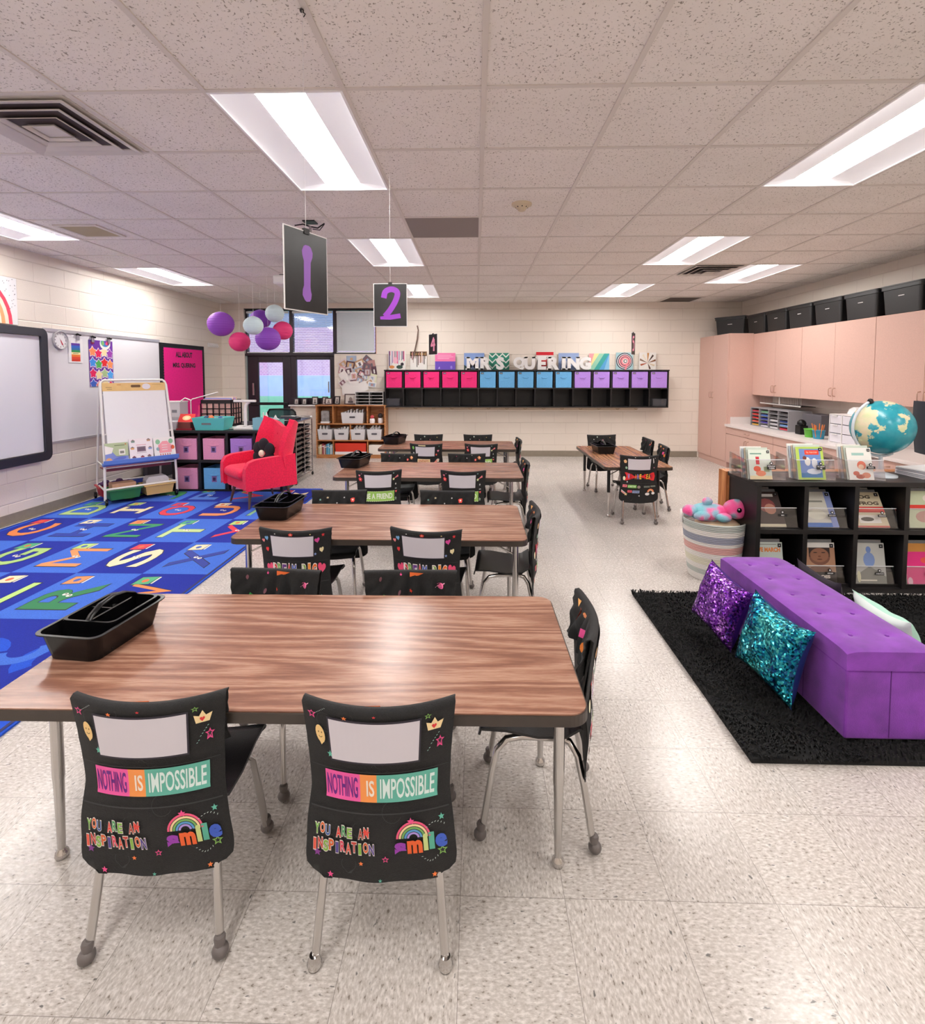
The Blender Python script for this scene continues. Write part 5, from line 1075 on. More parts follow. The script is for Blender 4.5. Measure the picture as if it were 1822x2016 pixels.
def tbin(x, z, w, h_, label, contents, grp='frosted bins in the oak bookcase'):
    r = thing('frosted_bin', label, 'storage bin', (x, oy+.11, z), 0, grp); MB().frustum(-w/2, w/2, -.1, .1, 0, h_, .018, FROST, wall=.004).build('tub', r)
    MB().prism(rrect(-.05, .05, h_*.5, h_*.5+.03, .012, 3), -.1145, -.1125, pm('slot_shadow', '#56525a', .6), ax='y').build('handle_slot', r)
    if contents:
        f = MB()
        for k in range(9):
            xx = -w/2+.03+k*(w-.05)/9; T = Matrix.Translation((xx, 0, .01)) @ Matrix.Rotation(radians(contents*(6+3*(k % 3))), 4, 'Y'); f.box(0, .012, -.08, .08, 0, h_*(1.05+.12*((k*7) % 3)), ink(['#e9e6e6', '#d8d6dc', '#f2efe8', '#c9c7cf', '#e4dcd4'][k % 5]), T)
        f.build('papers', r)
tbin(-2.17, .62, .36, .19, 'wide frosted lidded bin in the middle of the oak bookcase top row', 1)
for k in range(4): tbin(-2.66+.292*k, .325, .225, .19, 'frosted bin of papers in the oak bookcase middle row, %s' % ['first from left', 'second from left with fanned papers', 'third from left', 'fourth from left'][k], [-1, 1.8, .3, .2][k])
r = thing('framed_block', 'grey stone-like photo block in the oak bookcase upper left cubby', 'ornament', (-2.66, 9.0, .62)); MB().prism(rrect(-.07, .07, 0, .22, .02, 3), -.03, .03, pm('grey_stone_photo', '#8e8a8a', .7, noise=.4, nscale=18), ax='y').build('block', r); MB().prism(rrect(-.08, .08, -.0, .03, .01, 3), -.04, .04, WHITE, ax='y').build('stand', r)
f = MB(); f.lathe([(.04, 0), (.045, .05), (.04, .09)], PAPER, 14, c=(0, 0)).ball((0, 0, .13), .045, ink('#2a2326'), 12); tag(f.build('black_and_white_figurine', loc=(-1.69, 9.03, .62)), 'black and white rounded figurine at the oak bookcase upper right', 'ornament')
f = MB(); f.lathe([(.045, 0), (.05, .04), (.042, .08), (.02, .085)], ink('#efe8ea'), 14).ball((0, 0, .11), .035, ink('#d24a54'), 12); tag(f.build('red_topped_jar', loc=(-1.83, 9.0, .62)), 'white jar with a red top at the oak bookcase upper right', 'jar')
for k in range(11):
    hh = .16+.03*((k*5) % 4)/3; w = .018+.004*(k % 2); c_ = ['#d8c49a', '#e6d8b4', '#c9b28a', '#a03c48', '#e4b8b4', '#8a7466', '#4fa0cc', '#7cc0dc', '#5aa8c8', '#d6dce0', '#9ac4d8'][k]
    f = MB().box(0, w, -.07, .08, 0, hh, ink(c_)).box(.001, w-.001, -.0705, -.0695, hh*.7, hh*.8, PAPER)
    tag(f.build('reading_book', loc=(-2.785+.0235*k, 9.03, .066)), '%s book spine in the oak bookcase lower left cubby%s' % ({0: 'tan', 1: 'cream', 2: 'sand', 3: 'dark red', 4: 'pale pink', 5: 'brown', 6: 'blue', 7: 'light blue', 8: 'mid blue', 9: 'off-white', 10: 'pale blue'}[k], ''), 'book', 'books in the oak bookcase lower left cubby')
loose(MB().box(-.28, .28, -.1, .1, 0, .05, PAPER), 'paper_stack', 'white paper stack beneath the red drawer in the oak bookcase', 'papers', (-2.21, 9.06, .065), 0)
loose(MB().frustum(-.27, .27, -.1, .1, 0, .15, .008, ink('#dc3a24'), wall=.005), 'red_tray', 'wide orange-red tray in the bottom middle of the oak bookcase', 'tray', (-2.21, 9.06, .116), 0)
loose(MB().box(-.14, .14, -.1, .1, 0, .17, pm('cream_card', '#ece4dc', .6)), 'cream_box', 'cream box in the oak bookcase lower right cubby', 'box', (-1.745, 9.05, .065), 0, bevel=.004)
# picture frames and letter sorter on top
def pframe(u, v, w, h_, z, label, dark='#20171c', rz=0, y=9.1):
    p = at(u, v, y); r = thing('framed_photo', label, 'picture frame', (p.x, y, z), radians(rz), 'small picture frames near the window'); D_ = ink(dark, .4); T = Matrix.Rotation(radians(-10), 4, 'X')
    f = MB(); t = .018; f.box(-w/2, -w/2+t, 0, .015, 0, h_, D_, T).box(w/2-t, w/2, 0, .015, 0, h_, D_, T).box(-w/2+t, w/2-t, 0, .015, 0, t, D_, T).box(-w/2+t, w/2-t, 0, .015, h_-t, h_, D_, T); f.build('frame', r)
    f = MB().box(-w/2+t, w/2-t, .004, .008, t, h_-t, ink('#cfc8c4'), T); a = Art(); a.ell(0, h_*.5, w*.14, h_*.2, '#8a7c78', 1, 10).rect(-w*.2, t+.01, w*.2, h_*.35, '#5c5458', 1); a.emit(f, lambda x, y_, h: tuple(T @ Vector((x, .004-h, y_)))); f.build('photo', r)
    MB().box(-.01, .01, .02, .06, 0, .01, D_).build('easel_back', r)
S = .93
pframe(583, 780, .09, .12, S+.0, 'small dark frame, left of the pair on the window ledge', y=9.2); pframe(599, 780, .09, .12, S, 'small dark frame, right of the pair on the window ledge', y=9.2)
pframe(620, 780, .11, .15, S+.0, 'upright dark photo frame, third from left on the ledge', rz=8, y=9.19); pframe(639, 780, .11, .15, S, 'dark photo frame leaning against its neighbour, left of the bookcase top', rz=-12, y=9.19)
pframe(647, 790, .13, .12, .945, 'wide dark frame in front at the left end of the oak bookcase', '#3a1c24', rz=5, y=9.05); pframe(663, 788, .11, .15, .945, 'slanted dark frame on the oak bookcase', rz=-18, y=9.1)
pframe(690, 786, .22, .19, .945, 'broad dark wood frame on the oak bookcase beside the letter sorter', '#43262a', rz=0, y=9.1)
r = thing('letter_sorter', 'grey eight-slot letter sorter on the right end of the oak bookcase', 'letter sorter', (-1.87, 9.08, .944)); GS = pm('grey_sorter_metal', '#cccacb', .4)
MB().box(-.245, .245, -.13, .13, 0, .008, GS).box(-.245, .245, -.13, .13, .222, .23, GS).box(-.245, -.239, -.13, .13, .008, .222, GS).box(.239, .245, -.13, .13, .008, .222, GS).box(-.245, .245, .124, .13, 0, .23, BLK).build('case', r)
MB().box(-.003, .003, -.13, .124, .008, .222, GS).build('divider', r)
for k in range(1, 4): MB().box(-.239, .239, -.13, .124, .0555*k-.003, .0555*k+.003, GS).build('tray_shelf', r)
# wall collage: each note is a thing
rnd = random.Random(5); pal = ['#e8e2e0', '#cfc4c8', '#8a6470', '#5c3f4c', '#b88c88', '#a8b8d0', '#e6e8c8', '#d8a8b0', '#f0ecea', '#6f6a74', '#c9a27c', '#e2d4d8']
names = {0: 'off-white', 1: 'pale mauve', 2: 'dusty plum', 3: 'dark plum', 4: 'rosy brown', 5: 'pale blue', 6: 'pale yellow', 7: 'pink', 8: 'white', 9: 'grey', 10: 'tan', 11: 'pinkish white'}
pos = [(675, 716, 16, 11, 35, 11), (692, 706, 16, 9, 0, 5), (724, 708, 14, 10, -40, 9), (708, 716, 15, 12, 25, 10), (690, 718, 14, 11, -10, 3), (732, 718, 12, 14, 10, 4), (706, 729, 16, 10, 20, 5), (686, 731, 15, 14, 12, 1), (722, 722, 13, 12, -15, 2), (737, 730, 8, 14, 8, 3), (674, 729, 10, 12, -20, 7), (676, 738, 13, 10, 35, 8), (697, 740, 10, 12, 5, 8), (713, 736, 12, 10, -25, 3), (719, 742, 9, 9, 10, 0), (733, 745, 14, 15, -12, 6), (684, 745, 12, 8, 2, 8), (698, 751, 18, 9, 6, 11), (709, 748, 12, 9, -20, 4), (728, 752, 12, 8, 25, 0), (691, 764, 28, 22, 3, 8), (714, 762, 17, 16, 28, 8), (733, 757, 14, 8, -10, 8), (675, 753, 12, 9, 40, 0), (724, 732, 10, 12, 0, 2)]
for k, (u, v, w, h_, rot, ci) in enumerate(pos):
    p = at(u, v, 9.24); w *= .0112; h_ *= .0112; T = Matrix.Rotation(radians(-rot), 4, 'Y'); d = .0011*k
    f = MB().box(-w/2, w/2, -d-.0015, -d, -h_/2, h_/2, ink(pal[ci]), T)
    if k not in (20, 21, 11, 16): f.box(-w*.36, w*.36, -d-.0019, -d-.0015, -h_*.36, h_*.3, ink(pal[(ci*5+3+k) % 12]), T).box(-w*.12, w*.14, -d-.0022, -d-.0019, -h_*.3, h_*.16, ink(pal[(ci+2+k*3) % 12]), T)
    vert = 'top' if v < 722 else ('upper middle' if v < 736 else ('lower middle' if v < 750 else 'bottom')); hor = 'left' if u < 690 else ('centre' if u < 715 else 'right')
    o = f.build('pinned_note', loc=(p.x, 9.246, p.z)); tag(o, '%s %s %s note at %s %s of the wall collage' % ('upright' if abs(rot) < 4 else ('left-tilted' if rot < 0 else 'right-tilted'), 'small' if w*h_ < .013 else 'larger', names[ci], vert, hor), 'paper note', 'notes and photos of the wall collage')
# ================================================================ wall cubbies
W0, W1, WZ0, WZ1, WY = -1.597, 3.335, .905, 1.562, 8.95
r = thing('wall_cubby_shelf', 'long black wall-mounted cubby shelf, fifteen columns by two rows', 'shelf unit', (0, 0, 0))
open_unit(r, W0, W1, WY, YB-.002, WZ0, WZ1, 15, 2, .02, BLKW, [1.238])
r = thing('coat_hook_rail', 'beige rail of small hooks under the long black wall cubbies', 'hook rail', (0, 0, 0))
MB().box(W0+.02, W1-.45, YB-.02, YB-.001, .845, .9, pm('beige_rail', '#d9c6b0', .5)).build('rail', r)
pitch = (W1-W0)/15
for k in range(15):
    x = W0+pitch*(k+.5)+.02
    if x < W1-.47: MB().tube([(x-.03, YB-.05, .875), (x-.02, YB-.045, .862), (x, YB-.025, .858), (x+.02, YB-.045, .862), (x+.03, YB-.05, .875)], .004, pm('brass_hook', '#b09468', .35, .8), 6).build('hook', r)
wb = {k: fab_bin(.272, .278, .26, cm[k], 'tag') for k in ('pink', 'blue', 'lilac')}; seen = set(); od = ['first', 'second', 'third', 'fourth', 'fifth']
for i in range(15):
    k = ['pink', 'blue', 'lilac'][i//5]; loc = (W0+pitch*(i+.5), WY+.14, 1.249); lb = '%s fabric bin, %s of the five %s ones' % ({'pink': 'hot pink', 'blue': 'sky blue', 'lilac': 'lilac'}[k], od[i % 5]+' from left', k)
    if k not in seen: seen.add(k); wb[k].location = loc; wb[k]['label'] = lb; wb[k]['group'] = 'fabric bins in the wall cubbies'
    else: dup(wb[k], loc, 0, lb, 'fabric bins in the wall cubbies')
for x, lb in ((W0+.14, 'clear dark bin in the lower left corner of the wall cubbies'), (W1-.14, 'clear dark bin in the lower right corner of the wall cubbies')):
    loose(MB().frustum(-.11, .11, -.1, .1, 0, .13, .01, m_frost('smoke_clear', '#6a6a70', .25) if 'smoke_clear' not in MATS else MATS['smoke_clear'], wall=.004), 'clear_bin', lb, 'storage bin', (x, WY+.13, WZ0+.021), 0)
# canvases and letters on top
ZT = WZ1+.001
def canvas(u0, u1, vtop, y, label, art, base='#ece8e4', rz=0, name='canvas_painting'):
    p0, p1 = at(u0, 720, y), at(u1, 720, y); w = p1.x-p0.x; h_ = at((u0+u1)/2, vtop, y).z-ZT
    f = MB().box(-w/2, w/2, 0, .018, 0, h_, ink(base)); a = Art(); art(a, w, h_)
    a.emit(f, lambda x, y_, h: (x, -.0004-h, y_), .0005); return tag(f.build(name, loc=((p0.x+p1.x)/2, y, ZT), rz=radians(rz)), label, 'painting', 'canvases on top of the wall cubbies')
def drips(a, w, h_, cols, n=12, seed=1, top=True):
    q = random.Random(seed)
    for k in range(n): x = -w/2+.01+(w-.025)*k/n; l = q.uniform(.2, .85)*h_; a.rect(x, h_-l, x+w/n*q.uniform(.3, .9), h_-.002, cols[k % len(cols)], 1+k % 2)
def c1(a, w, h_): drips(a, w, h_, ['#4c3a6c', '#e8608c', '#c9c4d8', '#7a5a9c', '#f0a8c0', '#3c4a6c'], 14, 2); a.ell(-w*.3, h_*.15, .05, .03, '#d88a4c', 4, 10).ell(w*.15, h_*.15, .06, .035, '#2f4a40', 4, 10).ell(w*.3, h_*.3, .03, .03, '#26222c', 4, 8).ell(-w*.1, h_*.5, .04, .06, '#f0b8cc', 3, 10)
def c2(a, w, h_): a.rect(-w/2, h_*.75, w/2, h_, '#7a5a3c', 1); drips(a, w, h_*.98, ['#5c3c34', '#b87c8c', '#8a5a3c', '#e8dcd0', '#a05c6c', '#3c3430'], 13, 3); [a.ell(-w*.4+w*.13*k, h_*.86, .012, .012, '#d8a45c', 4, 6) for k in range(7)]
def c3(a, w, h_): a.rect(-w/2, h_*.5, w/2, h_, '#f07ab0', 1).rect(-w/2, 0, w/2, h_*.5, '#6c4cc0', 1); [a.rect(-w*.38, h_*(.66+.1*k), w*(.2+.1*((k*2) % 3)), h_*(.68+.1*k), '#f8dce8', 2) for k in range(3)]; a.poly([(-w*.35, .02), (-w*.28, h_*.2), (-w*.26, .02)], '#c8b8f0', 2).ell(w*.3, h_*.15, .02, .03, '#9a84dc', 2, 8)
def c4(a, w, h_): a.rect(-w/2, 0, w/2, h_, '#8aa6dc', 1).poly([(-w/2, 0), (-w*.2, h_*.35), (w*.1, h_*.1), (w/2, h_*.3), (w/2, 0)], '#b6c9e8', 2, True).poly([(-w/2, 0), (-w/2, h_*.3), (-w*.1, 0)], '#2f4a48', 3)
def c5(a, w, h_):
    a.rect(-w/2, 0, w/2, h_, '#2f8f78', 1)
    for k in range(3):
        y = h_*(.15+.33*k)
        for i in range(6): x = -w/2+w*i/6; s_ = .03 if i % 2 else -.03; a.poly([(x, y-s_), (x+w/6, y+s_), (x+w/6, y+s_+.028), (x, y-s_+.028)], '#eef4f0', 2)
def c6(a, w, h_): a.rect(-w/2, h_*.82, w/2, h_, '#d8142c', 1).rect(-w*.28, h_*.2, w*.12, h_*.6, '#d81428', 2).rect(-w*.45, h_*.3, -w*.35, h_*.55, '#444', 2).rect(w*.2, h_*.4, w*.35, h_*.5, '#8c2030', 2)
def c7(a, w, h_): a.rect(-w/2, 0, w/2, h_, '#9ab0dc', 1).ell(-w*.2, h_*.4, .06, .05, '#dce4f4', 2, 10)
def c8(a, w, h_):
    for k, c_ in enumerate(('#f0a0a8', '#f2e2a0', '#9ad4b8', '#3caaa4', '#58a8e0', '#8cc8ec', '#4c4cc0', '#3c3cac')): x0, x1 = -w/2+(2*w)*(k/8)-w*.0, -w/2+2*w*((k+1)/8); a.poly([(min(w/2, max(-w/2, px_)), py_) for px_, py_ in ((x0-h_*.0-w*.5, 0), (x1-w*.5, 0), (x1, h_), (x0, h_))], c_, 1)
def c9(a, w, h_):
    a.rect(-w/2, 0, w/2, h_, '#a8ccd4', 1)
    for k, (rr, c_) in enumerate(((.48, '#1c2038'), (.43, '#f0f0f4'), (.39, '#1c2038'), (.35, '#f0a0a8'), (.27, '#1c2038'), (.24, '#f2909c'), (.15, '#f4ece8'), (.11, '#20243c'), (.07, '#f4f0ec'))): a.ell(w*.02*k*.3, h_*.5-.0*k, w*rr, h_*rr, c_, 2+k, 20)
    a.poly([(0, .0), (.03, h_*.4), (.06, h_*.3), (.03, 0)], '#f2909c', 12)
def c10(a, w, h_):
    for k in range(9): t = k*.7; a.poly([(0, h_*.4), (w*.48*cos(t), h_*.5+h_*.48*sin(t)), (w*.48*cos(t+.25), h_*.5+h_*.48*sin(t+.25))], ['#7a4c2c', '#3c2c24', '#c88a4c', '#e8dcc8', '#8a6c5c', '#b85c3c', '#f0ece4', '#5c3c2c', '#d8c4a8'][k], 1+k)
canvas(765, 799, 691, 9.18, 'white canvas with pink and dark dripped paint at the left end of the cubby top', c1); canvas(808, 841, 692, 9.18, 'white canvas with brown dripped paint, second from left on the cubby top', c2)
canvas(857, 897, 695, 9.18, 'canvas half pink and half violet on the cubby top', c3, '#efeaf0'); canvas(914, 954, 695, 9.21, 'pale blue landscape canvas behind the letters M and R', c4); canvas(963, 1003, 695, 9.21, 'green and white zigzag canvas behind the letter S', c5)
canvas(1056, 1090, 693, 9.21, 'canvas with a red band and red square behind the letter E', c6); canvas(1100, 1140, 695, 9.21, 'pale blue canvas behind the letters I and N', c7); canvas(1160, 1200, 696, 9.20, 'canvas of diagonal rainbow bands right of the letter G', c8)
canvas(1213, 1247, 694, 9.18, 'canvas with a pink and navy spiral on the cubby top', c9); canvas(1259, 1292, 694, 9.18, 'white canvas with brown slashes at the right end of the cubby top', c10)
f = MB(); q = 0
PATT = pm('white_marquee_letter', '#eceaea', .4)
def letter3d(ch, u, label, dots='#ffffff'):
    vs, fs, (a0, a1, b0, b1) = text_mesh(ch, .06, .05); h_ = .225; s_ = h_/(b1-b0); p = at(u, 715, 9.1); w = (a1-a0)*s_
    sx = s_*(1.0 if ch != 'I' else 1.0); f = MB().add([((v[0]-(a0+a1)/2)*sx, -v[2]*.55, (v[1]-b0)*s_) for v in vs], fs, PATT)
    ser = {'M': [(-1, 0), (1, 0), (-1, 1), (1, 1)], 'R': [(-1, 0), (-1, 1)], 'I': [(0, 0), (0, 1)], 'N': [(-1, 0), (-1, 1), (1, 1)], 'E': [], 'U': [(-1, 1), (1, 1)]}.get(ch, [])
    for x_, t in ser: xx = x_*(w/2-.02); f.box(xx-.038, xx+.038, -.0275, .0275, t*(h_-.024), t*(h_-.024)+.024, PATT)
    tag(f.build('marquee_letter', loc=(p.x, 9.09, ZT)), label, 'letter', 'white standing letters on the cubby top')
for ch, u, lb in (('M', 931, 'white standing letter M'), ('R', 957, 'white standing letter R, the one after M'), ('S', 985, 'white standing letter S'), ('Q', 1022, 'white standing letter Q'), ('U', 1043, 'white standing letter U'), ('E', 1067, 'white standing letter E'), ('R', 1090, 'white standing letter R, the one before I'), ('I', 1110, 'white standing letter I'), ('N', 1129, 'white standing letter N'), ('G', 1152, 'white standing letter G')):
    letter3d(ch, u, lb+' on the black cubby shelf')
f = MB().tube([tuple(at(u, v, 9.12)) for u, v in ((822, 641), (824, 650), (822, 668), (818, 686), (815, 700))], [.012, .011, .014, .012, .016], pm('grey_branch', '#6f5a50', .8), 8); 
tag(f.build('wooden_stick'), 'thin brown stick leaning up the wall above the left canvases', 'stick')
# ================================================================ cabinets (right wall)
def pull(par, x, y, z, vertical=True, ax='x'):
    l = .05; m = MB()
    pts = [(0, -l), (.028, -l*.9), (.034, -l*.6), (.034, l*.6), (.028, l*.9), (0, l)]
    m.tube([(x-d, y if vertical else y+t, z+t if vertical else z) for d, t in pts], .0055, GOLDN, 8); m.build('handle', par)
FX, UX = 3.98, 4.37
r = thing('tall_cabinet', 'tall peach two-door cabinet in the far right corner', 'cabinet', (0, 0, 0))
MB().box(FX+.02, XR-.002, 8.22, YB-.002, .0, 2.13, CAB).build('body', r); MB().box(FX+.05, FX+.06, 8.24, YB-.01, 0, .09, pm('toe_kick', '#8a7b70', .6)).build('toe_kick', r)
for y0, y1, hy in ((8.225, 8.735, 8.70), (8.74, YB-.004, 8.775)): d = MB().box(FX, FX+.019, y0, y1-.003, .1, 2.125, CAB).build('door', r, bevel=.002); pull(d, FX, hy, 1.14)
def wallcab(y0, y1, label):
    r = thing('wall_cabinet', label, 'cabinet', (0, 0, 0), 0, 'peach wall cabinets along the right wall'); MB().box(UX+.02, XR-.002, y0+.002, y1-.002, 1.16, 2.12, CAB).build('body', r); m = (y0+y1)/2
    for a_, b_, hy in ((y0+.003, m-.002, m-.035), (m+.002, y1-.003, m+.035)): d = MB().box(UX, UX+.019, a_, b_, 1.165, 2.117, CAB).build('door', r, bevel=.002); pull(d, UX, hy, 1.27)
def basecab(y0, y1, label):
    r = thing('base_cabinet', label, 'cabinet', (0, 0, 0), 0, 'peach base cabinets along the right wall'); MB().box(FX+.02, XR-.002, y0+.002, y1-.002, .09, .66, CAB).build('body', r); MB().box(FX+.06, FX+.07, y0+.002, y1-.002, 0, .09, pm('toe_kick', '#8a7b70')).build('toe_kick', r); m = (y0+y1)/2
    for a_, b_, hy in ((y0+.003, m-.002, m-.035), (m+.002, y1-.003, m+.035)): d = MB().box(FX, FX+.019, a_, b_, .1, .545, CAB).build('door', r, bevel=.002); pull(d, FX, hy, .45)
    d = MB().box(FX, FX+.019, y0+.003, y1-.003, .552, .655, CAB).build('drawer', r, bevel=.002); pull(d, FX, m, .605, False)
ys = [8.22, 7.02, 5.75, 4.48, 3.2]; nm = ['nearest the tall cabinet', 'second from the tall cabinet', 'third from the tall cabinet, behind the globe', 'outside the right edge, nearest the viewer']
for k in range(4): wallcab(ys[k+1], ys[k], 'peach two-door wall cabinet, '+nm[k])
ys = [8.22, 6.93, 5.66, 4.42]; nm = ['nearest the tall cabinet', 'second from the tall cabinet', 'third, behind the bookshelf and globe']
for k in range(3): basecab(ys[k+1], ys[k], 'peach base cabinet with drawer and two doors, '+nm[k])
r = thing('countertop', 'long pale countertop with low backsplash over the peach base cabinets', 'countertop', (0, 0, 0)); MB().box(FX-.03, XR-.002, 4.42, 8.218, .662, .70, COUNTER).build('top', r, bevel=.004); MB().box(XR-.022, XR-.002, 4.42, 8.218, .70, .81, COUNTER).box(FX+.06, XR-.022, 8.2, 8.218, .70, .81, COUNTER).build('backsplash', r)
# totes on top of the cabinets
def make_tote():
    r = thing('storage_tote', '', 'storage tote', (0, 0, 0), 0, 'black totes on top of the cabinets'); BT = pm('black_tote', '#1c1c1e', .45, noise=.15, nscale=100)
    f = MB(); f.rings([[(x*k[0]*(1), y*k[1], z) for x, y in rrect(-1, 1, -1, 1, .12, 3)] for k, z in (((.15, .225), 0), ((.165, .245), .25), ((.175, .26), .252), ((.175, .26), .285))], BT, False); f.build('tub', r)
    f = MB(); f.rings([[(x*k[0], y*k[1], z) for x, y in rrect(-1, 1, -1, 1, .12, 3)] for k, z in (((.18, .268), .286), ((.18, .268), .298), ((.16, .25), .303))], BT, False); f.build('lid', r)
    MB().box(-.164, -.162, -.04, .035, .175, .183, WHITE, Matrix.Rotation(0, 4, 'Z')).build('label_strip', r); return r
tt = make_tote(); tl = ['closest to the viewer, cut by the right edge', 'second from the right edge', 'third from the right edge', 'fourth from the right edge', 'fifth from the right edge', 'sixth from the right edge']
for k, y in enumerate((5.42, 5.98, 6.53, 7.08, 7.62, 8.16)):
    if k == 0: tt.location = (4.52, y, 2.131-.01); tt['label'] = 'black lidded tote on the wall cabinets, '+tl[0]
    else: dup(tt, (4.52, y, 2.131-.01), 0, 'black lidded tote on the wall cabinets, '+tl[k])
dup(tt, (4.38, 8.84, 2.131), radians(35), 'black lidded tote turned aslant on the tall corner cabinet', scale=(1, 1, 1.05))
dup(tt, (4.52, 4.84, 2.121), 0, 'black lidded tote on the wall cabinets outside the right edge of the photo')
# things on the counter
r = thing('paper_sorter', 'grey mail sorter with coloured papers on the counter', 'paper sorter', (4.42, 7.56, .701)); SG = pm('grey_sorter', '#9a989c', .5)
MB().box(-.16, .16, -.48, .48, 0, .01, SG).box(-.16, .16, -.48, .48, .27, .28, SG).box(.15, .16, -.48, .48, .01, .27, SG).box(-.16, .15, -.48, -.47, .01, .27, SG).box(-.16, .15, .47, .48, .01, .27, SG).build('case', r)
for k in range(1, 4): MB().box(-.16, .15, -.48+.24*k-.005, -.48+.24*k+.005, .01, .27, SG).build('divider', r)
for k in range(1, 5): MB().box(-.158, .15, -.47, .47, .052*k+.004, .052*k+.008, SG).build('shelf', r)
pc = [['#c23c4c', '#e8463c', '#e23c3c', '#f0705a', '#e6b450'], ['#7ab48c', '#4f78c8', '#3c4cac', '#5a4cb0', '#e8e4ee'], ['#6c6a6c', '#4a4a4c', '#e8e6e8', '#dedce0', '#f2f0f2'], ['#5c5a5c', '#6a686c', '#3a4c8c', '#7aa4dc', '#e03c54']]
for i in range(4):
    for j in range(5):
        y = .36-.24*i; z = .010+.052*(4-j)+(.0 if j == 4 else -.001)
        loose(MB().box(-.12, .12, -.10, .10, 0, .02, ink(pc[i][j])), 'paper_stack', '%s paper in the counter sorter, column %s, %s slot' % ({0: ['crimson', 'red', 'scarlet', 'coral', 'amber'], 1: ['green', 'blue', 'royal blue', 'violet', 'white'], 2: ['dark grey', 'charcoal', 'white', 'pale grey', 'bright white'], 3: ['grey', 'mid grey', 'navy', 'sky blue', 'rose red']}[i][j], ['first from the corner', 'second from the corner', 'third from the corner', 'nearest the viewer'][i], ['top', 'second', 'middle', 'fourth', 'bottom'][j]), 'papers', (4.40, 7.56+y, .701+z+.0015), 0, 'paper stacks in the grey counter sorter')
r = thing('wire_shelf', 'white wire rack hanging under the wall cabinets with a dark tray', 'wire shelf', (4.55, 7.62, 1.045)); f = MB()
for k in range(26): f.tube([(-.1, -.5+.04*k, .0), (-.1, -.5+.04*k, .112)], .0022, WFRAME, 4)
f.tube([(-.1, -.5, 0), (-.1, .5, 0)], .004, WFRAME, 5).tube([(-.1, -.5, .11), (-.1, .5, .11)], .004, WFRAME, 5).box(-.104, -.096, -.01, .01, -.0, .114, WFRAME); f.build('wire_front', r)
MB().box(-.1, .1, -.5, .5, -.008, -.002, BLK).box(-.105, -.1, -.5, .5, -.012, .006, WFRAME).build('tray', r)
r = thing('grey_cabinet', 'small dark grey box standing behind the cups on the counter', 'box', (4.53, 6.8, .701)); MB().box(-.12, .12, -.16, .22, 0, .26, pm('slate_grey', '#5f5c62', .5)).build('body', r, bevel=.005)
loose(MB().box(-.05, .05, -.06, .06, 0, .12, BLKG).ball((0, 0, .14), .055, BLKG, 12), 'pencil_sharpener', 'black electric pencil sharpener between sorter and green cup', 'pencil sharpener', (4.28, 6.82, .701), 0, bevel=.01)
for x, y, c_, lb, pn in ((4.2, 6.52, '#62b83c', 'lime green cup on the counter', 0), (4.2, 6.36, '#2a94b8', 'blue cup of orange pencils on the counter', 1)):
    rr = thing('cup', lb, 'cup', (x, y, .701)); m_ = pm('cup_'+c_.lstrip('#'), c_, .4); MB().lathe([(.055, 0), (.066, .095), (.07, .095), (.07, .105), (.062, .105), (.052, .004)], m_, 24).build('body', rr)
    if pn:
        for k in range(12): t = k*.9; q = .02+.015*(k % 3); f = MB().tube([(q*cos(t), q*sin(t), .008), (q*2.0*cos(t), q*2.0*sin(t), .16+.01*(k % 3))], .0045, ink('#f08438'), 6); loose(f, 'pencil', 'orange pencil standing in the blue counter cup', 'pencil', (x, y, .701), 0, 'orange pencils in the blue cup')
r = thing('drawer_organizer', 'white plastic three-drawer unit on the counter left of the globe', 'drawer unit', (4.3, 5.92, .701)); FW = pm('translucent_white', '#dfdce4', .25)
MB().box(-.17, .18, -.26, .16, 0, .006, WHITE).box(-.17, .18, -.26, .16, .324, .33, WHITE).box(-.17, .18, -.26, -.254, .006, .324, WHITE).box(-.17, .18, .154, .16, .006, .324, WHITE).box(.174, .18, -.254, .154, .006, .324, WHITE).box(-.17, -.16, -.05, -.04, .006, .324, WHITE).build('case', r)
for k in range(3): z = .01+.106*k; d = MB().box(-.168, .16, -.035, .148, z, z+.098, FW).build('drawer', r, bevel=.004); MB().box(-.18, -.168, .02, .1, z+.085, z+.096, WHITE).build('handle', d); MB().box(-.168, .16, -.25, -.055, z, z+.098, FW).build('drawer', r, bevel=.004)
f = MB(); f.prism([(-.1, 0), (-.06, .06), (0, .085), (.07, .05), (.1, .0)], -.04, .06, PAPER, ax='x', smooth=False); tag(f.build('tissue_pack', loc=(4.35, 5.95, 1.032), bevel=.01), 'white crumpled tissue pack on top of the drawer unit', 'tissues')
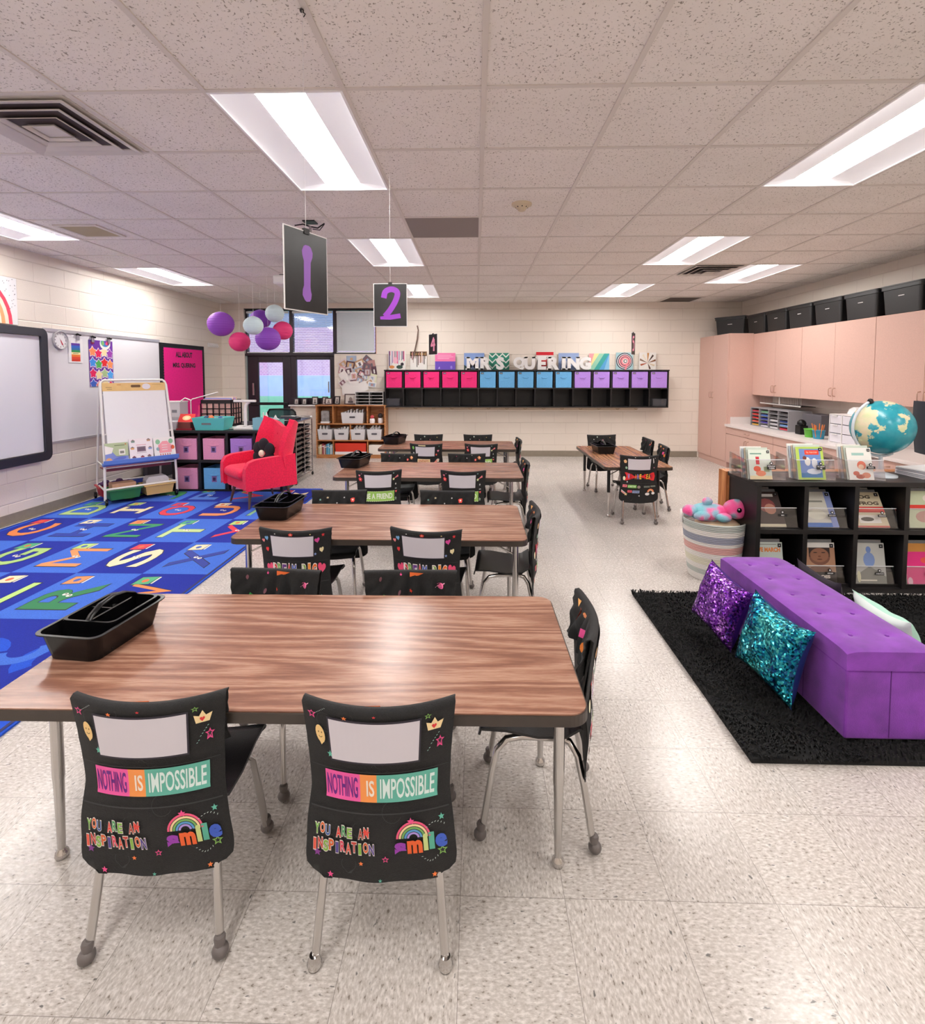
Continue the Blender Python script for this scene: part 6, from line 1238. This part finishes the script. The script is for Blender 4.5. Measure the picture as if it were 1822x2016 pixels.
# ================================================================ black bookshelf with clear bins
BX0, BX1, BY0, BY1, BZ = 1.915, 3.6, 3.5, 3.88, .765; NCOL = 5
r = thing('black_bookshelf', 'black open bookshelf holding clear bins of picture books, right side', 'bookshelf', (0, 0, 0))
open_unit(r, BX0, BX1, BY0, BY1, .0, BZ, NCOL, 2, .03, BLKW, [.42])
MB().box(BX0+.02, BX1-.02, BY0+.03, BY0+.04, 0, .05, BLKW).build('plinth', r)
r = thing('wooden_bookcase', 'plain wooden bookcase back to back behind the black bookshelf', 'bookcase', (0, 0, 0)); PINE = m_wood('orange_pine', '#b06a38', '#c8824c', '#d89a64', .4, 2)
MB().box(BX0-.02, BX0+.0, BY1+.01, BY1+.13, 0, .76, PINE).build('side_panel', r); MB().box(BX1-.02, BX1, BY1+.01, BY1+.13, 0, .76, PINE).build('side_panel', r); MB().box(BX0, BX1-.02, BY1+.01, BY1+.13, .742, .76, PINE).build('top_panel', r); MB().box(BX0, BX1-.02, BY1+.01, BY1+.02, .0, .742, PINE).build('back_panel', r)
pitchb = (BX1-BX0)/NCOL
def tagpart(par, txt, x, z, y, T, lines=1):
    f = MB(); w = .058; hh = .013*lines+.004; f.box(x-w/2, x+w/2, y-.002, y, z-hh/2, z+hh/2, BLK, T).lathe([(.011, 0), (.011, .002)], BLK, 12, T @ Matrix.Translation((x, y, z+hh/2+.012)) @ Matrix.Rotation(pi/2, 4, 'X'))
    a = Art()
    for i, t in enumerate(txt): a.text(t, x, z+(lines/2-.5-i)*.013, .008, '#e8e6e8', 1, .02, min(.05, .0065*len(t)))
    a.ell(x, z+hh/2+.012, .006, .006, '#dcdade', 1, 8); a.emit(f, lambda px_, py_, h: tuple(T @ Vector((px_, y-.0021-h, py_)))); f.build('category_tag', par)
def binT(x, y, z): return Matrix.Translation((x, y, z))
def clear_bin(x, y, z, w, label, txt, lines=1, h_=.15):
    r = thing('clear_book_bin', label, 'book bin', (x, y, z), 0, 'clear acrylic book bins'); t = .0035; f = MB(); hw = w/2
    f.box(-hw, hw, -.13, .13, 0, t, ACRYL)
    for s_ in (-1, 1): f.prism([(-.135, t), (-.105, h_*.98), (.13, h_*1.15), (.13, t)], s_*hw-(t if s_ > 0 else 0), s_*hw+(0 if s_ > 0 else t), ACRYL, ax='x')
    T = Matrix.Translation((0, -.134, t)) @ Matrix.Rotation(radians(-11), 4, 'X'); f.box(-hw+t, hw-t, 0, t, 0, h_, ACRYL, T).box(-hw+t, hw-t, .13-t, .13, t, h_*1.15, ACRYL); f.build('acrylic_body', r)
    MB().box(-hw, hw, -.001, .005, h_-.004, h_+.001, pm('acrylic_edge', '#d9dadf', .15), T).build('rim', r)
    tagpart(r, txt, .035, h_*.62, -.001, T, lines); return r
COV = {
 'bear': (lambda a, w, h: (a.rect(-w/2, 0, w/2, h, '#dfe9dc', 1), a.rect(-w*.42, h*.84, w*.1, h*.88, '#6f9c8c', 2), a.rect(-w*.18, h*.5, -w*.02, h*.76, '#c8283c', 2), a.ell(-w*.15, h*.35, .025, .02, '#ee5a34', 3, 12), a.ell(.0, h*.2, .035, .02, '#f0906c', 3, 12), a.rect(-w/2, 0, w/2, h*.12, '#f2e2b4', 2), a.rect(w*.15, h*.25, w*.4, h*.42, '#a9b88a', 2))),
 'snow': (lambda a, w, h: (a.rect(-w/2, 0, w/2, h, '#b9d65c', 1), a.rect(-w*.38, h*.06, w*.4, h*.94, '#6f8ecc', 2), a.rect(-w*.18, h*.76, w*.34, h*.9, '#ea3c24', 3), a.text('TELL YOUR STORY', w*.08, h*.83, h*.05, '#f8c8b8', 4, .02, w*.42), a.ell(-w*.1, h*.55, .02, .03, '#f2efe8', 3, 12), a.ell(w*.15, h*.5, .02, .035, '#eef0f4', 3, 12), a.ell(-w*.2, h*.66, .014, .014, '#7a3c34', 4, 10), a.rect(-w*.38, h*.06, w*.4, h*.2, '#2f78b4', 3), a.ell(w*.1, h*.25, .05, .02, '#dfe6f2', 4, 10))),
 'kids': (lambda a, w, h: (a.rect(-w/2, 0, w/2, h, '#ecebe6', 1), a.rect(-w*.3, h*.76, w*.2, h*.84, '#9cc4bc', 2), a.ell(w*.05, h*.45, .03, .03, '#e2603c', 3, 14), a.ell(w*.03, h*.4, .02, .018, '#f0c8a8', 4, 10), a.ell(-w*.2, h*.2, .022, .016, '#c8543c', 3, 10), a.ell(w*.2, h*.14, .03, .02, '#e08a6c', 3, 10), a.ell(-w*.05, h*.1, .03, .016, '#b84c34', 3, 10))),
 'march': (lambda a, w, h: (a.rect(-w/2, 0, w/2, h, '#c9d3cc', 1), a.text('WE MARCH', 0, h*.82, h*.11, '#e8883c', 2, .05, w*.84), a.rect(-w*.3, h*.94, w*.3, h*.955, '#8a8a80', 2), a.ell(-w*.12, h*.45, .018, .022, '#3a2a2a', 3, 12), a.ell(w*.25, h*.35, .03, .025, '#6c5c6c', 3, 12), a.rect(-w*.25, h*.1, w*.0, h*.38, '#8cb0a8', 2))),
 'heroes': (lambda a, w, h: (a.rect(-w/2, 0, w/2, h, '#b08468', 1), a.rect(-w/2, h*.88, w/2, h, '#e6e2de', 2), a.ell(0, h*.66, w*.34, h*.2, '#7a5040', 2, 18), a.rect(-w*.34, h*.66, w*.34, h*.88, '#2c1c1c', 2), a.ell(0, h*.70, w*.3, h*.17, '#94644c', 3, 18), a.ell(-w*.13, h*.76, w*.07, h*.012, '#2c1a1a', 4, 8), a.ell(w*.13, h*.76, w*.07, h*.012, '#2c1a1a', 4, 8), a.ell(0, h*.67, w*.05, h*.02, '#744632', 4, 8), a.ell(0, h*.6, w*.09, h*.014, '#5c2f28', 4, 8), a.poly([(-w*.48, h*.2), (-w*.3, h*.42), (0, h*.46), (w*.3, h*.42), (w*.48, h*.2)], '#7c4f3c', 5, True), a.rect(-w/2, 0, w/2, h*.3, '#1c1416', 6), a.text('HEROES', 0, h*.19, h*.08, '#e8dcd0', 7, .06, w*.6), a.rect(-w*.35, h*.03, w*.35, h*.05, '#a83c3c', 7))),
 'blue': (lambda a, w, h: (a.rect(-w/2, 0, w/2, h, '#bfc0bc', 1), a.ell(0, h*.6, w*.18, h*.18, '#7c94c8', 3, 14), a.ell(0, h*.84, w*.08, h*.08, '#6c86c0', 3, 12), a.poly([(-w*.5, h*.2), (0, h*.45), (w*.5, h*.2), (w*.5, 0), (-w*.5, 0)], '#8a8c84', 2, True), a.rect(-w*.4, h*.1, w*.2, h*.13, '#e8e6d8', 4), a.ell(-w*.35, h*.2, w*.06, h*.14, '#e6e2c0', 4, 10))),
 'pink': (lambda a, w, h: (a.rect(-w/2, 0, w/2, h, '#e82c86', 1), a.rect(-w/2, h*.8, w/2, h, '#c8883c', 2), a.ell(w*.1, h*.6, .03, .02, '#f0584c', 3, 12), a.ell(-w*.4, h*.1, w*.08, h*.1, '#f4c8d8', 3, 10))),
 'dino': (lambda a, w, h: (a.rect(-w/2, 0, w/2, h, '#d9d6cc', 1), a.rect(-w/2, 0, w/2, h*.12, '#3c70c0', 2), a.ell(-w*.1, h*.35, w*.3, h*.14, '#ecead8', 3, 14), a.rect(-w*.4, h*.7, w*.2, h*.75, '#8c8c84', 2), a.rect(w*.3, 0, w*.5, h, '#8c9cd4', 3))),
 'frog': (lambda a, w, h: (a.rect(-w/2, 0, w/2, h, '#dccfb0', 1), a.text('FROG', -w*.1, h*.86, h*.1, '#4c4234', 2, .05, w*.6), a.text('FROG', w*.1, h*.68, h*.1, '#5c4c3c', 2, .05, w*.6), a.rect(-w/2, h*.42, w/2, h*.58, '#e0241c', 2), a.rect(-w*.35, h*.12, w*.3, h*.34, '#f0ece4', 2), a.ell(-w*.1, h*.23, w*.2, h*.06, '#4c4640', 3, 12), a.rect(-w/2, 0, w/2, h*.05, '#c8665c', 3))),
 'bio': (lambda a, w, h: (a.rect(-w/2, 0, w/2, h, '#3c2a28', 1), a.ell(0, h*.6, w*.3, h*.2, '#8c3c3c', 2, 12), a.ell(w*.1, h*.5, w*.2, h*.15, '#c88a74', 3, 12), a.rect(-w*.4, h*.85, w*.3, h*.93, '#e8e4e0', 2), a.rect(-w/2, 0, w/2, h*.08, '#d8d0b4', 3))),
 'green': (lambda a, w, h: (a.rect(-w/2, 0, w/2, h, '#cfd8b8', 1), a.rect(-w*.5, h*.5, w*.1, h*.62, '#e0382c', 2), a.ell(0, h*.3, w*.3, h*.16, '#c89c90', 2, 12), a.ell(w*.1, h*.8, w*.14, h*.1, '#efe9e0', 3, 12))),
}
CN = {'bear': 'pale green book with orange animals', 'snow': 'lime-edged blue book with a red title', 'kids': 'white book with a red-haired drawing', 'march': 'pale book titled WE MARCH', 'heroes': 'brown portrait book titled HEROES', 'blue': 'grey book with blue figure', 'pink': 'hot pink book', 'dino': 'pale book with blue borders', 'frog': 'FROG book with a red band', 'bio': 'dark brown-red book with cream edge', 'green': 'pale green red-striped book'}
def book(x, y, z, w, h_, t, tilt, shift, art, col, label, grp, bw=None):
    T = Matrix.Rotation(radians(-tilt), 4, 'X') @ Matrix.Rotation(radians(shift), 4, 'Y')
    f = MB().box(-w/2, w/2, 0, t, 0, h_, ink(col, .35), T).box(-w/2+.001, w/2-.003, .001, t-.001, .001, h_-.0005, PAPER, T)
    if art:
        a = Art(); COV[art](a, w, h_); a.rect(w*.34, h_*.88, w*.46, h_*.97, '#161416', 20).ell(w*.4, h_*.925, .004, .004, '#dcdade', 21, 6); a.emit(f, lambda px_, py_, h: tuple(T @ Vector((px_, -h, py_))), .00012)
    return tag(f.build('picture_book', loc=(x, y, z)), label, 'book', grp)
def fill(x, y, z, arts, n, w, h_, where, tilt=14, sh=0, spine=('#e4e0d4', '#c9d4c8', '#d8c8b0', '#b8c4d0', '#efece6', '#cfa88a')):
    book(x+arts[1], y-.12, z+.005, w, h_, .006, tilt, sh, arts[0], '#e4e2da', '%s, front of the %s' % (CN[arts[0]], where), 'books in the clear bins')
    for k in range(1, n):
        book(x+arts[1]-.006*k, y-.12+.017*k, z+.005, w*(1-.02*(k % 3)), h_*(1.0+.03*((k*2) % 3)), .007, tilt-k*.6, sh, None, spine[k % len(spine)], '%s book %s in the %s' % (dict(zip(('#e4e0d4', '#c9d4c8', '#d8c8b0', '#b8c4d0', '#efece6', '#cfa88a', '#8a8c90', '#a8b4d0'), ('cream', 'pale green', 'tan', 'pale blue', 'off-white', 'light brown', 'grey', 'blue-grey')))[spine[k % len(spine)]], ['', 'just behind the front one', 'second behind the front one', 'third behind the front one', 'farthest back'][k], where), 'picture books behind the front ones in the clear bins')
top = [(2.0, 'bear', -.01, .15, .205, 'left clear bin atop the bookshelf', ['FRIENDSHIP', 'THEMES'], 2), (2.335, 'snow', .0, .185, .225, 'middle clear bin atop the bookshelf', ['ALL ABOUT', 'ME'], 2), (2.67, 'kids', .0, .165, .22, 'right clear bin atop the bookshelf', ['SCHOOL'], 1)]
for x, ar, dx, w, h_, wh, tx, ln in top:
    clear_bin(x, BY0+.17, BZ+.001, .26, wh, tx, ln, .14); fill(x, BY0+.17, BZ+.001, (ar, dx-.02), 5, w, h_, wh)
grid_ = [[('bio', 'BIO', .16), ('dino', 'HISTORY', .17), ('frog', 'FRIENDS', .18), ('green', 'FAMILY', .18)], [('march', 'HISTORY', .16), ('heroes', 'HEROES', .17), ('blue', 'INVENTIONS', .175), ('pink', 'FUN', .175)]]
cl = ['first', 'second', 'third', 'fourth']
for ri in range(2):
    for ci in range(4):
        ar, tx, w = grid_[ri][ci]; x = BX0+pitchb*(ci+.5); z = (.436 if ri == 0 else .031)+.001; wh = '%s-row clear bookshelf bin, %s from left' % ('upper' if ri == 0 else 'lower', cl[ci])
        clear_bin(x, BY0+.165, z, .27, wh, [tx], 1, .135); fill(x, BY0+.165, z, (ar, [-.035, -.02, -.02, .0][ci]), 4 if ri else 5, w*1.25, [.25, .285][ri], wh, 30 if ri == 0 and ci < 3 else 10, 0, ('#e4e0d4', '#8a8c90', '#d8c8b0', '#a8b4d0', '#efece6', '#cfa88a'))
# globe
r = thing('globe', 'large blue world globe on a clear meridian stand above the bookshelf', 'globe', (2.90, 3.72, BZ+.001)); GR = .19
gm = NT('globe_map', .25); o = gm.tc.outputs['Object']
nz = gm.n('TexNoise', {'Vector': o, 'Scale': 5.2, 'Detail': 6, 'Roughness': .55}).outputs[0]; n2 = gm.n('TexNoise', {'Vector': o, 'Scale': 16, 'Detail': 4}).outputs[0]
xs_ = gm.n('SeparateXYZ', {0: o}); lat = gm.math('ADD', gm.math('ADD', nz, gm.math('MULTIPLY', xs_.outputs[2], .55)), gm.math('MULTIPLY', xs_.outputs[0], -.75))
land = gm.ramp(gm.math('SUBTRACT', lat, .155), [(.46, (0, 0, 0)), (.475, (1, 1, 1))]); sea = gm.ramp(n2, [(.3, '#1f8fa4'), (.7, '#3aa9b8')]); ldc = gm.ramp(n2, [(.35, '#cfd8a8'), (.6, '#e6d9b8')])
gm.l(gm.mix(land, sea, ldc), gm.b.inputs['Base Color'])
sp = MB().ball((0, 0, 0), GR, gm.m, 48).build('sphere', r, loc=(0, 0, .35)); sp.rotation_euler = (radians(10), radians(23), radians(40))
MB().tube([((GR+.015)*cos(t), 0, .35+(GR+.015)*sin(t)) for t in [pi*(.5+.13)+pi*k/24 for k in range(25)]], .010, pm('pale_blue_meridian', '#cfd9e2', .3), 8).build('meridian', r)
MB().lathe([(.10, 0), (.1, .012), (.03, .03), (.012, .06), (.012, .15)], pm('pale_blue_meridian', '#cfd9e2'), 28).build('base', r); MB().lathe([(.018, 0), (.018, .02), (.008, .03)], BLK, 12, Matrix.Translation((-.085, 0, .35+.175)) @ Matrix.Rotation(radians(-23), 4, 'Y')).build('pole_cap', r)
f = MB(); 
for k in range(5): f.box(-.15, .15, -.12, .12, .012*k, .012*k+.009, ink(['#dcdade', '#c9c8cf', '#e8e6ea', '#b8b4bc', '#efeef0'][k]), Matrix.Rotation(.05*(k-2), 4, 'Z'))
loose(f, 'magazine_stack', 'flat stack of pale papers on the bookshelf top at the right edge', 'papers', (3.25, 3.72, BZ+.001), .1)
# ================================================================ rope basket and plush
r = thing('rope_basket', 'tall white coiled-rope basket with grey and pink stripes', 'basket', (1.765, 3.79, 0)); n = 34; prof = []
f = MB(); R0 = .16; H_ = .43
cr = {'w': pm('white_cotton_rope', '#e4dfda', .85), 'g': pm('grey_blue_rope', '#9a9cab', .85), 'p': pm('pink_rope', '#d9a8a2', .85), 'y': pm('cream_rope', '#dbd6c2', .85), 's': pm('sage_rope', '#b8bdb8', .85)}
for k in range(n):
    z = .008+k*H_/n; rr = R0+.055*(k/n)**.8; c_ = 's' if k >= 30 else ('g' if 23 <= k <= 26 else ('p' if 17 <= k <= 20 else ('y' if 10 <= k <= 13 else ('s' if 4 <= k <= 6 else 'w'))))
    f.tube([(rr*cos(2*pi*j/36), rr*sin(2*pi*j/36), z) for j in range(36)], .0078, cr[c_], 6, True)
f.build('body', r); MB().lathe([(R0, .002), (R0, .01)], cr['w'], 36).build('bottom', r)
for t in (radians(-20), radians(160)): c_, s_ = cos(t), sin(t); MB().tube([((.222)*c_-q*s_, (.222)*s_+q*c_, H_+zz) for q, zz in ((-.05, -.04), (-.045, .01), (-.02, .035), (.02, .035), (.045, .01), (.05, -.04))], .011, cr['w'], 8).build('handle', r)
PLM = NT('tie_dye_plush', .9); nn = PLM.n('TexNoise', {'Vector': PLM.tc.outputs['Object'], 'Scale': 9, 'Detail': 1.5}).outputs[0]
PLM.l(PLM.ramp(nn, [(.36, '#7fc0cc'), (.46, '#a9b8d0'), (.53, '#ee7fb0'), (.62, '#f25a9c')]), PLM.b.inputs['Base Color']); PLM.bump(PLM.n('TexNoise', {'Vector': PLM.tc.outputs['Object'], 'Scale': 150}).outputs[0], .5, .01)
r = thing('plush_toy', 'pink and aqua tie-dye plush turtle lying in the rope basket', 'plush toy', (1.755, 3.77, H_+.05))
MB().ball((-.04, 0, .0), .11, PLM.m, 20, (1.35, .95, .62)).ball((-.19, -.03, .02), .055, PLM.m, 14, (1, 1, .8)).ball((-.13, -.1, .0), .05, PLM.m, 12, (1.3, .8, .7)).ball((.02, -.11, -.01), .05, PLM.m, 12, (1.2, .8, .7)).ball((-.06, -.02, .085), .032, PLM.m, 12, (1.3, .8, 1)).build('body', r, sub=1)
h_ = MB().ball((.14, -.04, .035), .085, PLM.m, 20, (1.1, .95, .85)).build('head', r, sub=1)
MB().ball((.125, -.115, .045), .015, BLKG, 12, (1.2, .5, 1.2)).ball((.120, -.121, .052), .005, WHITE, 8).build('eye', h_)
f = MB().ball((.02, -.02, 0), .1, pm('cream_plush_fur', '#e6cfae', .9), 14, (1.6, 1.3, .35)); tag(f.build('plush_pile', loc=(1.76, 3.79, H_-.03)), 'cream plush lying beneath the tie-dye plush in the basket', 'plush toy')
# ================================================================ shag rug, bench, pillows
sx0, sx1, sy0, sy1 = 1.055, 3.3, 1.915, 3.44
r = thing('shag_rug', 'black shaggy rug under the purple bench', 'rug', (0, 0, 0)); MB().box(sx0+.01, sx1-.01, sy0+.01, sy1-.01, .001, .018, SHAG).build('backing', r)
rn = random.Random(3); vs = []; fs = []
for i in range(26000):
    x, y = rn.uniform(sx0, sx1), rn.uniform(sy0, sy1); 
    if 1.5 < x < 1.78 and 2.1 < y < 3.0: continue
    a_ = 2.2*sin(x*5+y*3)+1.7*cos(y*6-x*2)+rn.uniform(-.7, .7); l = rn.uniform(.012, .03); dx, dy = cos(a_)*l, sin(a_)*l; px_, py_ = -sin(a_)*.0032, cos(a_)*.0032; b = len(vs)
    if x+dx > sx1 or x+dx < sx0-.01: dx = -dx
    vs += [(x-px_, y-py_, .015), (x+px_, y+py_, .015), (x+dx*.5+px_, y+dy*.5+py_, .034), (x+dx*.5-px_, y+dy*.5-py_, .034), (x+dx*1.1, y+dy*1.1, .030)]; fs += [(b, b+1, b+2, b+3), (b+3, b+2, b+4)]
o = MB().add(vs, fs, SHAG).build('pile', r); o['kind'] = 'stuff'
BXa, BXb, BYa, BYb = 1.475, 1.835, 2.015, 3.07
r = thing('storage_bench', 'long purple velvet storage bench with a buttoned lid', 'bench', ((BXa+BXb)/2, (BYa+BYb)/2, .034)); hw, hl = (BXb-BXa)/2, (BYb-BYa)/2
MB().box(-hw+.006, hw-.006, -hl+.006, hl-.006, 0, .285, PURV).build('body', r, bevel=.008)
f = MB(); 
def lidf(u, v):
    x, y = (2*u-1)*hw, (2*v-1)*hl; z = .372-.012*max(abs(2*u-1), 0)**8-.008*abs(2*v-1)**20
    for bx in (-.075, .075):
        for k in range(5): d = (x-bx)**2+(y-(-hl+.13+k*.198))**2; z -= .009*math.exp(-d/.0006)
    return (x, y, z)
nu, nv = 36, 100; P = [[lidf(i/nu, j/nv) for j in range(nv+1)] for i in range(nu+1)]
f.add([p for row in P for p in row], [(i*(nv+1)+j, (i+1)*(nv+1)+j, (i+1)*(nv+1)+j+1, i*(nv+1)+j+1) for i in range(nu) for j in range(nv)], PURV, True)
rim = [P[i][0] for i in range(nu+1)]+[P[nu][j] for j in range(1, nv+1)]+[P[i][nv] for i in range(nu-1, -1, -1)]+[P[0][j] for j in range(nv-1, 0, -1)]; low = [(x*1.0, y, .287) for x, y, z in rim]; n = len(rim)
f.add(rim+low, [(i, n+i, n+(i+1) % n, (i+1) % n) for i in range(n)], PURV, False).add([(-hw, -hl, .287), (hw, -hl, .287), (hw, hl, .287), (-hw, hl, .287)], [(0, 3, 2, 1)], PURV); f.build('lid', r)
for bx in (-.075, .075):
    for k in range(5): MB().ball((bx, -hl+.13+k*.198, .366), .009, PURV, 10, (1, 1, .5)).build('button', r)
for y in (-.26, 0, .26): MB().box(-hw+.0045, -hw+.0065, y-.0015, y+.0015, .01, .283, pm('purple_seam', '#5c2078', .8)).build('seam', r)
MB().box(-.0015, .0015, -hl+.0045, -hl+.0065, .01, .283, pm('purple_seam', '#5c2078')).build('seam', r)
def pillow(name, label, mat, backmat, C, ux, uy, s, th, seed):
    """square cushion: centre C, in-plane axes ux,uy"""
    ux, uy = Vector(ux).normalized(), Vector(uy); uy = (uy-ux*uy.dot(ux)).normalized(); nn = ux.cross(uy); n = 26; q = random.Random(seed); ph = [q.uniform(0, 6) for _ in range(4)]
    def pt(i, j, side):
        a_, b_ = 2*i/n-1, 2*j/n-1; pin = 1-.13*(1-abs(a_)**2)*abs(b_)**3 if False else 1
        x = a_*(1-.10*(1-a_*a_)*0-.18*(1-b_*b_)*abs(a_)**2*1.0); y = b_*(1-.18*(1-a_*a_)*abs(b_)**2)
        h = th*max(0, (1-a_**4)*(1-b_**4))**.55*(1-.0)+(.006*sin(9*a_+ph[0]+5*b_)+.008*sin(6*b_+ph[1]-8*a_))*(1-a_*a_)*(1-b_*b_)
        return C+ux*x*s/2+uy*y*s/2+nn*h*side
    r = thing(name, label, 'pillow', (0, 0, 0), 0, 'pillows on the black rug')
    for side, m_ in ((1, mat), (-1, backmat)):
        vs = [tuple(pt(i, j, side)) for i in range(n+1) for j in range(n+1)]; fs = [(i*(n+1)+j, (i+1)*(n+1)+j, (i+1)*(n+1)+j+1, i*(n+1)+j+1)[::side] for i in range(n) for j in range(n)]
        MB().add(vs, fs, m_, True).build('sequin_front' if side > 0 else 'back_cloth', r)
    return r
SQP = m_sequin('purple_sequins', '#3c1470', '#7a2cb0', '#c890e8'); SQT = m_sequin('teal_sequins', '#0c2c78', '#1490a4', '#6cd8d0')
pillow('sequin_pillow', 'purple sequin pillow leaning on the far part of the bench', SQP, pm('dark_purple_satin', '#3a1a74', .4), Vector((1.335, 2.76, .25)), (.05, -.26, -.045), (.10, -.06, .35), .345, .07, 4)
pillow('sequin_pillow', 'teal and blue sequin pillow leaning on the near part of the bench', SQT, pm('navy_satin', '#14306c', .4), Vector((1.365, 2.33, .25)), (.055, -.32, -.03), (.09, -.09, .35), .365, .07, 9)
pillow('cloth_pillow', 'white and mint pillow just showing behind the bench at right', pm('mint_white_cloth', '#e2efe9', .8), pm('mint_cloth', '#a9d4c4', .8), Vector((2.0, 2.45, .225)), (0, -1, 0), (-.35, 0, .9), .36, .055, 2)
pillow('cloth_pillow', 'dark charcoal pillow behind the far right corner of the bench', pm('charcoal_cloth', '#2b2430', .8), pm('charcoal_cloth', '#2b2430'), Vector((1.93, 2.83, .235)), (0, -1, 0), (-.2, 0, .95), .37, .035, 6)
tag(MB().ball((0, 0, -.008), .008, BLK, 8).tube([(0, 0, -.01), (.012, 0, -.02), (.006, 0, -.03)], .002, BLK, 5).build('ceiling_hook', loc=(-.60, 1.82, CH-.006)), 'tiny black hook on the ceiling bar at the top of the photo', 'hook')
# ================================================================ world and output
w = bpy.data.worlds.new('daylight'); SC.world = w; w.use_nodes = True; bg = w.node_tree.nodes['Background']
st = w.node_tree.nodes.new('ShaderNodeTexSky'); st.sky_type = 'HOSEK_WILKIE'; st.sun_direction = Vector((-.4, -.6, .7)).normalized(); st.turbidity = 4
w.node_tree.links.new(st.outputs[0], bg.inputs[0]); bg.inputs[1].default_value = 1.7
sl = bpy.data.lights.new('sunlight', 'SUN'); so = bpy.data.objects.new('sunlight', sl); COL.objects.link(so); sl.energy = 2.4; sl.angle = .05; so.rotation_euler = (radians(50), 0, radians(-25))
SC.view_settings.view_transform = 'Standard'; SC.view_settings.look = 'None'; SC.view_settings.gamma = 1; SC.view_settings.use_curve_mapping = False
SC.view_settings.exposure = 1.02
SC.cycles.max_bounces = 8; SC.cycles.diffuse_bounces = 4; SC.cycles.transparent_max_bounces = 16; SC.cycles.sample_clamp_indirect = 6
for p in list(CV.values())+[CHAIR_R, CHAIR_C]:
    if not p['label']: print('UNUSED', p.name)
